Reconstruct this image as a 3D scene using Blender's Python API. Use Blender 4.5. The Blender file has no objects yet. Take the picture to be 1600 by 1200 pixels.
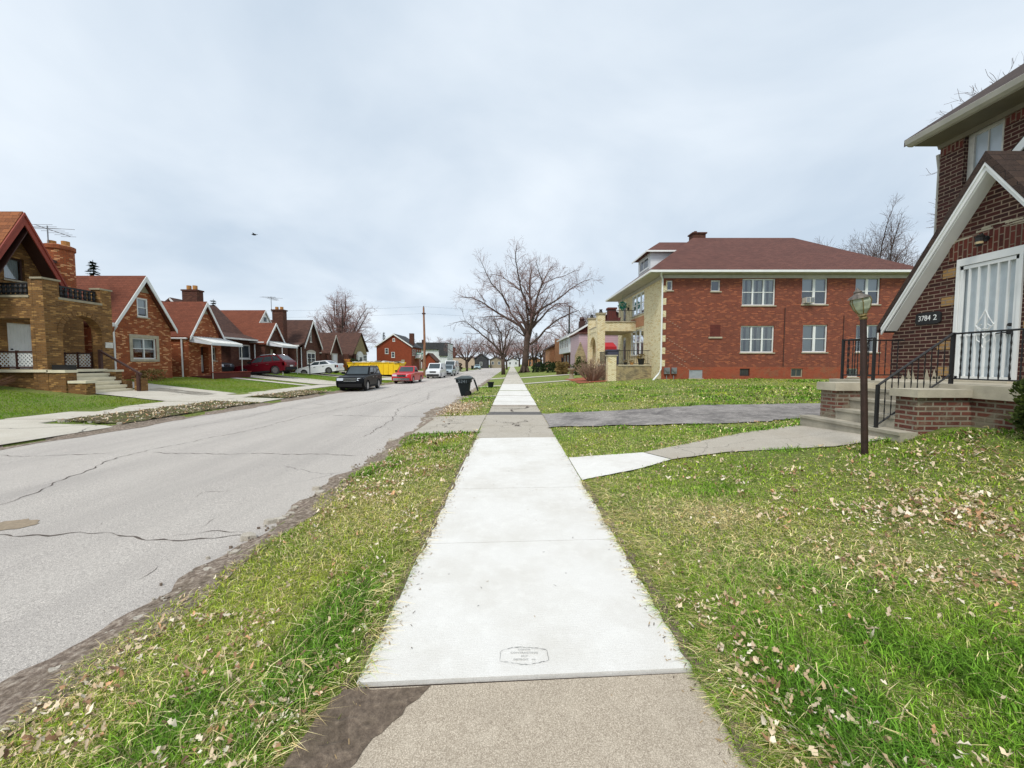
import bpy, bmesh, math, random
import numpy as np
from mathutils import Vector, Matrix
from mathutils.geometry import tessellate_polygon
random.seed(7); rng = np.random.default_rng(11)
R = math.radians
SC = bpy.context.scene
COL = SC.collection

# ------------------------------------------------------------------ camera, world, sun, exposure
H = 1.68
cam_d = bpy.data.cameras.new('camera'); cam = bpy.data.objects.new('camera', cam_d); COL.objects.link(cam)
cam.location = (0, 0, H); cam.rotation_euler = (R(90-3.05), 0, 0)
cam_d.sensor_width = 36; cam_d.lens = 13.5; cam_d.clip_start = .05; cam_d.clip_end = 2000
SC.camera = cam
SC.view_settings.view_transform = 'Standard'; SC.view_settings.look = 'None'
SC.view_settings.exposure = 0.36; SC.view_settings.gamma = 1

W = bpy.data.worlds.new('World'); SC.world = W; W.use_nodes = True
wn, wl = W.node_tree.nodes, W.node_tree.links
wn.clear()
out = wn.new('ShaderNodeOutputWorld'); bg = wn.new('ShaderNodeBackground'); bg.inputs['Strength'].default_value = .1
wl.new(bg.outputs[0], out.inputs[0])
sky = wn.new('ShaderNodeTexSky'); sky.sky_type = 'NISHITA'; sky.sun_disc = False
SUN_EL, SUN_AZ = 52, 205     # azimuth clockwise from +Y (street direction)
sky.sun_elevation = R(SUN_EL); sky.sun_rotation = R(SUN_AZ)
tc = wn.new('ShaderNodeTexCoord'); sx = wn.new('ShaderNodeSeparateXYZ'); wl.new(tc.outputs['Generated'], sx.inputs[0])
def wmath(op, a, b=None, c=None, clamp=False):
    n = wn.new('ShaderNodeMath'); n.operation = op; n.use_clamp = clamp
    for i, v in enumerate((a, b, c)):
        if v is None: continue
        if isinstance(v, (int, float)): n.inputs[i].default_value = v
        else: wl.new(v, n.inputs[i])
    return n.outputs[0]
zz = wmath('ADD', wmath('MAXIMUM', sx.outputs[2], 0), .22)
cx = wn.new('ShaderNodeCombineXYZ')
wl.new(wmath('DIVIDE', sx.outputs[0], zz), cx.inputs[0]); wl.new(wmath('DIVIDE', sx.outputs[1], zz), cx.inputs[1])
cn = wn.new('ShaderNodeTexNoise'); cn.inputs['Scale'].default_value = .85; cn.inputs['Detail'].default_value = 7
cn.inputs['Roughness'].default_value = .5; cn.inputs['Distortion'].default_value = .35
wl.new(cx.outputs[0], cn.inputs['Vector'])
cr = wn.new('ShaderNodeValToRGB')
cr.color_ramp.elements[0].position = .345; cr.color_ramp.elements[0].color = (4.8, 5.65, 6.6, 1)
cr.color_ramp.elements[1].position = .645; cr.color_ramp.elements[1].color = (7.15, 7.75, 8.35, 1)
wl.new(cn.outputs[0], cr.inputs[0])
mx = wn.new('ShaderNodeMix'); mx.data_type = 'RGBA'; mx.inputs[0].default_value = .93
wl.new(sky.outputs[0], mx.inputs[6]); wl.new(cr.outputs[0], mx.inputs[7]); wl.new(mx.outputs[2], bg.inputs[0])

sun_d = bpy.data.lights.new('sun', 'SUN'); sun_d.energy = 2.1; sun_d.angle = R(16); sun_d.color = (1, .955, .89)
sun = bpy.data.objects.new('sun', sun_d); COL.objects.link(sun)
sdir = Vector((math.sin(R(SUN_AZ))*math.cos(R(SUN_EL)), math.cos(R(SUN_AZ))*math.cos(R(SUN_EL)), math.sin(R(SUN_EL))))
sun.rotation_euler = sdir.to_track_quat('Z', 'Y').to_euler(); sun.location = (0, -20, 60)

# ------------------------------------------------------------------ small helpers
def lin(v): v /= 255; return v/12.92 if v <= .04045 else ((v+.055)/1.055)**2.4
def S(r, g, b, k=1.0): return (lin(r)*k, lin(g)*k, lin(b)*k, 1)

OFF = {}
class MB:
    def __init__(s): s.v = []; s.f = []; s.m = []
    def add(s, vs, fs, m=0):
        b = len(s.v); s.v += [tuple(p) for p in vs]; s.f += [tuple(i+b for i in f) for f in fs]; s.m += [m]*len(fs)
    def quad(s, a, b, c, d, m=0): s.add([a, b, c, d], [(0, 1, 2, 3)], m)
    def tri(s, a, b, c, m=0): s.add([a, b, c], [(0, 1, 2)], m)
    def hexa(s, p, m=0): s.add(p, [(0, 3, 2, 1), (4, 5, 6, 7), (0, 1, 5, 4), (1, 2, 6, 5), (2, 3, 7, 6), (3, 0, 4, 7)], m)
    def box(s, x0, x1, y0, y1, z0, z1, m=0):
        s.hexa([(x0, y0, z0), (x1, y0, z0), (x1, y1, z0), (x0, y1, z0), (x0, y0, z1), (x1, y0, z1), (x1, y1, z1), (x0, y1, z1)], m)
    def fbox(s, F, u0, u1, z0, z1, d0, d1, m=0):
        s.hexa([F(u0, z0, d0), F(u1, z0, d0), F(u1, z0, d1), F(u0, z0, d1), F(u0, z1, d0), F(u1, z1, d0), F(u1, z1, d1), F(u0, z1, d1)], m)
    def prism(s, F, pts, d0, d1, m=0):
        n = len(pts); s.add([F(u, z, d0) for u, z in pts]+[F(u, z, d1) for u, z in pts],
            [tuple(range(n))[::-1], tuple(range(n, 2*n))]+[(i, (i+1) % n, (i+1) % n+n, i+n) for i in range(n)], m)
    def panel(s, F, outer, holes, d0, d1, m=0):
        loops = [outer]+list(holes); fl = [p for l in loops for p in l]; n = len(fl)
        t = tessellate_polygon([[Vector((u, z, 0)) for u, z in l] for l in loops])
        vs = [F(u, z, d0) for u, z in fl]+[F(u, z, d1) for u, z in fl]
        fs = [tuple(x) for x in t]+[tuple(i+n for i in x) for x in t]
        b = 0
        for l in loops:
            k = len(l)
            fs += [(b+i, b+(i+1) % k, b+(i+1) % k+n, b+i+n) for i in range(k)]; b += k
        s.add(vs, fs, m)
    def tube(s, P, r, n=8, m=0, cap=True):
        P = [Vector(p) for p in P]; k = len(P)
        rr = r if isinstance(r, (list, tuple)) else [r]*k
        vs = []
        for i in range(k):
            d = (P[min(i+1, k-1)]-P[max(i-1, 0)])
            if d.length < 1e-9: d = Vector((0, 0, 1))
            d.normalize()
            a = Vector((0, 0, 1)) if abs(d.z) < .92 else Vector((1, 0, 0))
            u = d.cross(a).normalized(); w = d.cross(u)
            for j in range(n):
                t = 2*math.pi*j/n; q = P[i]+(u*math.cos(t)+w*math.sin(t))*rr[i]; vs.append((q.x, q.y, q.z))
        fs = [(i*n+j, i*n+(j+1) % n, (i+1)*n+(j+1) % n, (i+1)*n+j) for i in range(k-1) for j in range(n)]
        if cap: fs += [tuple(range(n))[::-1], tuple(range((k-1)*n, k*n))]
        s.add(vs, fs, m)
    def lathe(s, prof, c, axis='z', n=20, m=0):
        vs = []
        for r, h in prof:
            for j in range(n):
                t = 2*math.pi*j/n; a, b = r*math.cos(t), r*math.sin(t)
                vs.append({'z': (c[0]+a, c[1]+b, c[2]+h), 'y': (c[0]+a, c[1]+h, c[2]+b), 'x': (c[0]+h, c[1]+a, c[2]+b)}[axis])
        k = len(prof)
        fs = [(i*n+j, i*n+(j+1) % n, (i+1)*n+(j+1) % n, (i+1)*n+j) for i in range(k-1) for j in range(n)]
        fs += [tuple(range(n))[::-1], tuple(range((k-1)*n, k*n))]
        s.add(vs, fs, m)
    def blob(s, c, r, nu=14, nv=9, jit=0, m=0):
        prof = []
        for i in range(nv+1):
            t = math.pi*i/nv; prof.append((math.sin(t)*.999+.001, -math.cos(t)))
        vs = []
        for q, h in prof:
            for j in range(nu):
                t = 2*math.pi*j/nu; k = 1+random.uniform(-jit, jit)
                vs.append((c[0]+q*math.cos(t)*r[0]*k, c[1]+q*math.sin(t)*r[1]*k, c[2]+h*r[2]*k))
        fs = [(i*nu+j, i*nu+(j+1) % nu, (i+1)*nu+(j+1) % nu, (i+1)*nu+j) for i in range(nv) for j in range(nu)]
        s.add(vs, fs, m)
    def build(s, name, mats, parent=None, smooth=False, recalc=True, **props):
        if not isinstance(mats, (list, tuple)): mats = [mats]
        off = OFF.get(parent.name, Vector((0, 0, 0))) if parent else Vector((0, 0, 0))
        me = bpy.data.meshes.new(name)
        ox, oy, oz = off
        me.from_pydata([(x-ox, y-oy, z-oz) for x, y, z in s.v], [], s.f)
        for mm in mats: me.materials.append(mm)
        me.polygons.foreach_set('material_index', s.m)
        if recalc and len(s.f) < 60000:
            bm = bmesh.new(); bm.from_mesh(me); bmesh.ops.recalc_face_normals(bm, faces=bm.faces); bm.to_mesh(me); bm.free()
        if smooth: me.polygons.foreach_set('use_smooth', [True]*len(me.polygons))
        o = bpy.data.objects.new(name, me); COL.objects.link(o)
        if parent: o.parent = parent; OFF[o.name] = off
        for k, v in props.items(): o[k] = v
        return o

def thing(name, loc, label, cat, group=None, local=False, rz=0):
    o = bpy.data.objects.new(name, None); COL.objects.link(o); o.location = loc; o.rotation_euler = (0, 0, rz)
    o.empty_display_size = .2
    o['label'] = label; o['category'] = cat
    if group: o['group'] = group
    OFF[o.name] = Vector((0, 0, 0)) if local else Vector(loc)
    return o
def solo(mb, name, mats, label, cat, group=None, base=None, **k):
    """a thing that is one mesh, with its origin at its base"""
    xs = np.array(mb.v)
    b = Vector(base) if base else Vector(((xs[:, 0].min()+xs[:, 0].max())/2, (xs[:, 1].min()+xs[:, 1].max())/2, xs[:, 2].min()))
    mb.v = [(x-b.x, y-b.y, z-b.z) for x, y, z in mb.v]
    o = mb.build(name, mats, **k); o.location = b; o['label'] = label; o['category'] = cat
    if group: o['group'] = group
    return o
def struct(mb, name, mats, kind='structure', **k):
    o = mb.build(name, mats, **k); o['kind'] = kind; return o
def dup(root, loc, rz=0, label=None, group=None, scale=None):
    def cp(o, par):
        c = o.copy(); COL.objects.link(c)
        if par: c.parent = par
        for ch in o.children: cp(ch, c)
        return c
    c = cp(root, None); c.location = loc; c.rotation_euler = (0, 0, rz)
    if scale: c.scale = (scale,)*3 if isinstance(scale, (int, float)) else scale
    if label: c['label'] = label
    if group: c['group'] = group
    return c
FE = lambda c: (lambda u, z, d: (c+d, u, z))      # wall facing +X
FW = lambda c: (lambda u, z, d: (c-d, u, z))      # wall facing -X
FS = lambda c: (lambda u, z, d: (u, c-d, z))      # wall facing -Y
FN = lambda c: (lambda u, z, d: (u, c+d, z))
def rect(a, b, c, d): return [(a, c), (b, c), (b, d), (a, d)]

def text(parent, name, s, size, M4, mat, ext=.002, align='CENTER'):
    cu = bpy.data.curves.new('t', 'FONT'); cu.body = s; cu.size = size; cu.align_x = align; cu.align_y = 'CENTER'; cu.extrude = ext
    o = bpy.data.objects.new('t', cu); COL.objects.link(o)
    dg = bpy.context.evaluated_depsgraph_get(); dg.update()
    me = bpy.data.meshes.new_from_object(o.evaluated_get(dg)); bpy.data.objects.remove(o); bpy.data.curves.remove(cu)
    off = OFF.get(parent.name, Vector((0, 0, 0))) if parent else Vector((0, 0, 0))
    me.transform(Matrix.Translation(-off) @ M4); me.materials.clear(); me.materials.append(mat); me.name = name
    o = bpy.data.objects.new(name, me); COL.objects.link(o)
    if parent: o.parent = parent; OFF[o.name] = off
    return o

# ------------------------------------------------------------------ materials
class NT:
    def __init__(s, name):
        s.mat = bpy.data.materials.new(name); s.mat.use_nodes = True; s.n = s.mat.node_tree.nodes; s.l = s.mat.node_tree.links
        s.b = s.n['Principled BSDF']
    def put(s, sock, v):
        if hasattr(v, 'links') or isinstance(v, bpy.types.NodeSocket): s.l.new(v, sock)
        else: sock.default_value = v
    def pos(s): return s.n.new('ShaderNodeNewGeometry').outputs['Position']
    def obj(s): return s.n.new('ShaderNodeTexCoord').outputs['Object']
    def sep(s, v): n = s.n.new('ShaderNodeSeparateXYZ'); s.put(n.inputs[0], v); return n.outputs
    def comb(s, x, y, z):
        n = s.n.new('ShaderNodeCombineXYZ')
        for i, v in enumerate((x, y, z)): s.put(n.inputs[i], v)
        return n.outputs[0]
    def mth(s, op, a, b=0.0, c=None, clamp=False):
        n = s.n.new('ShaderNodeMath'); n.operation = op; n.use_clamp = clamp; s.put(n.inputs[0], a); s.put(n.inputs[1], b)
        if c is not None: s.put(n.inputs[2], c)
        return n.outputs[0]
    def noise(s, v, sc, det=4, rough=.55, dist=0):
        n = s.n.new('ShaderNodeTexNoise'); s.put(n.inputs['Vector'], v); n.inputs['Scale'].default_value = sc
        n.inputs['Detail'].default_value = det; n.inputs['Roughness'].default_value = rough; n.inputs['Distortion'].default_value = dist
        return n.outputs[0]
    def vor(s, v, sc, feat='F1', rnd=1):
        n = s.n.new('ShaderNodeTexVoronoi'); n.feature = feat; s.put(n.inputs['Vector'], v); n.inputs['Scale'].default_value = sc
        n.inputs['Randomness'].default_value = rnd; return n
    def ramp(s, f, stops):
        n = s.n.new('ShaderNodeValToRGB'); s.put(n.inputs[0], f); e = n.color_ramp.elements
        while len(e) < len(stops): e.new(.5)
        for q, (p, c) in zip(e, stops): q.position = p; q.color = c if len(c) == 4 else (*c, 1)
        return n.outputs[0]
    def fr(s, f, a, b, c=0., d=1.):
        n = s.n.new('ShaderNodeMapRange'); s.put(n.inputs[0], f)
        for i, v in enumerate((a, b, c, d)): n.inputs[i+1].default_value = v
        return n.outputs[0]
    def mix(s, f, a, b, mode='MIX'):
        n = s.n.new('ShaderNodeMix'); n.data_type = 'RGBA'; n.blend_type = mode
        s.put(n.inputs[0], f); s.put(n.inputs[6], a); s.put(n.inputs[7], b); return n.outputs[2]
    def bump(s, h, st=.3, dist=.02):
        n = s.n.new('ShaderNodeBump'); n.inputs['Strength'].default_value = st; n.inputs['Distance'].default_value = dist
        s.put(n.inputs['Height'], h); s.l.new(n.outputs[0], s.b.inputs['Normal'])
    def scalev(s, v, k):
        n = s.n.new('ShaderNodeVectorMath'); n.operation = 'MULTIPLY'; s.put(n.inputs[0], v); n.inputs[1].default_value = k; return n.outputs[0]
    def done(s, col=None, rough=.7, metal=0, spec=None):
        if col is not None: s.put(s.b.inputs['Base Color'], col)
        s.put(s.b.inputs['Roughness'], rough); s.put(s.b.inputs['Metallic'], metal)
        if spec is not None: s.b.inputs['Specular IOR Level'].default_value = spec
        return s.mat

def simple(name, col, rough=.6, metal=0, var=.12, sc=3, bump=0, spec=None, coat=0):
    t = NT(name); p = t.obj()
    n = t.noise(p, sc, 5)
    c = t.mix(t.fr(n, .3, .7), tuple(c*(1-var) for c in col[:3])+(1,), tuple(min(1, c*(1+var)) for c in col[:3])+(1,))
    if bump: t.bump(t.noise(p, sc*12, 3), bump, .01)
    if coat: t.b.inputs['Coat Weight'].default_value = coat; t.b.inputs['Coat Roughness'].default_value = .04
    return t.done(c, rough, metal, spec)
def wall_uv(t):
    g = t.n.new('ShaderNodeNewGeometry'); x, y, z = t.sep(g.outputs['Position']); nx, ny, nz = t.sep(g.outputs['True Normal'])
    f = t.mth('GREATER_THAN', t.mth('ABSOLUTE', nx), t.mth('ABSOLUTE', ny))
    u = t.mth('ADD', t.mth('MULTIPLY', y, f), t.mth('MULTIPLY', x, t.mth('SUBTRACT', 1, f)))
    return u, z, g.outputs['Position'], nz
def brick(name, c1, c2, mortar, c3=None, msize=.011, stain=None, stain_amt=.5, vert=False, dark=.35, soldier=None):
    t = NT(name); u, z, p, nz = wall_uv(t)
    v = t.comb(z, u, 0) if vert else t.comb(u, z, 0)
    n = t.n.new('ShaderNodeTexBrick'); t.put(n.inputs['Vector'], v)
    n.inputs['Scale'].default_value = 1; n.inputs['Brick Width'].default_value = .215; n.inputs['Row Height'].default_value = .074
    n.inputs['Mortar Size'].default_value = msize; n.inputs['Mortar Smooth'].default_value = .25; n.inputs['Bias'].default_value = 0
    n.inputs['Color1'].default_value = (0, 0, 0, 1); n.inputs['Color2'].default_value = (1, 1, 1, 1); n.inputs['Mortar'].default_value = (.5, .5, .5, 1)
    n.offset = .5
    col = t.ramp(n.outputs['Color'], [(0, c1), (.45, c2), (.76, c2), (.84, c3 or c2), (1, tuple(c*1.3 for c in (c3 or c1)[:3]))])
    big = t.noise(p, .55, 5, .6)
    col = t.mix(t.fr(big, .35, .7, 0, dark), col, tuple(c*.35 for c in c1[:3])+(1,))
    fine = t.noise(p, 28, 4)
    col = t.mix(t.fr(fine, .3, .75, 0, .35), col, tuple(min(1, c*1.7) for c in c2[:3])+(1,))
    mc = t.mix(t.fr(t.noise(p, 2.5, 4), .35, .7), mortar, tuple(c*.6 for c in mortar[:3])+(1,))
    col = t.mix(n.outputs['Fac'], col, mc)
    if stain:
        s = t.noise(p, 2.2, 7, .68, .6)
        col = t.mix(t.fr(s, .5, .62, 0, stain_amt), col, stain)
    h = t.mth('ADD', t.mth('MULTIPLY', t.mth('SUBTRACT', 1, n.outputs['Fac']), 1), t.mth('MULTIPLY', fine, .35))
    t.bump(h, .7, .012)
    return t.done(col, .88)
def shingle(name, c1, c2, row=.14, w=.3, streak=.3):
    t = NT(name); g = t.n.new('ShaderNodeNewGeometry'); x, y, z = t.sep(g.outputs['Position']); nx, ny, nz = t.sep(g.outputs['True Normal'])
    f = t.mth('GREATER_THAN', t.mth('ABSOLUTE', nx), t.mth('ABSOLUTE', ny))
    u = t.mth('ADD', t.mth('MULTIPLY', y, f), t.mth('MULTIPLY', x, t.mth('SUBTRACT', 1, f)))
    hl = t.mth('SQRT', t.mth('SUBTRACT', 1, t.mth('MULTIPLY', nz, nz)))
    v = t.mth('DIVIDE', z, t.mth('MAXIMUM', hl, .2))
    n = t.n.new('ShaderNodeTexBrick'); t.put(n.inputs['Vector'], t.comb(u, v, 0))
    n.inputs['Scale'].default_value = 1; n.inputs['Brick Width'].default_value = w; n.inputs['Row Height'].default_value = row
    n.inputs['Mortar Size'].default_value = .008; n.inputs['Mortar Smooth'].default_value = .3
    n.inputs['Color1'].default_value = c1; n.inputs['Color2'].default_value = c2; n.inputs['Mortar'].default_value = tuple(c*.35 for c in c1[:3])+(1,)
    col = n.outputs[0]; p = g.outputs['Position']
    col = t.mix(t.fr(t.noise(p, .7, 5), .35, .7, 0, streak), col, tuple(c*.45 for c in c1[:3])+(1,))
    col = t.mix(t.fr(t.noise(p, 40, 2), .4, .7, 0, .4), col, tuple(min(1, c*1.8) for c in c2[:3])+(1,))
    t.bump(t.mth('SUBTRACT', t.mth('FRACT', t.mth('DIVIDE', v, -row)), n.outputs['Fac']), .6, .02)
    return t.done(col, .92)
def siding(name, col, row=.12):
    t = NT(name); p = t.pos(); x, y, z = t.sep(p)
    fz = t.mth('FRACT', t.mth('DIVIDE', z, row))
    c = t.mix(t.fr(fz, 0, .14, .65, 0), col, tuple(q*.4 for q in col[:3])+(1,))
    c = t.mix(t.fr(t.noise(p, 1.2, 5), .4, .75, 0, .3), c, tuple(q*.7 for q in col[:3])+(1,))
    t.bump(t.mth('SUBTRACT', 1, fz), .5, .02); return t.done(c, .6)

MT = {}
MT['white'] = simple('white_paint', S(228, 230, 228, .95), .45, var=.07, sc=2.2)
MT['whitedirty'] = simple('weathered_white_paint', S(205, 203, 195, .9), .6, var=.22, sc=5)
MT['eave'] = simple('grey_soffit', S(128, 120, 102, .7), .7, var=.15)
MT['cream'] = simple('cream_trim', S(192, 188, 177, .82), .6, var=.12)
MT['stone'] = simple('limestone', S(196, 186, 162, .75), .85, var=.2, sc=4, bump=.2)
MT['black'] = simple('black_iron', (.008, .008, .009, 1), .55, var=.2, sc=8)
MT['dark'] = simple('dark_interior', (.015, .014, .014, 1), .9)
MT['redtrim'] = simple('rust_red_trim', S(150, 62, 44, .8), .6, var=.15)
MT['brownwood'] = simple('dark_brown_wood', S(72, 42, 34, .8), .6, var=.2)
MT['grey'] = simple('galvanised_grey', S(150, 153, 156, .8), .4, .5, var=.15)
MT['pot'] = simple('terracotta', S(196, 140, 76, .8), .8, var=.15)
MT['curtain'] = simple('pale_curtain', S(205, 205, 195, .9), .9, var=.12, sc=9)
MT['blind'] = siding('window_blind', S(210, 212, 212, .9), .05)
MT['post'] = simple('rusty_brown_post', S(68, 48, 42, .7), .55, .2, var=.35, sc=7, bump=.25)
def glass(name, tint, refl=.3):
    t = NT(name); n = t.n; n.remove(t.b)
    tr = n.new('ShaderNodeBsdfTransparent'); tr.inputs[0].default_value = tint
    gl = n.new('ShaderNodeBsdfGlossy'); gl.inputs['Roughness'].default_value = .03
    gl.inputs[0].default_value = (.9, .95, 1, 1)
    fr_ = n.new('ShaderNodeFresnel'); fr_.inputs[0].default_value = 1.5
    f = t.mth('ADD', fr_.outputs[0], refl*.35, clamp=True)
    m = n.new('ShaderNodeMixShader'); t.l.new(f, m.inputs[0]); t.l.new(tr.outputs[0], m.inputs[1]); t.l.new(gl.outputs[0], m.inputs[2])
    t.l.new(m.outputs[0], n['Material Output'].inputs[0]); return t.mat
MT['glass'] = glass('window_glass', (.75, .8, .8, 1))
def dglass(name, col, rough=.06):
    t = NT(name); t.b.inputs['Specular IOR Level'].default_value = .8; return t.done(t.mix(t.fr(t.noise(t.pos(), .8, 3), .3, .7), col, tuple(c*2.2 for c in col[:3])+(1,)), rough)
MT['dglass'] = dglass('dark_window_glass', (.03, .038, .045, 1))
MT['carglass'] = dglass('car_glass', (.018, .026, .03, 1), .04)

MT['brickK'] = brick('dark_maroon_brick', S(50, 22, 19, .58), S(86, 36, 28, .58), S(182, 158, 136, .6), S(70, 42, 28, .58), .0095)
MT['brickKs'] = brick('weathered_porch_brick', S(92, 44, 36, .8), S(120, 70, 56, .8), S(160, 150, 132, .8), S(96, 82, 66, .8), .014, stain=S(146, 138, 118, .75), stain_amt=.95)
MT['brickKv'] = brick('soldier_course_brick', S(66, 28, 22, .8), S(104, 44, 32, .8), S(160, 136, 116, .7), None, .0105, vert=True)
MT['bricktan'] = brick('tan_accent_brick', S(150, 110, 60, .8), S(172, 136, 84, .8), S(170, 150, 130, .7))
MT['brickD'] = brick('red_common_brick', S(116, 56, 42, .76), S(140, 70, 50, .78), S(158, 114, 94, .66), S(174, 98, 64, .78), .009, dark=.3)
MT['brickF'] = brick('orange_foundation_brick', S(158, 68, 44, .68), S(176, 88, 58, .7), S(180, 110, 80, .7), None, .009, dark=.3, stain=S(140, 120, 90, .7), stain_amt=.35)
MT['brickY'] = brick('cream_yellow_brick', S(228, 212, 166, 1), S(236, 222, 182, 1), S(190, 172, 134, .85), S(206, 180, 124, .95), .009, dark=.08)
MT['brickY2'] = brick('weathered_cream_brick', S(170, 152, 110, .8), S(190, 170, 126, .8), S(170, 158, 130, .75), S(120, 96, 74, .8), .011, dark=.2, stain=S(120, 112, 96, .7), stain_amt=.6)
MT['brickO'] = brick('orange_brick', S(144, 66, 32, .74), S(178, 94, 50, .8), S(160, 116, 84, .6), S(226, 170, 120, .9), .009, dark=.35)
MT['brickT'] = brick('golden_tan_brick', S(92, 62, 30, .7), S(140, 98, 48, .74), S(160, 126, 82, .65), S(182, 140, 80, .8), .011, dark=.4)
MT['brickB'] = brick('dark_brown_brick', S(70, 34, 26, .68), S(96, 50, 36, .68), S(120, 84, 64, .7), S(96, 62, 44, .85), .009, dark=.3)
MT['brickM'] = brick('maroon_brick', S(94, 36, 30, .7), S(116, 48, 40, .7), S(120, 70, 56, .7), None, .009)
MT['brickC'] = brick('rust_colonial_brick', S(140, 56, 28, .68), S(160, 70, 38, .7), S(150, 84, 56, .7), None, .008, dark=.15)
MT['brickG'] = brick('peach_brick', S(190, 130, 92, .85), S(208, 150, 110, .85), S(180, 140, 110, .7), None, .008, dark=.15)
MT['roofRed'] = shingle('maroon_shingles', S(100, 58, 50, .6), S(126, 80, 68, .62))
MT['roofRust'] = shingle('rust_shingles', S(124, 64, 40, .58), S(146, 80, 54, .6), streak=.2)
MT['roofOch'] = shingle('ochre_shingles', S(130, 74, 40, .62), S(170, 104, 60, .68), row=.2, w=.4)
MT['roofBrn'] = shingle('brown_shingles', S(80, 52, 44, .62), S(108, 74, 60, .64))
MT['roofDk'] = shingle('dark_brown_shingles', S(54, 38, 32, .6), S(86, 66, 54, .6), row=.15, w=.32)
MT['roofGrey'] = shingle('charcoal_shingles', S(60, 62, 66, .7), S(80, 82, 86, .7))
MT['sidW'] = siding('white_siding', S(222, 226, 230, .9))
MT['beige'] = simple('beige_render', S(206, 184, 166, .8), .85, var=.1, sc=1)
MT['sidM'] = siding('mauve_siding', S(196, 170, 178, .85), .22)
MT['stucco'] = simple('grey_stucco', S(168, 158, 134, .8), .9, var=.15, sc=4, bump=.4)

# ------------------------------------------------------------------ terrain
def interp(x, n):
    if x <= n[0][0]: return n[0][1]
    for (a, b), (c, d) in zip(n, n[1:]):
        if x <= c: return b+(d-b)*(x-a)/(c-a)
    return n[-1][1]
RN4 = [(1, 0), (5.1, .35), (5.85, .5), (6.5, .72), (9, .8)]
RN9 = [(1, 0), (6, .36), (10, .44), (30, .44)]
RN25 = [(1, 0), (6.75, .42), (9.8, .65), (30, .7)]
LN = [(2.62, -.17), (2.66, -.25), (11.05, -.25), (11.15, -.15), (11.3, -.08), (13.4, -.02), (15.3, 0), (22.5, .75), (40, .8)]
YL = [(60, 1), (64, 0), (76, 0), (92, .3), (150, .3)]
def gz(x, y):
    if x >= 1: return interp(y, [(6, interp(x, RN4)), (9, interp(x, RN9)), (25, interp(x, RN25)), (90, interp(x, RN9))])
    if x >= -.82: return 0
    if x >= -2.62: return interp(x, [(-2.62, -.13), (-.82, -.005)])
    z = interp(-x, LN)
    if y > 60 and x < -11.05:
        f = interp(y, YL); z = -.21+(z+.21)*f
    return z
def gridsheet(xs, ys, zf, name, mats, mf=None, **k):
    mb = MB(); nx, ny = len(xs), len(ys)
    mb.v = [(x, y, zf(x, y)) for y in ys for x in xs]
    mb.f = [(j*nx+i, j*nx+i+1, (j+1)*nx+i+1, (j+1)*nx+i) for j in range(ny-1) for i in range(nx-1)]
    mb.m = [0]*len(mb.f)
    return struct(mb, name, mats, smooth=True, recalc=False, **k)

# grass ground
t = NT('lawn_soil_and_turf'); p = t.pos()
def fibre(t, p, ang, sc):
    m = t.n.new('ShaderNodeMapping'); t.put(m.inputs['Vector'], p); m.inputs['Rotation'].default_value = (0, 0, ang); m.inputs['Scale'].default_value = (1, .09, 1)
    nn = t.n.new('ShaderNodeTexNoise'); nn.inputs['Scale'].default_value = sc; nn.inputs['Detail'].default_value = 2; nn.inputs['Distortion'].default_value = .8; t.l.new(m.outputs[0], nn.inputs['Vector']); return nn.outputs[0]
n1 = t.noise(p, .9, 6, .6); n2 = t.noise(p, 9, 5, .65); n3 = t.noise(t.scalev(p, (1, .35, 1)), 60, 3, .7); n4 = t.noise(p, .16, 4, .6)
c = t.ramp(n2, [(.3, S(90, 102, 36, .9)), (.5, S(138, 158, 58, .95)), (.72, S(176, 184, 104, .95))])
c = t.mix(t.fr(n1, .45, .7, 0, .55), c, S(178, 170, 110, .8))
c = t.mix(t.fr(n4, .42, .62, 0, .6), c, S(108, 142, 52, .88))
c = t.mix(t.fr(n3, .35, .7, 0, .5), c, S(70, 68, 32, .8))
f_a, f_b, f_c = fibre(t, p, .5, 170), fibre(t, p, 1.7, 190), fibre(t, p, 2.7, 150)
c = t.mix(t.fr(f_a, .56, .62, 0, .6), c, S(206, 196, 128, .9)); c = t.mix(t.fr(f_b, .55, .62, 0, .65), c, S(66, 70, 24, .8)); c = t.mix(t.fr(f_c, .55, .62, 0, .75), c, S(128, 160, 54, .9))
t.bump(t.mth('ADD', t.mth('ADD', n2, n3), t.mth('ADD', f_a, f_c)), .9, .03)
MT['turf'] = t.done(c, .95)
xs = sorted(set([-400, -200, -100, -60, -40, -32] + [round(-30+.5*i, 3) for i in range(30)] + [-15.3, -13.4, -11.3, -11.15, -11.05, -8, -5, -2.66, -2.62, -2.2, -1.8, -1.4, -1, -.82, -.815, .995, 1, 1.3, 1.6, 2, 2.5, 3, 3.5, 4, 4.5, 5.1, 5.5, 5.85, 6.2, 6.5, 7, 7.5, 8, 9, 9.8, 11, 14, 18, 24, 30, 45, 70, 120, 220, 400]))
ys = sorted(set([-12, -8, -6] + [round(-5+.5*i, 3) for i in range(70)] + list(range(30, 100, 2)) + [110, 130, 160, 200, 260, 340, 500]))
def gzm(x, y):
    z = gz(x, y)
    if -.819 < x < .999: return -.12
    return z - .004 + (0 if -2.7 > x > -11.1 else .012*math.sin(x*1.7+y*.6)*math.sin(y*1.1-x*.4) if abs(x) > 3.2 else 0)
gridsheet(xs, ys, gzm, 'ground', MT['turf'])

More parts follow.
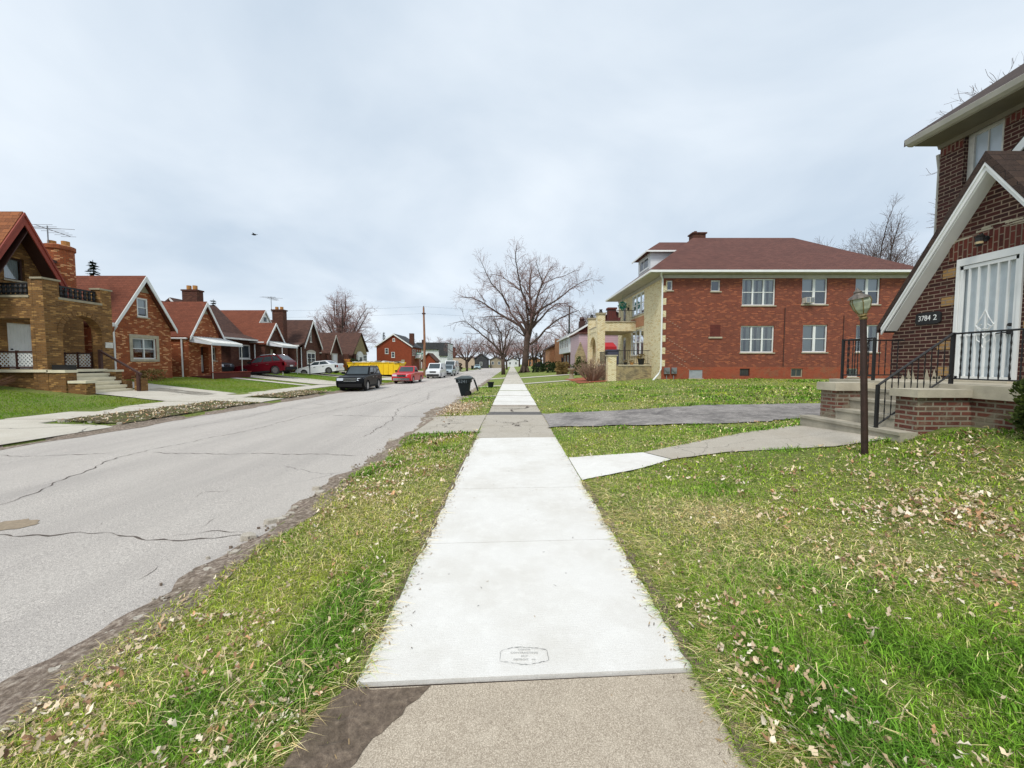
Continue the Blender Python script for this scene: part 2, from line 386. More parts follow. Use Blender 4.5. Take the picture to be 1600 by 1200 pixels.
# road
def crackmask(t, p, sc, w, gate=.5):
    wv = t.n.new('ShaderNodeVectorMath'); wv.operation = 'ADD'; t.put(wv.inputs[0], p)
    nn = t.n.new('ShaderNodeTexNoise'); nn.inputs['Scale'].default_value = 1.6; nn.inputs['Detail'].default_value = 5; t.put(nn.inputs['Vector'], p)
    sc_ = t.scalev(nn.outputs['Color'], (.7, .7, 0)); t.l.new(sc_, wv.inputs[1])
    v = t.vor(wv.outputs[0], sc, 'DISTANCE_TO_EDGE')
    m = t.fr(v.outputs['Distance'], 0, w, 1, 0)
    return t.mth('MULTIPLY', m, t.fr(t.noise(p, .35, 3), gate, gate+.08), clamp=True)
t = NT('worn_road_surface'); p = t.pos(); x, y, z = t.sep(p)
f1 = t.mth('ADD', t.mth('MULTIPLY', t.noise(p, 150, 2, .8), .6), t.mth('MULTIPLY', t.noise(p, 55, 4, .8), .4)); f2 = t.noise(p, 1.1, 6, .6); f3 = t.noise(t.scalev(p, (1, .12, 1)), .9, 5, .6); f4 = t.vor(p, 210).outputs['Distance']
c = t.ramp(f1, [(.34, S(118, 113, 109, .8)), (.5, S(192, 185, 177, .87)), (.66, S(238, 231, 221, .97))])
c = t.mix(t.fr(f2, .38, .7, 0, .35), c, S(192, 186, 178, .84))
c = t.mix(t.fr(f3, .45, .72, 0, .38), c, S(150, 144, 140, .8))
c = t.mix(t.mth('MULTIPLY', crackmask(t, p, .22, .0035, .5), .6), c, S(70, 64, 60, .8))
c = t.mix(t.fr(t.noise(p, .5, 2), .72, .76, 0, .3), c, S(120, 100, 84, .8))
t.bump(t.mth('ADD', f1, t.mth('MULTIPLY', f4, .6)), .5, .01)
MT['road'] = t.done(c, .93)
rx = [-11.15, -9, -7, -5, -4, -3, -2.6]
gridsheet(rx, [-12, 0, 10, 20, 40, 64, 76, 120, 300], lambda x, y: -.17+.03*(1-((x+6.9)/4.3)**2), 'road', MT['road'])
gridsheet([-60, -30, -15, -11.1], [65.5, 70, 74.5], lambda x, y: -.176, 'side_road', MT['road'])
zr = lambda x: -.17+.03*(1-((x+6.9)/4.3)**2)

def ribbon(mb, pts, w, jit=.3, dz=.004, zf=None, m=0):
    P = []
    for (x0, y0), (x1, y1) in zip(pts, pts[1:]):
        n = max(2, int(math.hypot(x1-x0, y1-y0)/.07))
        for i in range(n):
            s = i/n; P.append((x0+(x1-x0)*s, y0+(y1-y0)*s))
    P.append(pts[-1]); k = len(P); ph = random.random()*9
    vs = []
    for i, (x, y) in enumerate(P):
        a, b = P[max(0, i-1)], P[min(k-1, i+1)]; dx, dy = b[0]-a[0], b[1]-a[1]; l = math.hypot(dx, dy) or 1
        nx_, ny_ = -dy/l, dx/l
        o = jit*.12*(math.sin(i*.37+ph)+.6*math.sin(i*1.3+ph*2))+random.uniform(-.3, .3)*w*jit*2
        ww = w*random.uniform(.1, 1.15)*min(1, .25+min(i, k-1-i)/6)
        for q in (-1, 1):
            X, Y = x+nx_*(o+q*ww/2), y+ny_*(o+q*ww/2); vs.append((X, Y, (zf or (lambda a, b: zr(a)))(X, Y)+dz))
    mb.add(vs, [(2*i, 2*i+1, 2*i+3, 2*i+2) for i in range(k-1)], m)
MT['crack'] = simple('dark_crack_fill', S(98, 88, 80, .75), .95, var=.3, sc=20)
mb = MB()
ribbon(mb, [(-9, 4.05), (-7.4, 3.9), (-5.41, 3.97), (-4.69, 4.06), (-4.09, 3.98), (-3.28, 3.9), (-2.85, 4.03)], .028)
ribbon(mb, [(-3.6, 3.97), (-3.3, 4.1), (-3.0, 4.15), (-2.85, 4.1)], .015)
ribbon(mb, [(-6.0, 3.6), (-6.53, 4.81), (-7.7, 7.49), (-7.45, 9.04), (-7.13, 10.62), (-7.24, 13.5), (-6.64, 16.54), (-6.7, 24), (-6.9, 36), (-6.8, 55)], .026)
ribbon(mb, [(-7.4, 7.8), (-6.4, 7.65), (-4.8, 7.7), (-2.96, 7.64)], .022)
ribbon(mb, [(-10.6, 7.6), (-9.2, 7.5), (-8.1, 7.8)], .02)
ribbon(mb, [(-3.7, 9.5), (-3.9, 12.4), (-4.6, 15.5), (-4.3, 19.5), (-5.2, 24), (-5, 32)], .028)
ribbon(mb, [(-2.8, 13.3), (-4.6, 13.2), (-6.4, 13.45)], .035)
ribbon(mb, [(-3, 17.5), (-5.5, 17.9), (-9, 17.3)], .03)
ribbon(mb, [(-6.5, 26.5), (-10.5, 26.2)], .05); ribbon(mb, [(-2.9, 29), (-6.5, 29.4)], .06)
ribbon(mb, [(-9.5, 10.2), (-9.0, 12.6), (-9.5, 16)], .02); ribbon(mb, [(-4.3, 5.1), (-4.35, 5.35), (-4.1, 5.55)], .014, .6)
for k in range(26):
    x, y = random.uniform(-10.5, -3), random.uniform(2.4, 22); a = random.uniform(0, 3.1); l = random.uniform(.06, .28)
    ribbon(mb, [(x, y), (x+l*math.cos(a), y+l*math.sin(a))], .014, .3, .005)
struct(mb, 'road_cracks', MT['crack'], recalc=False)
mb = MB()
for cx_, cy_, r_ in ((-5.65, 4.25, .19),):
    k = 22; ring = [(cx_+r_*(1+.06*math.sin(i*1.7+cx_)+.04*math.sin(i*3.1))*1.3*math.cos(6.283*i/k), cy_+r_*.8*(1+.18*math.sin(i*2.3))*math.sin(6.283*i/k)) for i in range(k)]
    mb.add([(x, y, zr(x)+.004) for x, y in ring], [tuple(range(k))])
struct(mb, 'road_stain', simple('tan_road_stain', S(158, 142, 120, .82), .93, var=.2, sc=30), recalc=False)

# gutter dirt: ragged strip where the turf breaks down into the road
t = NT('gutter_dirt'); p = t.pos()
d1 = t.noise(p, 22, 6, .7); d2 = t.noise(p, 2.1, 4)
c = t.ramp(d1, [(.3, S(88, 74, 62, .72)), (.48, S(142, 125, 110, .8)), (.68, S(200, 186, 170, .88))])
c = t.mix(t.fr(d2, .4, .7, 0, .4), c, S(108, 98, 72, .75)); t.bump(d1, 1, .03); MT['dirt'] = t.done(c, .95)
t = NT('mossy_soil'); p = t.pos(); d1 = t.noise(p, 9, 6, .7); d2 = t.noise(p, 1.6, 4, .6)
c = t.ramp(d1, [(.3, S(58, 46, 34, .75)), (.5, S(98, 84, 58, .8)), (.66, S(116, 112, 58, .8)), (.8, S(176, 162, 140, .85))]); c = t.mix(t.fr(d2, .45, .65, 0, .7), c, S(96, 112, 44, .8)); t.bump(d1, 1, .08); MT['mossy'] = t.done(c, .95)
mb = MB(); yy = -4
rows = []
while yy < 46:
    w = .12*math.sin(yy*1.9)+.1*math.sin(yy*4.7+1)+.05*math.sin(yy*11)+random.uniform(-.03, .03)
    far_ = 0 if yy < 12 else .5*math.exp(-((yy-14.5)/1.6)**2)
    xo = -2.80+w*.6-far_
    rows.append((xo, -2.4+.05*math.sin(yy*3), yy)); yy += .09 if yy < 16 else .4
for a, b, y in rows:
    mb.v += [(a, y, zr(a)+.005), (min(a+.12, -2.66), y, zr(-2.7)+.016+random.uniform(0, .012)), (-2.58, y, -.128+random.uniform(0, .008)), (b+.02, y, gz(b+.02, y)+.003)]
n = len(rows); mb.f = [(4*i+j, 4*i+j+1, 4*i+j+5, 4*i+j+4) for i in range(n-1) for j in range(3)]; mb.m = [0]*len(mb.f)
struct(mb, 'gutter_dirt', MT['dirt'], recalc=False)
mb = MB(); yy = -4; rows = []
while yy < 60:
    xo = -11.02+.1*math.sin(yy*1.3)+.06*math.sin(yy*4.1)+random.uniform(-.03, .03); rows.append((xo, yy)); yy += .2
for a, y in rows: mb.v += [(a+.16, y, zr(a+.16)+.006), (a-.05, y, -.155), (-11.34, y, -.07)]
n = len(rows); mb.f = [(3*i+j, 3*i+j+1, 3*i+j+4, 3*i+j+3) for i in range(n-1) for j in range(2)]; mb.m = [0]*len(mb.f)
struct(mb, 'far_gutter_dirt', MT['dirt'], recalc=False)
# broken kerb pieces along both gutters
MT['conc_old'] = None
def conc(name, base, dark, light, speck=150, crack=None, stain=None, bump=.3, broom=False, samt=.3):
    t = NT(name); p = t.pos()
    a = t.noise(p, speck, 3, .75); b = t.noise(p, 1.3, 6, .6); e = t.noise(p, 8, 5, .6)
    c = t.ramp(a, [(.28, dark), (.5, base), (.72, light)])
    c = t.mix(t.fr(b, .42, .7, 0, samt), c, stain or dark); c = t.mix(t.fr(e, .5, .75, 0, samt*.7), c, light)
    h = a
    if broom:
        br = t.noise(t.scalev(p, (.6, 9, 1)), 22, 3, .6); c = t.mix(t.fr(br, .35, .65, 0, .16), c, dark); h = t.mth('ADD', t.mth('MULTIPLY', a, .4), br)
        sp = t.vor(p, 3.1); c = t.mix(t.fr(sp.outputs['Distance'], .015, .035, .5, 0), c, S(120, 112, 100, .7))
    if crack: c = t.mix(t.mth('MULTIPLY', crackmask(t, p, crack, .006, .42), .85), c, S(60, 54, 48, .8))
    t.bump(h, bump, .008); return t.done(c, .9)
MT['conc_new'] = conc('new_white_concrete', S(228, 226, 221, .93), S(204, 201, 193, .9), S(242, 241, 236, .96), 170, None, S(202, 196, 184, .88), .4, True, .5)
MT['conc_agg'] = conc('exposed_aggregate_concrete', S(186, 172, 152, .86), S(128, 114, 100, .8), S(238, 226, 206, .98), 210, None, S(156, 146, 130, .8), .5, samt=.25)
MT['conc_old'] = conc('old_tan_concrete', S(186, 178, 164, .85), S(150, 140, 126, .8), S(212, 206, 192, .9), 120, 1.1, S(164, 152, 132, .8), .5)
MT['conc_pale'] = conc('pale_driveway_concrete', S(204, 198, 184, .88), S(176, 168, 152, .85), S(222, 216, 204, .9), 110, .35, S(172, 160, 140, .8), .4)
MT['asph'] = conc('old_asphalt', S(156, 150, 146, .8), S(112, 108, 104, .8), S(200, 194, 186, .85), 120, .9, S(96, 92, 90, .75), .8, samt=.9)
MT['asphdk'] = conc('dark_asphalt_patch', S(100, 98, 96, .8), S(70, 68, 66, .8), S(150, 146, 140, .85), 80, 1.2, None, .8)
def chunk(mb, x, y, z, s, m=0):
    k = [(random.uniform(.6, 1.2), random.uniform(0, .3)) for _ in range(7)]
    a0 = random.uniform(0, 6); ring = [(x+s*q*math.cos(a0+i*.9), y+s*q*.7*math.sin(a0+i*.9)) for i, (q, _) in enumerate(k)]
    h = s*random.uniform(.2, .5); n = len(ring)
    mb.add([(a, b, z-.05) for a, b in ring]+[(x+(a-x)*.85, y+(b-y)*.85, z+h*random.uniform(.5, 1)) for a, b in ring], [tuple(range(n, 2*n))]+[(i, (i+1) % n, n+(i+1) % n, n+i) for i in range(n)], m)
mb = MB()
for k in range(150):
    y = random.uniform(1, 30)**1.0; x = random.gauss(-2.72, .09); chunk(mb, x, y, -.15, random.uniform(.015, .07) if random.random() < .85 else random.uniform(.06, .12))
for k in range(46): chunk(mb, random.uniform(-3.1, -2.2), random.uniform(12.5, 17.5), -.15, random.uniform(.03, .16))
for k in range(420): y = random.uniform(1.2, 9); x = random.gauss(-2.66, .08); chunk(mb, x, y, -.15, random.uniform(.006, .022), random.choice((0, 1)))
struct(mb, 'gutter_rubble', [MT['conc_old'], MT['dirt']], 'stuff')
mb = MB()
for k in range(130):
    y = random.choice([random.uniform(11, 16.8), random.uniform(19.5, 24)]); x = random.uniform(-13.3, -11.3); chunk(mb, x, y, gz(x, y)+.02, random.uniform(.03, .14)*random.uniform(.3, 1))
struct(mb, 'verge_rubble', MT['conc_old'], 'stuff')

def strip(L, Rr, mat, name, n=10, m=8, dz=.022, jag=.02, zf=gz, mb=None, skirt=True, mi=0):
    own = mb is None; mb = mb or MB()
    def along(P, s):
        s *= len(P)-1; i = min(int(s), len(P)-2); f = s-i
        return P[i][0]+(P[i+1][0]-P[i][0])*f, P[i][1]+(P[i+1][1]-P[i][1])*f
    b = len(mb.v); N = n*(len(L)-1)
    for i in range(N+1):
        a, c_ = along(L, i/N), along(Rr, i/N)
        for j in range(m+1):
            f = j/m; x, y = a[0]+(c_[0]-a[0])*f, a[1]+(c_[1]-a[1])*f
            if j in (0, m): x += random.uniform(-jag, jag); y += random.uniform(-jag, jag)
            mb.v.append((x, y, zf(x, y)+dz))
    for i in range(N):
        for j in range(m): mb.f.append((b+i*(m+1)+j, b+i*(m+1)+j+1, b+(i+1)*(m+1)+j+1, b+(i+1)*(m+1)+j)); mb.m.append(mi)
    if own: return struct(mb, name, mat, recalc=False)
# near sidewalk (top z=0), slabs with joints
def slabs(ys_, x0, x1, mat, name, z=0.0, gap=.006, skew=0, drop=None):
    mb = MB()
    for k, (a, b) in enumerate(zip(ys_, ys_[1:])):
        dzv = drop[k] if drop else 0; t0, t1 = random.uniform(-.002, .002), random.uniform(-.002, .002)
        s0 = skew
        mb.hexa([(x0, a+gap-s0, z-.1), (x1, a+gap+s0, z-.1), (x1, b-gap+s0, z-.1), (x0, b-gap-s0, z-.1),
                 (x0, a+gap-s0, z+t0+dzv), (x1, a+gap+s0, z+t0+dzv), (x1, b-gap+s0, z+t1+dzv), (x0, b-gap-s0, z+t1+dzv)])
    return struct(mb, name, mat)
slabs([-6, -4.4, -2.9, -1.3, .3, 1.974], -.86, 1.02, MT['conc_agg'], 'old_pavement', -.018, skew=.055)
slabs([1.985, 3.55, 5.12, 6.75, 8.66], -.82, 1.0, MT['conc_new'], 'pavement', .0, .004, skew=.05)
slabs([8.68, 10.4, 12.55], -.84, 1.05, MT['conc_old'], 'crossing_pavement', -.004)
slabs([13.3, 15.1], -.8, 1.0, MT['conc_old'], 'cracked_pavement', -.01)
slabs([15.6, 16.8, 18.4, 20.1, 21.9, 23.6], -.8, 1.0, MT['conc_new'], 'white_pavement', -.0, .03, drop=[0, .01, -.01, .015, 0])
slabs([24.1, 26, 28, 30, 31.6], -.8, 1.0, MT['conc_new'], 'white_pavement_further', -.004, .02)
slabs([31.7+1.75*i for i in range(24)], -.8, 1.0, MT['conc_pale'], 'far_pavement', -.004, .02, drop=[random.uniform(-.012, .012) for _ in range(23)])
slabs([76+6*i for i in range(30)], -.8, 1.0, MT['conc_pale'], 'distant_pavement', -.004, .02)
gridsheet([-.86, 0, 1.08], [12.5, 12.9, 13.35], lambda x, y: -.006, 'pavement_asphalt_band', MT['asphdk'])
gridsheet([-.8, 0, 1.0], [15.05, 15.3, 15.65], lambda x, y: -.03, 'pavement_gap_soil', MT['dirt'])
gridsheet([-.8, 0, 1.0], [23.5, 23.8, 24.2], lambda x, y: -.02, 'pavement_gap_turf', MT['turf'])
mb = MB(); fz = lambda a, b: 0
ribbon(mb, [(-.3, 10.9), (.1, 10.6), (.25, 10.2), (.2, 10.9), (.35, 11.4)], .05, 1, .004, fz); ribbon(mb, [(-.6, 11.3), (-.1, 10.9), (.2, 10.8)], .03, 1, .004, fz)
ribbon(mb, [(-.1, 13.35), (.1, 14), (.55, 14.6), (.7, 15.1)], .1, .6, .004, fz); ribbon(mb, [(-.8, 14.4), (0, 14.5), (.4, 14.4)], .08, .6, .004, fz)
ribbon(mb, [(-2.5, 10.2), (-1.9, 10.9), (-1.2, 11.2)], .03, 1, .03, gz); ribbon(mb, [(-1.6, 12.6), (-1.9, 11.5), (-1.7, 10)], .03, 1, .03, gz)
struct(mb, 'pavement_cracks', MT['crack'], recalc=False)
# dark soil beside the old slab and along the slab edges
mb = MB()
strip([(-1.05, .7), (-1.0, 1.2), (-.95, 1.6), (-.88, 1.9)], [(-.86, .7), (-.76, 1.25), (-.66, 1.6), (-.42, 1.93)], None, '', 8, 6, .0, .015, lambda x, y: (.003 if x < -.8 else -.013), mb)
strip([(-.9, 1.9), (-.87, 4), (-.86, 8.6)], [(-.83, 1.9), (-.80, 4), (-.80, 8.6)], None, '', 30, 3, .003, .03, gz, mb)
strip([(1.0, -2), (1.0, 2), (1.0, 5.4)], [(1.1, -2), (1.07, 2), (1.04, 5.4)], None, '', 40, 3, .004, .03, gz, mb)
t = NT('damp_soil'); p = t.pos(); d1 = t.noise(p, 26, 6, .7); d2 = t.noise(p, 5, 5, .6)
c = t.ramp(d1, [(.3, S(90, 76, 64, .75)), (.55, S(130, 114, 98, .8)), (.75, S(168, 150, 130, .8))]); c = t.mix(t.fr(d2, .45, .7, 0, .5), c, S(96, 84, 66, .75)); t.bump(d1, .9, .02); MT['soil'] = t.done(c, .95)
struct(mb, 'edge_soil', MT['soil'], recalc=False)
mb = MB()   # clippings and dirt specks blown onto the slabs
for k in range(900):
    sd = random.choice((-1, 1)); x = (-.80 if sd < 0 else .98)-sd*abs(random.gauss(0, .05)) if random.random() < .93 else random.uniform(-.75, .95); y = random.uniform(.6, 9)**1; a = random.uniform(0, 3.14); l = random.uniform(.003, .014); w = random.uniform(.001, .003)
    z = (.004 if y > 1.99 else -.012); u = (math.cos(a)*l, math.sin(a)*l); v = (-math.sin(a)*w, math.cos(a)*w)
    mb.add([(x-u[0]-v[0], y-u[1]-v[1], z), (x+u[0]-v[0], y+u[1]-v[1], z+.003), (x+u[0]+v[0], y+u[1]+v[1], z+.003), (x-u[0]+v[0], y-u[1]+v[1], z)], [(0, 1, 2, 3)], random.choice((0, 0, 1)))
struct(mb, 'pavement_litter', [simple('straw_specks', S(176, 150, 110, .8), .9), simple('soil_specks', S(92, 78, 62, .7), .95)], 'stuff', recalc=False)
# joint gap between old and new slab
mb = MB(); mb.quad((-.82, 1.89, -.028), (1.0, 1.99, -.028), (1.0, 2.06, -.028), (-.82, 1.96, -.028)); mb.box(-.84, 1.02, 1.9, 9, -.13, -.11)
struct(mb, 'joint_gap', simple('joint_soil', S(62, 48, 40, .6), .95, var=.4, sc=30))
# contractor's stamp pressed in the new slab
mb = MB(); zs = .0015
MT['stampt'] = simple('stamp_letters', S(188, 186, 180, .85), .9, var=.1, sc=30)
MT['stamp'] = simple('stamp_groove', S(120, 118, 112, .75), .9, var=.2, sc=30)
sx0, sx1, sy0, sy1 = -.07, .21, 2.06, 2.19
pts = [(sx0, sy0+.02), (sx0, sy1-.035)]+[(sx0+.02+(sx1-sx0-.04)*i/12, sy1-.022+.02*math.sin(math.pi*i/12)) for i in range(13)]+[(sx1-.006, sy1-.03), (sx1, sy0+.03)]+[(sx1-.02-(sx1-sx0-.04)*i/12, sy0+.018-.02*math.sin(math.pi*i/12)) for i in range(13)]+[(sx0, sy0+.02)]
ribbon(mb, pts, .004, .02, .0045, lambda a, b: 0)
st = solo(mb, 'pavement_stamp', MT['stamp'], 'small pressed contractor stamp with outlined border in the nearest white pavement slab', 'stamp', recalc=False)
OFF[st.name] = st.location.copy()
for s_, yv, sz in (('CONTR', 2.17, .019), ('CONTRACTING', 2.146, .02), ('2017', 2.121, .018), ('DETROIT   MI', 2.095, .019)):
    text(st, 'lettering', s_, sz, Matrix.Translation((.07, yv-.003, .0045)) @ Matrix.Diagonal((1.1, .85, 1, 1)), MT['stampt'], .0004)

# side walks and driveways on the right
strip([(1.0, 5.42), (1.92, 5.72), (2.55, 6.08)], [(1.0, 6.72), (1.7, 6.7), (2.3, 6.66)], MT['conc_new'], 'house_path_new', 8, 8, .018, .008)
strip([(2.57, 6.08), (3.54, 6.25), (4.6, 6.1), (5.95, 5.9)], [(2.32, 6.66), (3.38, 7.1), (4.75, 7.65), (5.95, 7.8)], MT['conc_old'], 'house_path_old', 8, 10, .02, .015)
strip([(1.0, 10.0), (3.15, 9.35), (5.45, 8.6), (7.15, 8.8), (9.4, 8.9), (14, 8.9), (30, 8.9)], [(1.0, 12.6), (3.3, 12.2), (6.0, 11.95), (7.7, 11.8), (9.4, 11.6), (14, 11.6), (30, 11.6)], MT['asph'], 'asphalt_driveway', 12, 16, .026, .09)
strip([(-2.55, 9.7), (-.84, 9.3)], [(-2.5, 12.9), (-.84, 12.4)], MT['conc_old'], 'driveway_apron', 14, 14, .02, .03)
strip([(1.0, 31.0), (6.8, 31.2)], [(1.0, 32.2), (6.8, 32.3)], MT['conc_pale'], 'porch_path', 12, 3, .03, .02)
strip([(-2.5, 19.8), (-.8, 19.6)], [(-2.5, 20.3), (-.8, 20.1)], MT['conc_old'], 'verge_strip', 8, 2, .02, .04)
strip([(-2.5, 28.7), (-.8, 28.7)], [(-2.5, 29.7), (-.8, 29.7)], MT['conc_pale'], 'verge_path', 8, 2, .02, .03)
strip([(-2.5, 43), (-.8, 43)], [(-2.5, 46), (-.8, 46)], MT['conc_pale'], 'verge_drive', 8, 2, .02, .03)
strip([(1, 43), (9, 43)], [(1, 45.5), (9, 45.5)], MT['conc_pale'], 'neighbour_drive', 8, 4, .03, .03)
# left pavement, aprons, driveways, paths
lz = lambda x, y: gz(x, y)
slabs([-6+1.75*i for i in range(39)], -15.3, -13.4, MT['conc_pale'], 'left_pavement', .008, .012, drop=[random.uniform(-.015, .015) for _ in range(38)])
for nm, P0, P1, mat in (
    ('apron', [(-11.2, 7.3), (-13.4, 7.3)], [(-11.2, 10.7), (-13.4, 10.7)], 'conc_pale'),
    ('carport_drive', [(-15.3, 6.2), (-30, 6.2)], [(-15.3, 9.3), (-30, 9.3)], 'conc_pale'),
    ('stair_landing', [(-13.4, 16.9), (-18.7, 16.95), (-18.7, 17.0)], [(-13.4, 20.4), (-18.7, 20.5), (-18.8, 20.6)], 'conc_pale'),
    ('shared_drive', [(-15.3, 19.2), (-22.0, 19.7), (-34, 19.8)], [(-15.3, 21.3), (-22.0, 21.6), (-34, 21.7)], 'conc_pale'),
    ('apron_by_rubble', [(-11.3, 17.2), (-13.4, 17.2)], [(-11.3, 19), (-13.4, 19)], 'conc_pale'),
    ('garden_path', [(-15.3, 28.5), (-21.3, 28.4)], [(-15.3, 29.3), (-21.3, 29.2)], 'conc_pale'),
    ('suv_drive', [(-11.3, 30.3), (-15.3, 30.4), (-23.4, 30.5), (-32, 30.5)], [(-11.3, 34.4), (-15.3, 34.4), (-23.4, 34.6), (-32, 32.4)], 'conc_pale'),
    ('sedan_drive', [(-11.3, 39.5), (-25, 39.5)], [(-11.3, 42.3), (-25, 42.3)], 'conc_pale'),
    ('dumpster_drive', [(-11.3, 47), (-24, 47)], [(-11.3, 50), (-24, 50)], 'conc_pale'),
    ('corner_path', [(-11.3, 56), (-22, 56)], [(-11.3, 57.2), (-22, 57.2)], 'conc_pale'),
    ('far_drive', [(-11.3, 84), (-24, 84)], [(-11.3, 87), (-24, 87)], 'conc_pale'),
    ('distant_drive', [(-11.3, 105), (-24, 105)], [(-11.3, 109), (-24, 109)], 'conc_pale')):
    strip(P0, P1, MT[mat], nm, 14, 8, .03, .03)
strip([(-11.3, 11.0), (-13.35, 11.2)], [(-11.3, 17.1), (-13.35, 16.9)], MT['mossy'], 'bare_verge', 14, 30, .01, .14, lambda x, y: gz(x, y)+random.uniform(0, .05))
strip([(-11.3, 19.2), (-13.35, 19.3)], [(-11.3, 23.6), (-13.35, 24.2)], MT['mossy'], 'bare_verge_further', 14, 24, .02, .1, lambda x, y: gz(x, y)+random.uniform(0, .06))

# ------------------------------------------------------------------ grass blades and fallen leaves
def vnoise(x, y, s, seed):
    r = np.random.default_rng(seed); g = r.random((64, 64)); x = np.abs(x/s+31.7) % 63; y = np.abs(y/s+17.3) % 63
    i, j = x.astype(int), y.astype(int); fx, fy = x-i, y-j; fx = fx*fx*(3-2*fx); fy = fy*fy*(3-2*fy)
    i2, j2 = (i+1) % 64, (j+1) % 64
    return (g[i, j]*(1-fx)+g[i2, j]*fx)*(1-fy)+(g[i, j2]*(1-fx)+g[i2, j2]*fx)*fy
def inpoly(x, y, poly):
    c = np.zeros(len(x), bool); n = len(poly)
    for k in range(n):
        (x0, y0), (x1, y1) = poly[k], poly[k-1]
        if y0 == y1: continue
        c ^= ((y0 > y) != (y1 > y)) & (x < (x1-x0)*(y-y0)/(y1-y0)+x0)
    return c
gzv = np.vectorize(gz)
def cards(name, V, nv, faces, col, mat, label=None):
    """V: (n, nv, 3); faces: index tuples within one card"""
    n = len(V); me = bpy.data.meshes.new(name); me.vertices.add(n*nv); me.vertices.foreach_set('co', V.reshape(-1).astype(np.float32))
    fl = np.concatenate([np.array(f) for f in faces]); ln = np.array([len(f) for f in faces])
    loops = (fl[None, :]+(np.arange(n)*nv)[:, None]).reshape(-1); tot = np.tile(ln, n); st_ = np.concatenate([[0], np.cumsum(tot)[:-1]])
    me.loops.add(len(loops)); me.loops.foreach_set('vertex_index', loops.astype(np.int32))
    me.polygons.add(len(tot)); me.polygons.foreach_set('loop_start', st_.astype(np.int32)); me.polygons.foreach_set('loop_total', tot.astype(np.int32))
    me.update(calc_edges=True)
    ca = me.color_attributes.new('Col', 'FLOAT_COLOR', 'POINT')
    cc = np.ones((n, nv, 4), np.float32); cc[:, :, :3] = col if col.ndim == 3 else col[:, None, :]
    ca.data.foreach_set('color', cc.reshape(-1)); me.materials.append(mat)
    o = bpy.data.objects.new(name, me); COL.objects.link(o); return o
def vcolmat(name, transl=.3, rough=.7):
    t = NT(name); a = t.n.new('ShaderNodeAttribute'); a.attribute_name = 'Col'
    t.l.new(a.outputs['Color'], t.b.inputs['Base Color']); t.b.inputs['Roughness'].default_value = rough; t.b.inputs['Specular IOR Level'].default_value = .3
    tr = t.n.new('ShaderNodeBsdfTranslucent'); t.l.new(a.outputs['Color'], tr.inputs[0]); m = t.n.new('ShaderNodeMixShader'); m.inputs[0].default_value = transl
    t.l.new(t.b.outputs[0], m.inputs[1]); t.l.new(tr.outputs[0], m.inputs[2]); t.l.new(m.outputs[0], t.n['Material Output'].inputs[0]); return t.mat
MT['blade'] = vcolmat('grass_blades', .35); MT['leafm'] = vcolmat('dead_leaves', .15, .8)
def L3(r, g, b, k=.85): return np.array([lin(r)*k, lin(g)*k, lin(b)*k])
EXCL = [[(-.81, -9), (.99, -9), (.99, 300), (-.81, 300)],
        [(1.0, 5.47), (1.92, 5.77), (2.55, 6.13), (3.54, 6.3), (4.6, 6.15), (5.95, 5.95), (5.95, 7.7), (4.75, 7.58), (3.38, 7.02), (2.3, 6.6), (1.0, 6.66)],
        [(1.0, 10.05), (3.15, 9.42), (5.45, 8.67), (7.15, 8.86), (9.4, 8.96), (30, 8.96), (30, 11.5), (9.4, 11.52), (6.0, 11.9), (1.0, 12.5)],
        [(-2.6, 9.78), (-.84, 9.38), (-.84, 12.3), (-2.6, 12.8)], [(5.85, 5.9), (9, 4.0), (30, 4), (30, 8.7), (5.85, 7.6)], [(6.9, -9), (30, -9), (30, 4.1), (6.9, 4.1)],
        [(6.8, 27), (9.8, 25.3), (26, 25.3), (26, 36), (6.8, 36)], [(1, 31.1), (6.8, 31.2), (6.8, 32.2), (1, 32.1)],
        [(-1.0, .2), (-.8, .2), (-.8, 1.95), (-.95, 1.9), (-1.0, 1.6), (-1.1, 1.2)]]
def keep(x, y):
    k = np.ones(len(x), bool)
    for pl in EXCL: k &= ~inpoly(x, y, pl)
    return k & (x > -2.5+.12*np.sin(y*1.9)+.07*np.sin(y*4.7)+.04*np.sin(y*13))
VV, CC = [], []
BANDS = [(0, 2.3, 26000, .0028, 1), (2.3, 3.6, 17000, .0036, 1), (3.6, 5.6, 8500, .0052, 1), (5.6, 9, 3200, .0085, 1), (9, 15, 900, .015, 1.05), (15, 30, 200, .03, 1.2)]
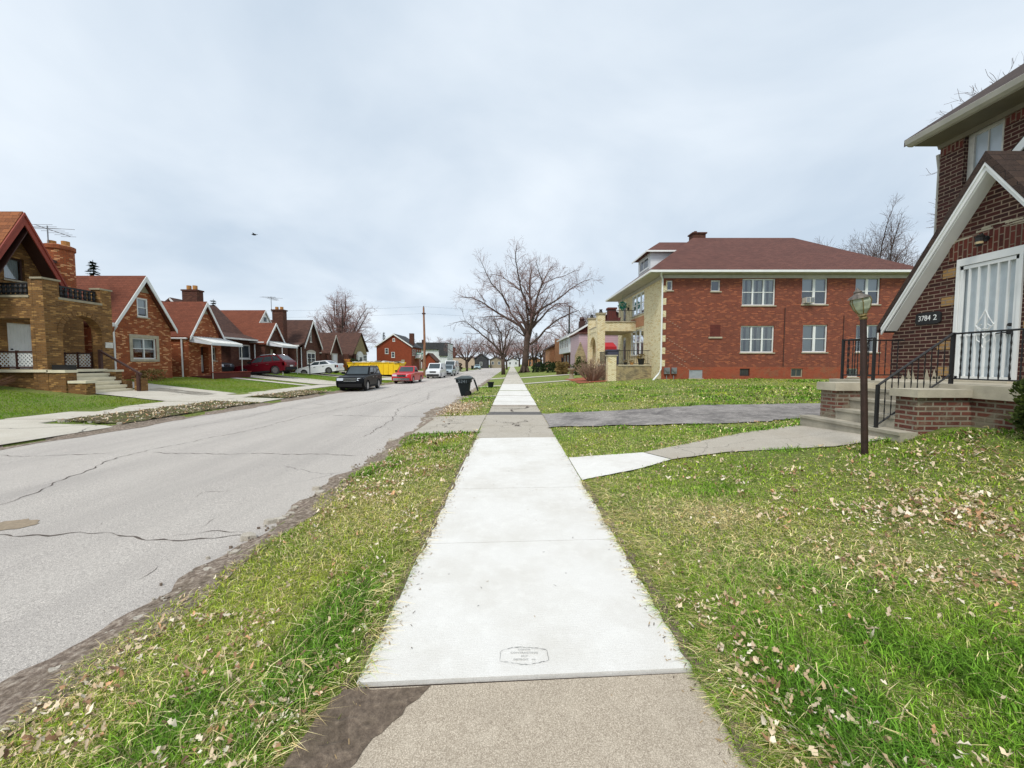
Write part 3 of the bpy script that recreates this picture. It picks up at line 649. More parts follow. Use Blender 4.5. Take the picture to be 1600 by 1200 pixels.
for r0, r1, dens, bw, hm in BANDS:
    x0, x1, y0, y1 = -2.7, min(r1, 26), max(-1.2, -r1), r1
    N = int((x1-x0)*(y1-y0)*dens); x = rng.uniform(x0, x1, N); y = rng.uniform(y0, y1, N)
    d = np.hypot(x, y); k = (d >= r0) & (d < r1) & (np.abs(x) < 1.5*np.maximum(y, 0)+2.2); x, y = x[k], y[k]
    k = keep(x, y); x, y = x[k], y[k]
    a, b, e = vnoise(x, y, .8, 1), vnoise(x, y, .22, 2), vnoise(x, y, 2.6, 3)
    edge = np.exp(-np.abs(x+.95)/.16)*(x < 0)+np.exp(-np.abs(x-1.2)/.2)*(x > 0)*(y < 5.4)
    lush = np.clip((.55*a+.3*b+.45*e-.66)*3.0, 0, .8)
    lush = np.maximum(lush, np.clip(1.3*np.exp(-((x+1.15)/.3)**2-((y-2.3)/1.1)**2), 0, 1))
    lush = np.maximum(lush, np.clip(1.2*np.exp(-((x-1.5)/.35)**2-((y-1.5)/.8)**2), 0, 1))
    lush = np.maximum(lush, np.clip(1.0*np.exp(-((x+1.6)/.35)**2-((y-1.75)/.45)**2), 0, 1))
    strawp = np.clip(.2+.75*(vnoise(x, y, 1.1, 7)-.45), .1, .62); strawp = np.where((x > 1.5) & (x < 4.5) & (y > 2.4) & (y < 4.6), strawp+.15, strawp)
    dead = .9*np.exp(-((x-2.2)/.35)**2-((y-3.95)/.28)**2); strawp = np.clip(strawp*(1-.75*lush)+dead+.25*edge*(b > .5), 0, .95)
    k = rng.random(len(x)) < (.55+.45*lush+.2*b)*(1-.35*np.clip(edge, 0, 1)); x, y, a, b, e, lush, strawp, edge = [q[k] for q in (x, y, a, b, e, lush, strawp, edge)]
    n = len(x); z = gzv(x, y)-.008
    mat_ = rng.random(n) < .5; h = (np.where(mat_, rng.uniform(.006, .02, n), rng.uniform(.016, .04, n))*(1+.4*e)+(~mat_)*lush*rng.uniform(.01, .065, n))*hm
    tall = rng.random(n) < .02; h[tall] *= 1.6
    straw = rng.random(n) < strawp
    h = np.where(straw, h*rng.uniform(.7, 1.3, n), h)
    lean = rng.uniform(.25, 1.1, n)+.7*straw+mat_*1.6; az = rng.uniform(0, 2*np.pi, n)
    az = np.where((edge > .35) & (rng.random(n) < .65), np.where(x < 0, 0, np.pi)+rng.normal(0, .6, n), az)
    w = bw*rng.uniform(.6, 1.4, n)*(1+.5*(lush > .5)); ln_ = h*rng.uniform(1, 1.5, n)+(edge > .35)*(b > .5)*.022+mat_*.012
    dx, dy = np.cos(az), np.sin(az); pa = az+np.pi/2+rng.normal(0, .5, n); px, py = np.cos(pa)*w/2, np.sin(pa)*w/2
    m1x, m1y, m1z = x+dx*ln_*lean*.25, y+dy*ln_*lean*.25, z+h*.62
    tx, ty, tz = x+dx*ln_*lean, y+dy*ln_*lean, z+h*np.clip(1.05-.25*lean, .5, 1)
    V = np.stack([np.stack([x-px, y-py, z], 1), np.stack([x+px, y+py, z], 1), np.stack([m1x-px*.8, m1y-py*.8, m1z], 1), np.stack([m1x+px*.8, m1y+py*.8, m1z], 1), np.stack([tx, ty, tz], 1)], 1)
    olive, green, lushc, strawc, tan = L3(172, 182, 62, 1.25), L3(140, 178, 56, 1.2), L3(104, 156, 52, 1.05), L3(244, 234, 184, 1.15), L3(216, 190, 132, 1.1)
    straw = straw | (mat_ & (rng.random(n) < .3*(1-lush)))
    t1 = np.clip(a*1.1+rng.normal(0, .2, n), 0, 1)[:, None]; c_ = olive*(1-t1)+green*t1
    warm = np.clip((x < 0)*(y > 3)*.45+(x > 1.2)*(y > 9)*.2, 0, 1)[:, None]; c_ = c_*(1-warm*.4)+L3(168, 150, 56, 1)*warm*.4
    c_ = c_*(1-lush[:, None]*.85)+lushc*lush[:, None]*.85
    s_ = rng.random(n)[:, None]; c_ = np.where(straw[:, None], strawc*s_+tan*(1-s_), c_)
    c_ = c_*rng.choice([.3, .75, 1.1, 1.5], n, p=[.25, .25, .3, .2])[:, None]*rng.uniform(.85, 1.15, n)[:, None]
    VV.append(V); CC.append(c_)
V = np.concatenate(VV); C_ = np.concatenate(CC)
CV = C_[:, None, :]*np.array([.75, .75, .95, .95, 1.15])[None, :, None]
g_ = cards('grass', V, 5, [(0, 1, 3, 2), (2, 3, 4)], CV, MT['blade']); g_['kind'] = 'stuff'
# left lawns
x = rng.uniform(-22.3, -11.3, 160000); y = rng.uniform(5, 60, 160000)
LAWN = ((x < -15.4) & (((y < 16.8) & (y > 9.4)) | ((y > 21.4) & (y < 28.4)) | ((y > 29.4) & (y < 30)) | ((y > 33) & (y < 39.4)) | ((y > 42.4) & (y < 46.9)) | ((y > 50.1) & (y < 60))) & ~((x < -18) & (y > 15.8) & (y < 21))) | ((x > -13.3) & (x < -11.4) & (y > 11) & (y < 24) & (rng.random(160000) < .45)) | ((x > -13.3) & (((y > 24) & (y < 29.8)) | ((y > 33) & (y < 39.4)) | ((y > 42.4) & (y < 46.9)) | ((y > 50.1) & (y < 60))))
x, y = x[LAWN], y[LAWN]; n = len(x); z = gzv(x, y)-.01; h = rng.uniform(.03, .08, n); az = rng.uniform(0, 6.28, n); w = rng.uniform(.015, .035, n)
px, py = np.cos(az)*w/2, np.sin(az)*w/2; jx, jy = rng.normal(0, .03, n), rng.normal(0, .03, n)
V = np.stack([np.stack([x-px, y-py, z], 1), np.stack([x+px, y+py, z], 1), np.stack([x+jx, y+jy, z+h], 1)], 1)
a = vnoise(x, y, 1.5, 5)[:, None]; c_ = (L3(96, 150, 26, 1)*(1-a)+L3(148, 160, 44, 1)*a)*rng.uniform(.7, 1.3, n)[:, None]
g_ = cards('left_lawn_grass', V, 3, [(0, 1, 2)], c_, MT['blade']); g_['kind'] = 'stuff'
# leaves
def leaves(name, x, y, z0, size, dark=0):
    n = len(x); z = z0+rng.uniform(.01, .05, n); s = size*rng.uniform(.45, 1.3, n); az = rng.uniform(0, 6.28, n)
    # leaf plan: stem, two lobes each side, tip ; folded and curled
    P = np.array([(-.5, 0, 0), (-.18, .26, 0), (-.02, .14, 0), (.2, .3, 0), (.5, .02, 0), (.18, -.28, 0), (0, -.13, 0), (-.2, -.27, 0), (-.1, 0, 0), (.2, 0, 0)])
    Q = np.repeat(P[None], n, 0)*s[:, None, None]; Q[:, :, 1] *= rng.uniform(.6, 1.15, n)[:, None]
    Q += rng.normal(0, .035, Q.shape)*s[:, None, None]
    fold = rng.uniform(-.2, 1.1, n)[:, None]; curl = rng.uniform(-1.5, 2.4, n)[:, None]
    Q[:, :, 2] += np.abs(Q[:, :, 1])*fold+curl*(Q[:, :, 0]**2)/s[:, None]
    tl = rng.normal(0, .45, (n, 2)); Q[:, :, 2] += Q[:, :, 0]*tl[:, :1]+Q[:, :, 1]*tl[:, 1:]
    ca, sa = np.cos(az)[:, None], np.sin(az)[:, None]; X = Q[:, :, 0]*ca-Q[:, :, 1]*sa; Y = Q[:, :, 0]*sa+Q[:, :, 1]*ca
    V = np.stack([X+x[:, None], Y+y[:, None], Q[:, :, 2]-Q[:, :, 2].min(1)[:, None]+z[:, None]], 2)
    pal = np.stack([L3(216, 196, 166, 1), L3(190, 166, 134, 1), L3(230, 218, 196, 1), L3(160, 124, 94, 1), L3(206, 160, 120, 1), L3(128, 100, 80, 1)]); c_ = pal[rng.choice(6, n, p=[.3, .22, .2, .12, .08, .08])]*rng.uniform(.75, 1.25, n)[:, None]
    return cards(name, V, 10, [(0, 1, 2, 8), (8, 2, 3, 9), (9, 3, 4), (9, 4, 5), (8, 9, 5, 6), (0, 8, 6, 7)], c_, MT['leafm'])
def scatter(x0, x1, y0, y1, N, thr, seed, sc=.45):
    x = rng.uniform(x0, x1, N); y = rng.uniform(y0, y1, N); v = .6*vnoise(x, y, sc, seed)+.4*vnoise(x, y, sc*.3, seed+1)
    k = (rng.random(N) < np.clip((v-thr)*4, .03, 1)) & keep(x, y); return x[k], y[k]
LX, LY = [], []
for q in ((-2.5, -.9, .4, 2.6, 3200, .42, 21, .3), (-2.5, -.9, 2.6, 9.5, 4200, .46, 22), (1.1, 4.5, .2, 2.6, 7000, .42, 23, .4), (1.1, 6.5, 2.4, 5.5, 4600, .5, 24), (2.5, 6.8, .6, 3.9, 7500, .42, 25), (1.1, 8, 5, 10, 1600, .5, 26), (1.1, 12, 12, 26, 500, .5, 27)):
    a, b = scatter(*q); LX.append(a); LY.append(b)
x, y = np.concatenate(LX), np.concatenate(LY); d = np.hypot(x, y)
lo = leaves('fallen_leaves', x, y, gzv(x, y), np.where(d < 5, .034, .05)*np.where(rng.random(len(x)) < .06, 1.4, 1)); lo['kind'] = 'stuff'
N = 2600; x = rng.normal(-2.0, .42, N); y = rng.normal(14.9, 1.05, N); k = (x > -3) & (x < -.9); x, y = x[k], y[k]
lo = leaves('leaf_pile', x, y, gzv(x, y)+np.abs(rng.normal(0, .025, len(x))), np.full(len(x), .06)); lo['kind'] = 'stuff'
N = 1300; x = rng.uniform(-13.3, -11.2, N); y = np.where(rng.random(N) < .6, rng.uniform(11, 17, N), rng.uniform(19.2, 24, N))
lo = leaves('verge_litter', x, y, gzv(x, y)+.03, np.full(len(x), .07)); lo['kind'] = 'stuff'

# ------------------------------------------------------------------ windows, roofs and other building helpers
def window(root, F, u0, u1, z0, z1, n=1, rails=1, fr=.05, proud=.03, inset=0, mat='white', glassm='dglass', sill='white', curtain=None, mull=.07, ac=None, sillh=.07, name='window', grid=0, fwd=0):
    """frame + bars (window), pane, sill and curtain as its pieces; inset > 0 sits in a real opening"""
    mb = MB(); d0, d1 = (-inset-.05, -inset+.01) if inset else (0, proud)
    d0 += fwd; d1 += fwd
    mb.fbox(F, u0, u1, z1-fr, z1, d0, d1); mb.fbox(F, u0, u1, z0, z0+fr, d0, d1)
    mb.fbox(F, u0, u0+fr, z0+fr, z1-fr, d0, d1); mb.fbox(F, u1-fr, u1, z0+fr, z1-fr, d0, d1)
    wu = (u1-u0-2*fr-(n-1)*mull)/n
    for i in range(n):
        a = u0+fr+i*(wu+mull)
        if i: mb.fbox(F, a-mull, a, z0+fr, z1-fr, d0, d1+.004)
        if rails: zm = (z0+z1)/2; mb.fbox(F, a, a+wu, zm-.022, zm+.022, d0, d1-.006)
        for g in range(1, grid+1): mb.fbox(F, a+wu*g/(grid+1)-.008, a+wu*g/(grid+1)+.008, z0+fr, z1-fr, d0, d1-.012)
    w = mb.build(name, MT[mat], root)
    mb = MB(); dd = d0+.02 if inset else fwd+proud*.35
    mb.quad(F(u0+fr, z0+fr, dd), F(u1-fr, z0+fr, dd), F(u1-fr, z1-fr, dd), F(u0+fr, z1-fr, dd)); mb.build('pane', MT[glassm], w, recalc=False)
    if sill:
        mb = MB(); mb.fbox(F, u0-.06, u1+.06, z0-sillh, z0-.002, (-inset if inset else 0)+fwd, .06+fwd); mb.build('sill', MT[sill], w)
    if curtain:
        mb = MB(); c0 = d0-.06
        for i in range(n):
            a = u0+fr+i*(wu+mull); segs = [(a, a+wu*.36), (a+wu*.62, a+wu)] if curtain == 'curtain' else [(a, a+wu)]
            zb = z0+fr if curtain != 'blindhalf' else (z0+z1)/2
            for s0, s1 in segs:
                k = 14; P = [F(s0+(s1-s0)*j/k, zb, c0-.02*abs(math.sin(j*1.6+i))) for j in range(k+1)]+[F(s0+(s1-s0)*j/k, z1-fr, c0-.02*abs(math.sin(j*1.6+i))) for j in range(k+1)]
                mb.add(P, [(j, j+1, j+k+2, j+k+1) for j in range(k)])
        mb.build('curtain', MT['blind' if 'blind' in curtain else 'curtain'], w, recalc=False)
    return w
def gable_sec(mb, axis, u, zr_, half0, half1, slope, a0, a1, th=.16, m=0, slope1=None):
    """gable roof shell; axis 'x': ridge runs along X, section in (y,z)"""
    s1 = slope1 or slope; F = (lambda p, z, d: (d, p, z)) if axis == 'x' else (lambda p, z, d: (p, d, z))
    mb.prism(F, [(u-half0, zr_-half0*slope), (u, zr_), (u+half1, zr_-half1*s1), (u+half1, zr_-half1*s1-th), (u, zr_-th*1.2), (u-half0, zr_-half0*slope-th)], a0, a1, m)
def chevron(mb, F, u, zt, half0, half1, slope, w, d0, d1, slope1=None, m=0):
    s1 = slope1 or slope
    mb.prism(F, [(u-half0, zt-half0*slope), (u, zt), (u+half1, zt-half1*s1), (u+half1, zt-half1*s1-w), (u, zt-w*1.25), (u-half0, zt-half0*slope-w)], d0, d1, m)
def downspout(root, F, u, z0, z1, d=.06, r=.045, mat='white', kick=.25, name='downspout'):
    mb = MB(); mb.tube([F(u, z1, d+.2), F(u, z1-.15, d+.1), F(u, z1-.4, d), F(u, z0+.3, d), F(u, z0+.05, d+kick)], r, 8); return mb.build(name, MT[mat], root)
def railing(mb, P0, P1, h0, h1, n, twist=False, r=.008, top=.016, ends=True, low=.08):
    P0, P1 = Vector(P0), Vector(P1); Z = Vector((0, 0, 1))
    a, b = P0+Z*h1, P1+Z*h1; mb.tube([a, b], top, 6); mb.tube([P0+Z*low, P1+Z*low], top*.8, 6)
    for i in range(1, n):
        q = P0.lerp(P1, i/n)
        if twist:
            k = 12; P = [q+Z*(low+(h1-low)*j/k) for j in range(k+1)]; mb.tube(P, [r*(1.5 if j % 2 else .8) for j in range(k+1)], 5)
        else: mb.tube([q+Z*low, q+Z*h1], r, 5)

# ------------------------------------------------------------------ house on the right with the gabled entry
MT['frost'] = simple('frosted_pane', S(188, 200, 212, .85), .15, var=.12, sc=2)
K = thing('brick_house', (9.2, 2.5, .75), 'dark maroon brick house with steep white-trimmed gabled entry and white security door', 'house')
F92, F83 = FW(9.2), FW(8.3)
mb = MB()
mb.panel(F92, rect(-6, 8.5, .3, 6.42), [rect(7.42, 8.06, 4.95, 6.34), rect(2.9, 4.4, 4.9, 6.2), rect(2.4, 4.3, 1.9, 3.6)], -.25, 0)
mb.panel(FN(8.5), [(9.46, .3), (17, .3), (17, 6.42), (13.1, 9.1), (9.46, 6.6)], [], -.25, -.002)
mb.panel(FS(-6), rect(9.46, 17, .3, 6.4), [], -.25, 0); mb.box(16.75, 17, -5.74, 8.2, .3, 6.4)
mb.build('wall', MT['brickK'], K)
for u0, u1 in ((6.2, 7.41), (8.07, 8.47)): mb = MB(); mb.fbox(F92, u0, u1, 6.1, 6.4, 0, .012); mb.build('soldier_course', MT['brickKv'], K)
mb = MB()   # entry gable
AP, SL = 6.69, 1.555
zt = lambda y: 4.98-abs(y-AP)*SL
mb.panel(F83, [(4.96, .3), (8.42, .3), (8.42, zt(8.42)), (AP, zt(AP)), (4.96, zt(4.96))], [rect(6.31, 7.25, 1.37, 3.6)], -.22, 0)
mb.panel(FN(8.42), rect(8.53, 9.2, .3, 2.2), [], -.2, -.003); mb.panel(FS(4.96), rect(8.53, 9.2, .3, 2.2), [], -.2, -.003)
mb.build('entry_wall', MT['brickK'], K)
mb = MB()
arch = [(7.4-(1.24)*i/12, 3.66+.1*math.sin(math.pi*i/12)) for i in range(13)]
mb.prism(F83, [(7.4, 3.6)]+[(a, b+.24) for a, b in arch]+[(6.16, 3.6)], .002, .014); mb.build('door_arch', MT['brickKv'], K)
for y, z in ((7.27, 3.3), (7.27, 2.78), (7.3, 1.95), (6.05, 3.1), (6.05, 2.2), (7.28, 1.45)): mb = MB(); mb.fbox(F83, y, y+.22, z, z+.16, .0015, .01); mb.build('accent_brick', MT['bricktan'], K)
mb = MB(); chunkz = [(6.0, 4.02), (6.3, 4.06), (6.6, 4.08), (6.9, 4.06), (7.15, 4.0)]
for i in range(26): y = random.uniform(5.9, 7.35); z = 3.98+.06*math.sin(y*5)+random.uniform(-.02, .03); mb.fbox(F83, y, y+random.uniform(.08, .25), z, z+random.uniform(.01, .03), .002, random.uniform(.008, .02))
mb.build('mortar_smear', MT['stone'], K); mb = MB()
for i in range(9): y = random.uniform(7.3, 8.1); zz_ = 1.32; mb.prism(F83, [(y, zz_), (y+.12, zz_), (y+.07, zz_+random.uniform(.08, .3))], .002, .006)
mb.build('mortar_smear', MT['stone'], K)
mb = MB(); gable_sec(mb, 'x', AP, 5.27, 1.7, 1.78, SL, 8.0, 9.19, .15); mb.build('entry_roof', MT['roofDk'], K)
mb = MB(); Ft = FW(8.06)
chevron(mb, Ft, AP, 5.11, 1.66, 1.72, SL, .13, 0, .03); chevron(mb, Ft, AP, 5.1, 1.64, 1.7, SL, .05, .031, .055)
for s in (-1, 1):   # soffit under the rake
    a, b = (AP, 4.93), (AP+s*1.64, 4.93-1.64*SL); mb.hexa([(8.06, a[0], a[1]), (8.06, b[0], b[1]), (8.3, b[0], b[1]), (8.3, a[0], a[1]), (8.06, a[0], a[1]+.02), (8.06, b[0], b[1]+.02), (8.3, b[0], b[1]+.02), (8.3, a[0], a[1]+.02)])
mb.build('rake_trim', MT['white'], K)
mb = MB()   # main roof, eave and gutter
mb.prism(lambda u, z, d: (u, d, z), [(8.52, 6.5), (12.9, 9.38), (17.4, 6.5), (17.4, 6.38), (12.9, 9.22), (8.6, 6.4)], -6.4, 8.56); mb.build('roof', MT['roofDk'], K)
mb = MB(); mb.box(8.66, 9.2, -6.4, 8.52, 6.34, 6.38)
mb.prism(lambda u, z, d: (u, d, z), [(9.15, 6.26), (9.197, 6.26), (9.197, 6.338), (9.12, 6.338)], -6, 8.5); mb.build('soffit', MT['eave'], K)
mb = MB(); mb.prism(lambda u, z, d: (u, d, z), [(8.5, 6.49), (8.47, 6.47), (8.5, 6.38), (8.57, 6.345), (8.65, 6.345), (8.65, 6.49)], -6.4, 8.56)
mb.build('gutter', MT['cream'], K); mb = MB(); mb.tube([(9.25, 8.58, 6.2), (9.3, 8.58, 5.9), (9.3, 8.58, .8)], .04, 8); mb.build('downspout', MT['cream'], K)
mb = MB(); mb.prism(lambda u, z, d: (u, d, z), [(8.5, 6.36), (12.9, 9.2), (12.9, 9.34), (8.5, 6.5)], 8.562, 8.59); mb.prism(lambda u, z, d: (u, d, z), [(17.4, 6.36), (12.9, 9.2), (12.9, 9.34), (17.4, 6.5)], 8.562, 8.59); mb.build('rake_board', MT['brownwood'], K)
window(K, F92, 7.42, 8.06, 4.95, 6.34, 1, 0, .1, 0, .1, 'whitedirty', 'frost', 'whitedirty', None, grid=1)
window(K, F92, 2.9, 4.4, 4.9, 6.2, 2, 1, .07, 0, .1, 'white', 'glass', 'stone', 'blind'); window(K, F92, 2.4, 4.3, 1.9, 3.6, 2, 1, .07, 0, .1, 'white', 'glass', 'stone', 'curtain')
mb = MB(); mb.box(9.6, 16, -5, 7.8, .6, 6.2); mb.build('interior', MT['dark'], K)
mb = MB(); Fh = FW(9.0); chevron(mb, Fh, 6.35, 6.28, .9, .84, 1.05, .17, 0, .03); mb.build('window_hood', MT['white'], K)
mb = MB(); gable_sec(mb, 'x', 6.35, 6.33, .93, .87, 1.05, 8.98, 9.19, .05); mb.build('hood_roof', MT['roofDk'], K)
mb = MB(); mb.fbox(F92, 5.85, 6.8, 4.6, 5.5, .003, .04); mb.build('hood_panel', MT['sidW'], K)
# security door
dr = MB(); y0, y1, z0, z1 = 6.31, 7.25, 1.37, 3.6
dr.fbox(F83, y0, y0+.05, z0, z1, -.06, .03); dr.fbox(F83, y1-.05, y1, z0, z1, -.06, .03); dr.fbox(F83, y0+.05, y1-.05, z1-.13, z1, -.06, .03)
door = dr.build('door', MT['white'], K)
mb = MB(); mb.fbox(F83, y0+.05, y1-.05, z0, z1-.13, -.11, -.07); mb.fbox(F83, y0+.2, y1-.2, z0+.25, z0+.9, -.07, -.06); mb.build('door_leaf', simple('door_screen_white', S(205, 214, 218, .95), .5, var=.06, sc=6), door)
mb = MB(); a, b, zb, ztp = y0+.055, y1-.055, z0+.03, z1-.14
for u in (a, b-.045): mb.fbox(F83, u, u+.045, zb, ztp, -.03, .012)
mb.fbox(F83, a, b, ztp-.06, ztp, -.03, .012); mb.fbox(F83, a, b, zb, zb+.05, -.03, .012); mb.fbox(F83, a, b, 2.18, 2.205, -.02, .008)
for i in range(1, 6): u = a+(b-a)*i/6; mb.fbox(F83, u-.011, u+.011, zb, ztp, -.02, .01)
c0 = (a+b)/2; P = [(c0, 2.62), (c0-.06, 2.48), (c0-.13, 2.36), (c0, 2.18), (c0+.13, 2.36), (c0+.06, 2.48), (c0, 2.62)]
mb.tube([F83(u, z, .015) for u, z in P], .009, 5)
for s in (-1, 1):
    mb.tube([F83(c0+s*q, z, .015) for q, z in ((0, 2.12), (.05, 2.2), (.11, 2.2), (.1, 2.1), (.04, 2.05), (.0, 1.95))], .008, 5); mb.tube([F83(c0+s*q, z, .015) for q, z in ((0, 2.3), (.05, 2.28), (.09, 2.33), (.04, 2.37))], .008, 5)
mb.build('security_grille', MT['white'], door)
mb = MB(); mb.lathe([(.0, 0), (.03, .005), (.03, .03), (.0, .035)], F83(y0+.14, 2.33, .01), 'x', 12); mb.build('deadbolt', MT['black'], door); mb = MB(); mb.lathe([(0, 0), (.035, .0), (.035, .02), (0, .025)], F83(y0+.14, 2.2, .01), 'x', 12)
mb.tube([F83(y0+.14, 2.2, .05), F83(y0+.17, 2.2, .06), F83(y0+.27, 2.19, .055)], .012, 6); mb.build('door_handle', MT['black'], door)
# porch slab, cheek walls, steps, railings (all part of the house)
mb = MB(); mb.box(6.93, 8.3, 4.0, 8.25, .3, 1.16); mb.box(6.1, 6.93, 7.2, 7.56, .3, 1.17); mb.box(6.1, 6.93, 5.76, 6.08, .3, 1.17); mb.build('porch_base', MT['brickKs'], K)
mb = MB(); mb.box(6.86, 8.298, 3.96, 8.3, 1.162, 1.355); mb.box(6.04, 6.858, 7.15, 7.6, 1.172, 1.32); mb.box(6.04, 6.858, 5.7, 6.13, 1.172, 1.29); mb.box(8.0, 8.296, 6.2, 7.35, 1.357, 1.385); mb.build('porch_cap', simple('porch_concrete', S(188, 180, 160, .85), .85, var=.22, sc=3, bump=.3), K)
mb = MB()
for x_, z_, a_, b_ in ((5.83, .645, 5.72, 7.72), (6.1, .845, 6.082, 7.198), (6.36, 1.045, 6.082, 7.198), (6.62, 1.22, 6.082, 7.198)):
    mb.box(x_, 6.925, a_ if x_ > 6 else a_, b_, z_-.21, z_-.05) if x_ > 6 else mb.box(x_, 6.095, a_, b_, .2, z_-.05)
    mb.box(x_-.02, (6.925 if x_ > 6 else 6.095), a_, b_, z_-.049, z_)
mb.build('steps', simple('step_concrete', S(172, 165, 148, .82), .88, var=.25, sc=3.5, bump=.35), K)
mb = MB()
for (x_, y_, za, zb) in ((5.88, 6.16, .5, 1.34), (7.0, 6.12, 1.3, 2.17)): mb.box(x_-.02, x_+.02, y_-.02, y_+.02, za, zb)
mb.tube([(5.88, 6.16, 1.33), (7.0, 6.12, 2.16)], .018, 6); mb.tube([(5.88, 6.16, .68), (6.3, 6.14, 1.0), (6.98, 6.12, 1.5)], .013, 6)
for i in range(1, 11):
    f = i/11; x_ = 5.88+1.12*f; za = .68+.82*f; zb = 1.33+.83*f; k = 8
    mb.tube([(x_, 6.14, za+(zb-za)*j/k) for j in range(k+1)], [.0055 if j % 2 else .010 for j in range(k+1)], 5)
railing(mb, (7.0, 6.12, 1.36), (7.0, 4.1, 1.36), 0, .79, 17, True, .008); mb.build('railing', MT['black'], K); mb = MB()
for (x_, y_, za, zb) in ((6.98, 8.12, 1.32, 2.19), (6.98, 7.42, 1.32, 2.17)): mb.box(x_-.02, x_+.02, y_-.02, y_+.02, za, zb)
railing(mb, (6.98, 8.12, 1.36), (6.98, 7.42, 1.36), 0, .81, 6, True, .008); railing(mb, (6.98, 8.12, 1.36), (8.28, 8.14, 1.36), 0, .81, 10, True, .008)
mb.build('railing', MT['black'], K)
# house number plaque and wall lamp
mb = MB(); P = [(7.93, 2.5), (7.93, 2.66), (7.88, 2.7), (7.52, 2.7), (7.47, 2.66), (7.47, 2.5), (7.52, 2.46), (7.88, 2.46)]; mb.prism(F83, P, .003, .03)
pl = mb.build('number_plaque', MT['black'], K)
text(pl, 'lettering', '3784', .15, Matrix.Translation((8.267, 7.76, 2.58)) @ Matrix.Rotation(R(-90), 4, 'Z') @ Matrix.Rotation(R(90), 4, 'X') @ Matrix.Diagonal((.78, 1, 1, 1)), MT['white'])
text(pl, 'lettering', '2', .15, Matrix.Translation((8.267, 7.565, 2.58)) @ Matrix.Rotation(R(-90), 4, 'Z') @ Matrix.Rotation(R(90), 4, 'X'), MT['white'])
mb = MB(); mb.lathe([(.0, .0), (.05, .0), (.05, .03), (0, .03)], (8.27, 6.83, 3.86), 'x', 10); mb.tube([(8.26, 6.83, 3.86), (8.2, 6.83, 3.95), (8.16, 6.83, 3.92)], .012, 6); mb.lathe([(.01, .0), (.07, -.03), (.055, -.06), (.05, -.17), (.03, -.2), (.0, -.2)], (8.16, 6.83, 3.93), 'z', 8); wl_ = mb.build('wall_lamp', MT['black'], K)
mb = MB(); mb.lathe([(.0, 0), (.052, .0), (.052, .08), (0, .08)], (8.16, 6.83, 3.765), 'z', 8); mb.build('lamp_glass', simple('frosted_amber_glass', S(190, 170, 130, .8), .3), wl_)

# rusty lamp post in the lawn, leaning, broken lantern
LPX, LPY = 5.13, 5.52; zb = gz(LPX, LPY)
lp = thing('lamp_post', (LPX, LPY, zb), 'rusty brown garden lamp post leaning left with a broken crooked lantern on top', 'lamp post')
top = Vector((LPX-.10, LPY+.02, 2.31)); base = Vector((LPX, LPY, zb-.05)); ax = (top-base).normalized()
mb = MB(); mb.tube([base, base.lerp(top, .5), top], [.042, .04, .038], 14); mb.build('pole', MT['post'], lp, smooth=False)
mb = MB()
tiltd = (ax+Vector((-.14, 0, 0))).normalized(); u_ = Vector((0, 1, 0)); v_ = tiltd.cross(u_).normalized(); u_ = v_.cross(tiltd)
def ringl(mb, prof, n, c, m=0):
    vs = []; 
    for r, h in prof:
        for j in range(n):
            t = 2*math.pi*(j+.5)/n; q = c+tiltd*h*1.15+(u_*math.cos(t)+v_*math.sin(t))*r*1.1; vs.append(tuple(q))
    k = len(prof); mb.add(vs, [(i*n+j, i*n+(j+1) % n, (i+1)*n+(j+1) % n, (i+1)*n+j) for i in range(k-1) for j in range(n)]+[tuple(range(n)), tuple(range((k-1)*n, k*n))], m)
mb.lathe([(.045, 0), (.05, .02), (.03, .05)], tuple(top), 'z', 12)
ringl(mb, [(.02, .03), (.05, .05), (.045, .07)], 12, top)
for j in range(6):
    t = 2*math.pi*(j+.5)/6; P = [top+tiltd*h*1.15+(u_*math.cos(t)+v_*math.sin(t))*r*1.1 for r, h in ((.045, .07), (.085, .13), (.112, .22), (.1, .27))]; mb.tube(P, .006, 5)
mb.build('lantern_frame', simple('tarnished_brass', S(150, 132, 84, .7), .5, .4, var=.3, sc=20), lp)
mb = MB(); ringl(mb, [(.04, .075), (.08, .13), (.107, .22), (.095, .268)], 6, top); mb.build('lantern_glass', simple('lantern_pane', S(176, 184, 162, .85), .3, var=.3, sc=14), lp)
mb = MB(); ringl(mb, [(.115, .262), (.1, .285), (.055, .31), (.04, .33), (.045, .345), (.02, .37), (.0, .4)], 12, top-Vector((.02, 0, 0))); mb.build('lantern_cap', simple('weathered_grey_cap', S(120, 112, 104, .7), .6, .3, var=.35, sc=25), lp)
mb = MB(); ringl(mb, [(.01, .1), (.02, .12), (.03, .16), (.02, .2)], 10, top); mb.build('bulb', MT['whitedirty'], lp)

# small evergreen at the frame edge
def foliage(mb, c, r, N, s, seed=0, up=.3, m=0):
    rr = random.Random(seed)
    for i in range(N):
        while True:
            p = Vector((rr.uniform(-1, 1), rr.uniform(-1, 1), rr.uniform(-1, 1)))
            if p.length < 1: break
        p = p.normalized()*(p.length**.45); lump = 1+.18*math.sin(p.x*7+seed)+.15*math.sin(p.z*9+seed*2)
        q = Vector((c[0]+p.x*r[0]*lump, c[1]+p.y*r[1]*lump, c[2]+p.z*r[2]*lump)); d = (p+Vector((rr.gauss(0, .5), rr.gauss(0, .5), up+rr.gauss(0, .4)))).normalized()
        a = d.orthogonal().normalized(); a = (Matrix.Rotation(rr.uniform(0, 6.28), 3, d) @ a)*s*.35; l = s*rr.uniform(.6, 1.4)
        mb.add([q-a*.3, q+d*l*.5-a, q+d*l, q+d*l*.5+a], [(0, 1, 2, 3)], m)
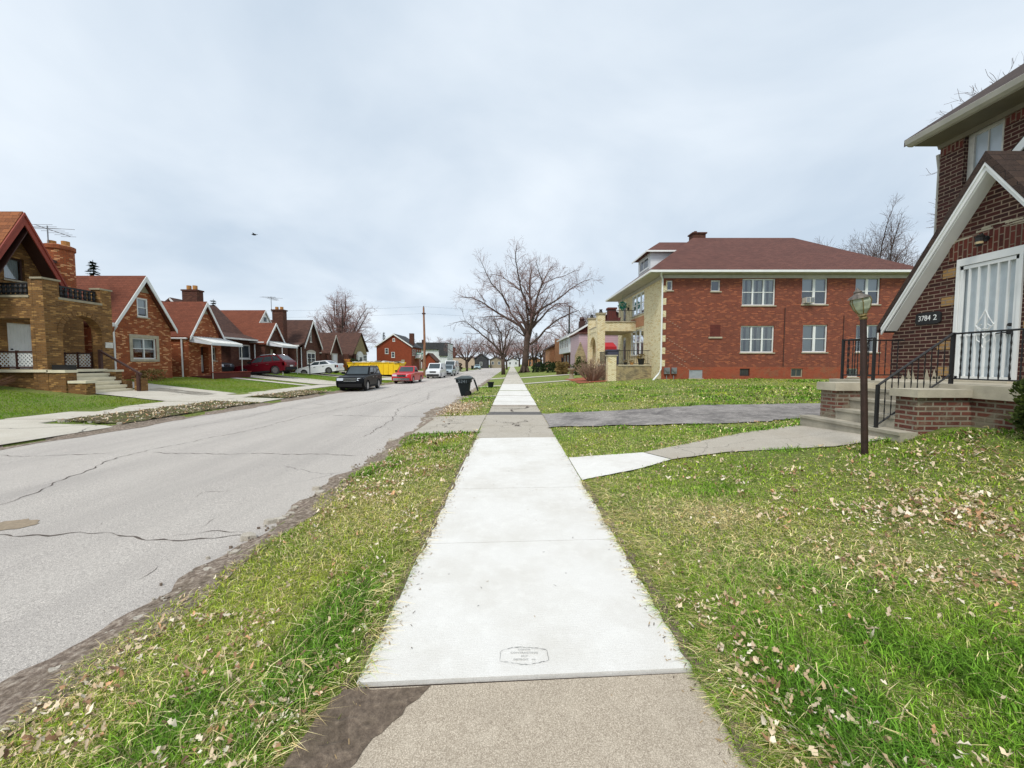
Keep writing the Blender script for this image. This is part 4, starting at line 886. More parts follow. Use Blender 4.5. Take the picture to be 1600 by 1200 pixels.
def leafmat(name, c1, c2, transl=.25):
    t = NT(name); n = t.n.new('ShaderNodeObjectInfo'); p = t.pos(); f = t.noise(p, 3.5, 3); g = t.noise(p, 24, 2)
    c = t.mix(t.fr(t.mth('ADD', t.mth('MULTIPLY', f, .6), t.mth('MULTIPLY', g, .4)), .38, .62), c1, c2); t.done(c, .75, 0, .3); return t.mat
MT['juniper'] = leafmat('juniper_green', S(32, 48, 18, .9), S(84, 98, 34, .9)); MT['hedge'] = leafmat('hedge_green', S(24, 38, 18, .85), S(52, 74, 30, .85)); MT['tanbush'] = leafmat('tan_bush', S(120, 96, 56, .85), S(158, 136, 84, .85)); MT['fir'] = leafmat('fir_green', S(26, 38, 26, .85), S(48, 62, 40, .85))
mb = MB(); foliage(mb, (6.62, 4.72, 1.22), (.22, .24, .44), 2600, .055, 3, .6); foliage(mb, (6.62, 4.7, .98), (.26, .26, .26), 900, .055, 4, .5)
b_ = solo(mb, 'juniper_bush', MT['juniper'], 'upright dark green juniper bush in front of the maroon brick porch', 'bush', recalc=False)

# ------------------------------------------------------------------ brick duplex with hip roof
D = thing('brick_duplex', (17.8, 30.4, .65), 'large two storey red brick duplex with cream brick front and maroon hip roof', 'house')
FSd, FWd = FS(25.2), FW(9.8); DY1 = 35.6
holes = [(9.8+.0, 0)]
wins = [('s1', 9.86, 10.34, 6.36, 7.08), ('s2', 12.9, 13.52, 6.36, 7.08), ('t1', 14.94, 17.1, 5.45, 7.17), ('d1', 18.82, 20.48, 5.52, 7.22), ('d2', 22.28, 23.9, 5.52, 7.25), ('t2', 14.93, 17.12, 2.4, 4.14), ('d3', 18.98, 20.6, 2.42, 4.2), ('d4', 22.45, 24.02, 2.42, 4.2)]
small = [(11.62, 12.5, .72, 1.26), (14.94, 15.6, .85, 1.35), (18.3, 19.07, .8, 1.36), (22.0, 22.7, .8, 1.36)]
wins[0] = ('s1', 9.98, 10.42, 6.42, 7.06)
mb = MB(); mb.panel(FSd, rect(9.8, 25.8, 1.46, 7.45), [rect(a, b, c, d) for _, a, b, c, d in wins], -.28, 0)
mb.box(25.5, 25.8, 25.5, DY1-.3, .3, 7.45); mb.panel(FN(DY1), rect(9.8, 25.8, .3, 7.45), [], -.28, 0); mb.build('side_wall', MT['brickD'], D)
mb = MB(); mb.panel(FSd, rect(9.8, 25.8, .2, 1.458), [rect(*s) for s in small], -.28, .004); mb.build('foundation', MT['brickF'], D)
mb = MB(); FT = [(28.75, 31.75, 5.45, 7.15), (28.75, 31.95, 2.3, 4.35)]
mb.panel(FWd, rect(25.23, DY1, .2, 7.44), [rect(*s) for s in FT]+[rect(33.2, 34.15, 1.7, 3.95), rect(33.3, 34.2, 5.0, 7.05)], -.28, .006)
for z in (1.5, 2.3, 3.1, 3.9, 4.7, 5.5, 6.3): mb.box(9.8, 9.8+(.22 if int(z*10) % 2 else .12), 25.185, 25.2, z, z+.42)
mb.build('front_wall', MT['brickY'], D)
mb = MB(); mb.panel(FWd, rect(28.7, 31.8, 4.5, 5.25), [], .007, .03); mb.build('recessed_panel', MT['brickG'], D)
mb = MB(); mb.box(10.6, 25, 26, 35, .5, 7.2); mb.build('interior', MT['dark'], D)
cur = dict(s1=None, s2=None, t1='curtain', d1='blindhalf', d2='blindhalf', t2='curtain', d3='blind', d4='curtain')
for nm, a, b, c, d in wins:
    n = {'s': 1, 't': 3, 'd': 2}[nm[0]]
    w = window(D, FSd, a, b, c, d, n, 0 if n == 1 else 1, .07, 0, .1, 'white', 'glass', 'stone', cur[nm], .1 if n == 3 else .16)
    if nm in ('d1', 'd2'):
        mb = MB(); u = a+.1; mb.fbox(FSd, u, u+.52, c+.07, c+.42, -.1, .28); [mb.fbox(FSd, u+.26, u+.5, c+.1+.045*q, c+.125+.045*q, .281, .295, 1) for q in range(7)]; mb.fbox(FSd, u+.03, u+.22, c+.1, c+.39, .281, .29, 1)
        mb.build('air_conditioner', [MT['whitedirty'], MT['grey']], w)
for q in FT: window(D, FWd, *q, 3, 1, .08, 0, .08, 'white', 'glass', 'stone', 'curtain', .12)
for i, s in enumerate(small):
    if i == 0: mb = MB(); mb.fbox(FSd, *s, -.1, -.02); mb.build('glass_block_panel', brick('glass_blocks', S(140, 150, 158, .8), S(170, 180, 190, .8), S(190, 190, 185, .8)), D); mb = MB(); mb.fbox(FSd, s[0]-.05, s[1]+.05, s[2]-.1, s[2]-.002, -.1, .06); mb.build('sill', MT['stone'], D)
    else: window(D, FSd, *s, 1, 0, .06, 0, .06, ('brownwood', 'stucco', 'whitedirty')[i-1], 'dglass', 'stone' if i == 3 else None, name='basement_window', grid=3 if i == 1 else 1)
mb = MB(); mb.fbox(FSd, 12.92, 13.6, 3.44, 4.2, .002, .008); mb.build('bricked_up_window', MT['brickM'], D); mb = MB(); mb.fbox(FSd, 12.82, 13.7, 3.32, 3.42, 0, .07); mb.build('sill', MT['stone'], D)
# conduits on the side wall
for u_c, z_0, z_1 in ((17.75, 1.5, 5.3), (21.6, 2.5, 4.8)): mb = MB(); mb.tube([FSd(u_c, z_0, .03), FSd(u_c, z_1, .03)], .025, 6); mb.build('conduit', MT['brownwood'], D)
# mortar-filled stair-step cracks
mb = MB()
for (a, z, k) in ((9.95, 4.6, 7), (10.1, 3.3, 16), (10.0, 2.6, 9), (10.6, 1.9, 8)):
    for i in range(k): mb.fbox(FSd, a+i*.16, a+i*.16+.08, z-i*.1, z-i*.1+.022, .002, .006)
mb.build('crack_repairs', MT['stone'], D)
mb = MB(); mb.fbox(FSd, 9.95, 10.3, 1.0, 1.42, .01, .16); mb.fbox(FSd, 10.42, 10.75, 1.02, 1.42, .01, .16); mb.lathe([(.0, .0), (.11, .0), (.11, .08), (0, .09)], (10.12, 25.04-.09, 1.25), 'y', 12); mb.lathe([(.0, .0), (.11, .0), (.11, .08), (0, .09)], (10.58, 25.04-.09, 1.25), 'y', 12); mb.tube([FSd(10.12, .9, .06), FSd(10.12, .55, .06)], .03, 6); mb.tube([FSd(10.58, .9, .06), FSd(10.58, .55, .06)], .03, 6); mb.build('gas_meters', MT['grey'], D)
# hip roof
E0 = 7.6; x0, x1, y0, y1 = 8.75, 26.3, 24.6, 36.3; ra, rb = (14.1, 30.45, 11.45), (21.9, 30.45, 11.45)
mb = MB(); mb.add([(x0, y0, E0), (x1, y0, E0), (x1, y1, E0), (x0, y1, E0), ra, rb], [(0, 1, 5, 4), (1, 2, 5), (2, 3, 4, 5), (3, 0, 4), (3, 2, 1, 0)]); mb.build('roof', MT['roofRed'], D)
mb = MB(); mb.box(x0+.12, x1-.12, y0+.12, y1-.12, E0-.17, E0-.13)
mb.fbox(FSd, 9.8, 25.8, 7.2, 7.42, .008, .05); mb.fbox(FWd, 25.2, 35.6, 7.2, 7.42, .01, .05); mb.build('soffit', MT['cream'], D)
mb = MB(); mb.box(x0, x1, y0-.02, y0+.11, E0-.14, E0-.004); mb.box(x0-.02, x0+.11, y0+.112, y1, E0-.14, E0-.004); mb.box(x1-.11, x1+.02, y0+.112, y1, E0-.14, E0-.004); mb.build('gutter', MT['white'], D)
mb = MB(); mb.tube([(9.5, 24.72, 7.46), (9.55, 24.9, 7.3), (9.72, 25.1, 7.1), (9.72, 25.1, 1.3), (9.5, 25.0, .95), (9.2, 24.9, .65), (9.1, 24.8, .6)], .055, 8); mb.build('downspout', MT['white'], D)
mb = MB(); mb.box(14.2, 15.2, 30.7, 31.4, 10.6, 11.85); mb.box(14.12, 15.28, 30.62, 31.48, 11.85, 11.95); mb.box(14.4, 14.6, 30.9, 31.2, 11.95, 12.12); ch = mb.build('chimney', MT['brickB'], D)
mb = MB(); mb.box(10.35, 14, 29.1, 31.9, 7.9, 10.0); dm = mb.build('dormer', MT['sidW'], D)
mb = MB(); a0, a1, b0, b1 = 9.95, 14.2, 28.75, 32.25; mb.add([(a0, b0, 10.02), (a1, b0, 10.02), (a1, b1, 10.02), (a0, b1, 10.02), (11.5, 30.5, 11.12), (a1, 30.5, 11.12)], [(0, 1, 5, 4), (2, 3, 4, 5), (3, 0, 4), (3, 2, 1, 0), (1, 2, 5)]); mb.build('dormer_roof', MT['roofRed'], dm)
mb = MB(); mb.box(a0-.02, a1, b0-.04, b0, 9.9, 10.015); mb.box(a0-.06, a0-.02, b0-.04, b1, 9.9, 10.015); mb.build('dormer_gutter', MT['white'], dm)
window(dm, FW(10.35), 29.5, 31.5, 8.95, 9.8, 2, 0, .08, .03, 0, 'white', 'dglass', 'white')
# front terrace and two storey porch
for q in ((7.35, 9.79, 27.0, 27.25, .2, 1.5), (6.8, 7.05, 27.7, 30.4, .2, 1.5), (7.06, 9.79, 27.26, 34, .2, 1.3)): mb = MB(); mb.box(*q); mb.build('terrace_wall', MT['brickY2'], D)
for q in ((7.44, 9.79, 26.96, 27.3, 1.502, 1.6), (6.76, 7.1, 27.68, 30.4, 1.502, 1.6), (6.68, 7.42, 26.98, 27.66, 2.202, 2.29)): mb = MB(); mb.box(*q); mb.build('terrace_cap', MT['stone'], D)
mb = MB(); mb.box(6.74, 7.34, 27.03, 27.6, .2, 2.2); mb.build('terrace_pier', MT['brickY'], D)
for yy in (30.5, 33.9): mb = MB(); mb.box(6.75, 7.35, yy, yy+.55, .2, 5.55); mb.build('porch_pier', MT['brickY'], D)
for yy in (30.43, 33.83): mb = MB(); mb.box(6.68, 7.42, yy, yy+.69, 5.552, 5.68); mb.lathe([(.1, 0), (.16, .05), (.1, .2), (.14, .28)], (7.05, yy+.32, 5.68), 'z', 10, 1); mb.build('pier_cap', [MT['stucco'], MT['black']], D)
mb = MB(); Fp = FS(30.5); mb.panel(Fp, rect(7.352, 9.79, 4.25, 4.95), [], -.22, -.02)
arc = [(31.3, 1.3)]+[(32.47+1.17*math.cos(t), 2.9+1.0*math.sin(t)) for t in [math.pi*(1-i/12) for i in range(13)]]+[(33.64, 1.3)]
mb.panel(FW(6.8), [(31.05, 1.3)]+[(31.05, 4.6), (33.9, 4.6), (33.9, 1.3)]+arc[::-1], [], -.25, 0); mb.build('porch_parapet', MT['brickY'], D)
mb = MB(); mb.box(6.8, 9.79, 30.72, 34.4, 4.2, 4.24); mb.box(6.78, 7.1, 31.05, 33.9, 4.61, 4.68); mb.box(7.352, 9.79, 30.44, 30.76, 4.952, 5.02); mb.build('porch_ceiling', MT['stone'], D)
for ra_ in (((7.4, 30.6, 5.02), (9.76, 30.6, 5.02), 0, .85, 20), ((7.35, 27.12, 1.6), (9.7, 27.12, 1.6), 0, 1.0, 18), ((6.9, 27.75, 1.6), (6.9, 30.3, 1.6), 0, .95, 18)): mb = MB(); railing(mb, *ra_, r=.012, top=.022); mb.build('railing', MT['black'], D)
mb = MB(); mb.fbox(FWd, 33.2, 34.15, 1.7, 3.95, -.1, -.05); mb.fbox(FWd, 33.3, 34.2, 5.0, 7.05, -.1, -.05); dd = mb.build('door', MT['white'], D)
mb = MB(); mb.fbox(FWd, 33.4, 33.95, 2.0, 3.7, -.05, -.03); mb.fbox(FWd, 33.5, 34.0, 5.3, 6.8, -.05, -.03); mb.build('door_pane', MT['dglass'], dd)
mb = MB(); mb.tube([FWd(32.2, 6.45, .01), FWd(32.2, 6.5, .12), FWd(32.2, 6.3, .15)], .02, 6); mb.lathe([(.02, 0), (.09, -.05), (.07, -.25), (.02, -.3)], FWd(32.2, 6.35, .15), 'z', 8); mb.build('wall_lamp', MT['black'], D)
# things on the terrace and the balcony
def pot(x, y, z, r, h, label, mat='black', cat='planter', plant=False, name='flower_pot', group=None):
    t_ = thing(name, (x, y, z), label, cat, group); mb = MB(); mb.lathe([(r*.7, 0), (r, h), (r*1.08, h), (r*1.08, h*1.08), (r*.9, h*1.08), (r*.9, h*.9), (0, h*.9)], (x, y, z), 'z', 16); mb.build('pot', MT[mat], t_)
    if plant: mb = MB(); foliage(mb, (x, y, z+h*1.3), (r*.9, r*.9, h*.5), 120, r*.5, 5); mb.build('plant', MT['tanbush'], t_, recalc=False)
    return t_
pot(9.1, 27.12, 1.601, .24, .4, 'large black pot on the terrace ledge of the cream brick front', plant=True)
pot(8.45, 27.12, 1.601, .13, .16, 'small terracotta bowl on the terrace ledge left of the large black pot', 'pot', plant=True); pot(8.0, 27.12, 1.601, .13, .16, 'small dark pot on the terrace ledge next to the square brick pier', plant=True)
mb = MB(); mb.box(6.95, 7.75, 27.9, 28.5, 1.61, 1.7); mb.box(6.95, 7.75, 27.9, 28.5, 1.7, 2.6); mb.box(6.9, 7.8, 27.85, 28.55, 2.6, 2.7); solo(mb, 'grill_cabinet', simple('slate_box', S(70, 72, 92, .8), .6), 'dark slate grill with flat lid behind the cream brick pier of the terrace', 'grill', base=(7.35, 28.2, 1.61))
mb = MB(); c = (9.3, 32.6, 6.55); foliage(mb, c, (.25, .25, .3), 260, .12, 8, -.2); mb.tube([(9.3, 32.6, 6.8), (9.3, 32.6, 7.4)], .008, 4); solo(mb, 'hanging_basket', simple('teal_basket', S(20, 150, 130, .8), .5), 'teal hanging basket under the eave above the duplex balcony', 'hanging basket', recalc=False)
t_ = thing('balcony_chair', (8.3, 31.4, 4.26), 'maroon cushioned patio chair on the duplex balcony', 'chair')
mb = MB(); mb.box(8.0, 8.6, 31.1, 31.7, 4.64, 4.74); mb.build('seat', simple('maroon_cushion', S(110, 36, 34, .8), .9), t_)
mb = MB(); mb.hexa([(8.55, 31.1, 4.74), (8.63, 31.1, 4.74), (8.63, 31.7, 4.74), (8.55, 31.7, 4.74), (8.68, 31.1, 5.4), (8.76, 31.1, 5.4), (8.76, 31.7, 5.4), (8.68, 31.7, 5.4)]); mb.build('backrest', bpy.data.materials['maroon_cushion'], t_)
for a_, b_ in ((8.03, 31.12), (8.57, 31.12), (8.03, 31.68), (8.57, 31.68)): mb = MB(); mb.tube([(a_, b_, 4.26), (a_, b_, 4.64)], .02, 6); mb.build('leg', MT['black'], t_)

# ------------------------------------------------------------------ houses across the street
# A: two storey house with arched brick porch
A = thing('porch_house', (-22, 18, .6), 'golden brick two storey house with arched balcony porch and red-trimmed steep gable', 'house')
FA, FP, FPs = FE(-22.5), FE(-20), FS(16.55)
mb = MB()
mb.panel(FA, [(11, .3), (20.3, .3), (20.3, 5.4), (18.97, 5.4), (17.42, 8.0), (15.87, 5.4), (11, 5.4)], [rect(17.25, 17.98, 5.45, 6.45), rect(17.22, 18.12, 1.45, 3.5)], -.25, 0); mb.build('wall', MT['brickT'], A)
mb = MB(); mb.box(-34, -24.5, 11, 20.7, .3, 7.0); mb.build('rear_wall', MT['brickO'], A)
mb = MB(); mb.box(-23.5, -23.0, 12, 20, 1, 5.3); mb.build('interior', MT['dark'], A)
mb = MB(); gable_sec(mb, 'x', 17.42, 8.42, 1.72, 1.72, 1.98, -30, -21.7, .14); mb.build('gable_roof', MT['roofOch'], A)
mb = MB(); mb.add([(-34.5, 10.4, 7.1), (-24.0, 10.4, 7.1), (-24.0, 21.3, 7.1), (-34.5, 21.3, 7.1), (-30, 15.9, 9.2), (-28, 15.9, 9.2)], [(0, 1, 5, 4), (1, 2, 5), (2, 3, 4, 5), (3, 0, 4), (3, 2, 1, 0)]); mb.build('roof', MT['roofRust'], A)
mb = MB(); mb.box(-34.4, -24.05, 21.1, 21.3, 6.95, 7.09); mb.box(-24.2, -24.0, 10.4, 21.09, 6.95, 7.09); mb.build('fascia', MT['brownwood'], A)
mb = MB(); Fg = FE(-21.7); chevron(mb, Fg, 17.42, 8.36, 1.7, 1.7, 1.98, .42, 0, .05); chevron(mb, Fg, 17.42, 8.38, 1.7, 1.7, 1.98, .12, .051, .09); mb.build('rake_trim', MT['redtrim'], A)
mb = MB()
for s in (-1, 1): mb.hexa([(-22.49, 17.65, 7.75), (-22.49, 17.65+s*1.6, 7.75-1.6*1.98), (-21.71, 17.65+s*1.6, 7.75-1.6*1.98), (-21.71, 17.65, 7.75), (-22.49, 17.65, 7.8), (-22.49, 17.65+s*1.6, 7.8-1.6*1.98), (-21.71, 17.65+s*1.6, 7.8-1.6*1.98), (-21.71, 17.65, 7.8)])
mb.build('soffit', MT['brownwood'], A)
mb = MB(); mb.lathe([(.56, 0), (.56, 6.0), (.62, 6.05), (.62, 6.25), (.5, 6.3)], (-24.35, 21.0, 1.7), 'z', 18); c_ = mb.build('chimney', MT['brickO'], A)
mb = MB(); mb.lathe([(.17, 0), (.17, .25), (.13, .25), (.13, .05)], (-24.6, 20.9, 7.98), 'z', 10); mb.lathe([(.17, 0), (.17, .27), (.13, .27), (.13, .05)], (-24.1, 21.1, 7.98), 'z', 10); mb.build('chimney_pot', MT['pot'], c_)
window(A, FA, 17.25, 17.98, 5.45, 6.45, 1, 0, .06, 0, .12, 'brownwood', 'glass', 'stone', 'blind')
mb = MB(); mb.fbox(FA, 17.24, 18.1, 1.43, 3.5, -.1, -.05); [mb.fbox(FA, 17.24+.86*i/7-.01, 17.24+.86*i/7+.01, 1.5, 3.45, -.05, -.03) for i in range(1, 7)]; mb.fbox(FA, 17.24, 18.1, 2.2, 2.23, -.05, -.03); dd = mb.build('door', MT['white'], A)
mb = MB(); mb.lathe([(0, 0), (.035, 0), (.035, .05), (0, .05)], FA(17.36, 2.32, -.05), 'x', 8); mb.lathe([(0, 0), (.03, 0), (.03, .05), (0, .05)], FA(17.36, 2.18, -.05), 'x', 8); mb.build('door_handle', MT['black'], dd)
# porch body
ac = [(18.0+.82*math.cos(t), 3.05+.85*math.sin(t)) for t in [math.pi*(1-i/14) for i in range(15)]]
mb = MB(); mb.panel(FP, [(16.55, .2), (17.18, .2), (17.18, 3.05)]+ac[1:-1]+[(18.82, 3.05), (18.82, .2), (19.35, .2), (19.35, 5.25), (18.85, 5.25), (18.85, 4.5), (17.15, 4.5), (17.15, 5.28), (16.55, 5.28)], [], -.45, 0)
mb.panel(FPs, [(-22.4, 3.62), (-20.62, 3.62), (-20.62, .2), (-20.46, .2), (-20.46, 5.28), (-20.62, 5.28), (-20.62, 4.5), (-22.4, 4.5)], [], -.4, .0)
mb.box(-22.48, -20.46, 16.7, 16.95, .2, 1.3)
mb.panel(FN(19.35), [(-22.4, .2), (-20.46, .2), (-20.46, 5.25), (-20.9, 5.25), (-20.9, 4.5), (-22.4, 4.5)], [rect(-22.2, -20.75, 1.45, 4.0)], -.3, -.001)
mb.build('porch', MT['brickT'], A)
mb = MB()
for i in range(14):
    t0, t1 = math.pi*(1-i/14), math.pi*(1-(i+.9)/14); mb.prism(FP, [(18.0+r*math.cos(t), 3.05+r*1.03*math.sin(t)) for r, t in ((.82, t0), (1.02, t0), (1.02, t1), (.82, t1))], .003, .03)
mb.build('arch_trim', MT['brickT'], A)
mb = MB(); mb.box(-22.45, -19.95, 16.5, 16.98, 1.302, 1.42); mb.box(-20.45, -19.9, 17.1, 18.9, 1.302, 1.42); mb.box(-22.45, -20.46, 17, 19.3, 1.25, 1.4); mb.build('porch_floor', simple('cream_step_stone', S(222, 214, 188, .92), .8, var=.08), A)
mb = MB(); mb.fbox(FP, 17.1, 18.9, 4.5, 4.6, -.46, .03); mb.fbox(FPs, -22.4, -20.6, 4.5, 4.6, -.42, .03); mb.fbox(FP, 16.5, 17.2, 5.282, 5.36, -.48, .04); mb.fbox(FP, 18.8, 19.4, 5.252, 5.33, -.48, .04); mb.build('coping', MT['stucco'], A)
mb = MB()
for F, u0, u1, d in ((FP, 17.16, 18.84, -.25), (FPs, -22.4, -20.66, -.2)):
    mb.fbox(F, u0, u1, 5.08, 5.16, d-.04, d+.04); mb.fbox(F, u0, u1, 4.62, 4.68, d-.04, d+.04)
    k = 8
    for i in range(k+1): u = u0+.06+(u1-u0-.12)*i/k; c0 = F(u, 4.68, d); mb.lathe([(.035, 0), (.075, .08), (.05, .2), (.075, .3), (.04, .4)], c0, 'z', 7)
mb.build('balustrade', MT['black'], A)
def lattice(root, F, u0, u1, z0, z1, d, sp=.17, w=.03):
    mb = MB(); h = z1-z0
    k = int((u1-u0+h)/sp)
    for i in range(k+1):
        for sg in (0, 1):
            a = u0-h+i*sp; lo, hi = max(0, u0-a), min(h, u1-a)
            if hi-lo < .02: continue
            P = [(a+lo, z0+lo), (a+hi, z0+hi)] if not sg else [(a+lo, z1-lo), (a+hi, z1-hi)]
            (p, q), (r_, s_) = P; mb.prism(F, [(p-w, q), (p+w, q), (r_+w, s_), (r_-w, s_)], d+.008*sg, d+.008*sg+.007)
    l_ = mb.build('lattice', MT['white'], root)
    mb = MB(); mb.fbox(F, u0-.04, u1+.04, z1, z1+.07, d-.03, d+.04); mb.fbox(F, u0-.04, u1+.04, z0-.06, z0, d-.03, d+.04)
    for u in (u0-.06, (u0+u1)/2, u1+.06): mb.fbox(F, u-.035, u+.035, z0-.12, z1+.1, d-.035, d+.045)
    mb.build('lattice_frame', MT['brownwood'], l_)
lattice(A, FPs, -22.3, -20.75, 1.55, 2.15, -.2); lattice(A, FN(19.05), -22.1, -20.85, 1.52, 2.15, 0)
mb = MB()
for i in range(6):
    z = 1.42-.19*(i+1); x = -19.9+.27*i; mb.box(-20.0 if i == 0 else x, x+.27, 17.0 if i < 3 else 17.0, 18.75, z-.12 if i < 5 else .1, z)
    mb.box(-19.98, x+.25, 17.05, 18.7, .1, z-.125)
mb.build('steps', bpy.data.materials['cream_step_stone'], A)
for qs in (((-19.98, -19.25, 16.55, 16.98, .1, 1.28), (-19.25, -18.45, 16.6, 16.98, .1, .82)), ((-19.98, -19.4, 18.78, 19.1, .1, 1.28), (-19.4, -18.9, 18.78, 19.1, .1, .85)), ((-18.5, -18.15, 18.78, 19.12, .1, .95),)):
    mb = MB(); [mb.box(*q) for q in qs]; mb.build('stair_wall', MT['brickT'], A)
for q in ((-20, -19.2, 16.5, 17.0, 1.282, 1.4), (-19.19, -18.4, 16.56, 17.02, .822, .93), (-20, -19.35, 18.77, 19.15, 1.282, 1.38)): mb = MB(); mb.box(*q); mb.build('stair_cap', bpy.data.materials['cream_step_stone'], A)
mb = MB(); mb.box(-20.1, -19.98, 18.68, 18.8, 1.3, 2.35); mb.box(-18.3, -18.18, 18.68, 18.8, .3, 1.22); mb.hexa([(-20.1, 18.7, 2.28), (-18.1, 18.7, 1.1), (-18.1, 18.8, 1.1), (-20.1, 18.8, 2.28), (-20.1, 18.7, 2.36), (-18.1, 18.7, 1.19), (-18.1, 18.8, 1.19), (-20.1, 18.8, 2.36)]); mb.build('handrail', MT['brownwood'], A)
mb = MB(); mb.fbox(FP, 18.95, 19.3, 2.45, 2.72, .002, .03); pq = mb.build('address_plate', MT['whitedirty'], A)
mb = MB(); mb.box(-19.9, -19.2, 16.62, 16.95, 1.4, 1.62); solo(mb, 'planter_box', MT['black'], 'black trough planter on the stair wall of the golden brick porch', 'planter')
def antenna(x, y, z0, z1, w, label):
    a_ = thing('tv_antenna', (x, y, z0), label, 'antenna'); mb = MB(); mb.tube([(x, y, z0), (x, y, z1)], .028, 6); mb.build('mast', MT['grey'], a_)
    mb = MB(); mb.tube([(x-.1, y-w*.4, z1-.1), (x+.1, y+w*.8, z1-.25)], .016, 5)
    for i in range(7): f = i/6; q = y-w*.4+w*1.2*f; mb.tube([(x-w*(.7-.35*f), q, z1-.1-.15*f), (x+w*(.7-.35*f), q, z1-.12-.15*f)], .01, 4)
    mb.tube([(x-w*1.2, y, z1-.05), (x+w*1.2, y, z1-.2)], .012, 4); mb.build('elements', MT['grey'], a_)
antenna(-24.55, 20.7, 7.95, 8.95, 1.2, 'thin tv antenna on the round chimney of the golden brick house')
mb = MB()
for i in range(140): a = random.uniform(0, 6.28); r = random.uniform(.1, .7); h = random.uniform(.3, .75); mb.tube([(-21.4, 15.6, .5), (-21.4+r*.5*math.cos(a), 15.6+r*.5*math.sin(a), .5+h*.6), (-21.4+r*1.3*math.cos(a), 15.6+r*1.3*math.sin(a), .5+h)], [.012, .009, .005], 3)
MT['twigbrown'] = simple('reddish_twigs', S(120, 84, 66, .8), .9, var=.3, sc=9)
solo(mb, 'bare_bush', MT['twigbrown'], 'low bare brown bush against the tan base wall of the golden brick porch', 'bush', recalc=False)

def awning(root, X0, X1, y0, y1, z0, z1, mat='white', t_=.1):
    mb = MB(); mb.prism(lambda u, z, d: (u, d, z), [(X0, z0), (X1, z1), (X1, z1-t_), (X0, z0-.02)], y0, y1)
    k = int((y1-y0)/.25)
    for i in range(k+1): y = y0+(y1-y0)*i/k; mb.prism(lambda u, z, d: (u, d, z), [(X0, z0), (X1, z1), (X1+.01, z1+.03), (X0, z0+.03)], y-.015, y+.015)
    aw = mb.build('awning', MT[mat], root)
    mb = MB(); mb.box(X1-.02, X1+.03, y0, y1, z1-t_-.09, z1-t_+.0); mb.hexa([(X0, y0, z0-.4), (X1, y0, z1-t_-.08), (X1, y0+.02, z1-t_-.08), (X0, y0+.02, z0-.4), (X0, y0, z0-.05), (X1, y0, z1-t_), (X1, y0+.02, z1-t_), (X0, y0+.02, z0-.05)]); mb.build('valance', MT['sidW'], aw)
    for y in (y0+.05, y1-.05): mb = MB(); mb.tube([(X1-.05, y, z1-t_), (X1-.05, y, gz(X1-.05, y))], .025, 6); mb.build('post', MT['white'], aw)
    return aw

# B: orange brick cottage with white rakes
B = thing('brick_cottage', (-26, 24, .75), 'orange brick cottage with rust roof and tall white-edged gable over a double window', 'house')
FB = FE(-22.5)
mb = MB(); mb.panel(FB, [(22.05, .2), (25.8, .2), (25.8, 3.9), (23.95, 6.7), (22.05, 3.8)], [rect(23.2, 24.72, 1.95, 3.22), rect(23.6, 24.3, 4.5, 5.65)], -.25, 0); mb.box(-31.5, -22.76, 22.05, 25.8, .2, 3.75); mb.build('wall', MT['brickO'], B)
mb = MB(); gable_sec(mb, 'x', 23.95, 7.0, 2.0, 2.0, 1.53, -31.7, -22.2, .14); mb.build('roof', MT['roofRust'], B)
mb = MB(); chevron(mb, FE(-22.2), 23.95, 6.97, 2.0, 2.0, 1.53, .26, 0, .05); mb.fbox(FB, 21.85, 22.1, 3.75, 3.95, 0, .3); mb.build('rake_trim', MT['white'], B)
mb = MB(); mb.prism(FB, [(23.5, 6.0), (24.4, 6.0), (23.95, 6.68)], .003, .02); mb.build('gable_panel', MT['stucco'], B)
mb = MB(); mb.panel(FB, rect(23.02, 24.9, 1.8, 3.42), [rect(23.2, 24.72, 1.95, 3.22)], .002, .03); mb.build('window_surround', MT['stone'], B)
window(B, FB, 23.2, 24.72, 1.95, 3.22, 2, 1, .08, 0, .06, 'white', 'glass', None, 'blindhalf'); window(B, FB, 23.6, 24.3, 4.5, 5.65, 1, 1, .09, 0, .04, 'white', 'glass', 'stone', 'blindhalf')
downspout(B, FB, 22.12, .75, 3.8, .04, .05); mb = MB(); mb.tube([(-23.4, 26.0, 3.7), (-23.4, 26.0, .8)], .04, 6); mb.build('downspout', MT['white'], B)
mb = MB(); foliage(mb, (-21.6, 23.0, .95), (.55, .6, .3), 260, .16, 5); solo(mb, 'round_shrub', MT['tanbush'], 'small brown shrub at the base of the orange brick cottage', 'bush', recalc=False)

# C: second cottage with white awning
def cottage(name, label, y0, y1, zw, apex, roofm, brickm, X=-22.5, depth=9, zb=.2, aw=None, ridge=None, half=None, yr=None, loc=None):
    root = thing(name, (X-3, (y0+y1)/2, gz(X, y0)), label, 'house'); F = FE(X); yc = (y0+y1)/2; h = (y1-y0)/2
    sl = (apex-zw)/h
    return root, F, yc, h, sl
C, FC, yc, h_, sl = cottage('awning_cottage', 'orange brick cottage with small pointed gable, white awning and broad chimney', 27.1, 30.1, 3.5, 6.1, 0, 0)
mb = MB(); mb.panel(FC, [(27.1, .2), (30.1, .2), (30.1, 3.5), (28.6, 5.95), (27.1, 3.5)], [rect(28.15, 28.85, .95, 2.9), rect(29.2, 29.6, 1.9, 2.9)], -.5, 0); mb.box(-31, -23.02, 27.1, 30.1, .2, 3.45); mb.build('wall', MT['brickO'], C)
mb = MB(); gable_sec(mb, 'x', 28.6, 6.2, 1.62, 1.62, 1.62, -31, -22.25, .13); mb.build('roof', MT['roofRust'], C)
mb = MB(); chevron(mb, FE(-22.25), 28.6, 6.16, 1.62, 1.62, 1.62, .22, 0, .05); mb.build('rake_trim', MT['white'], C)
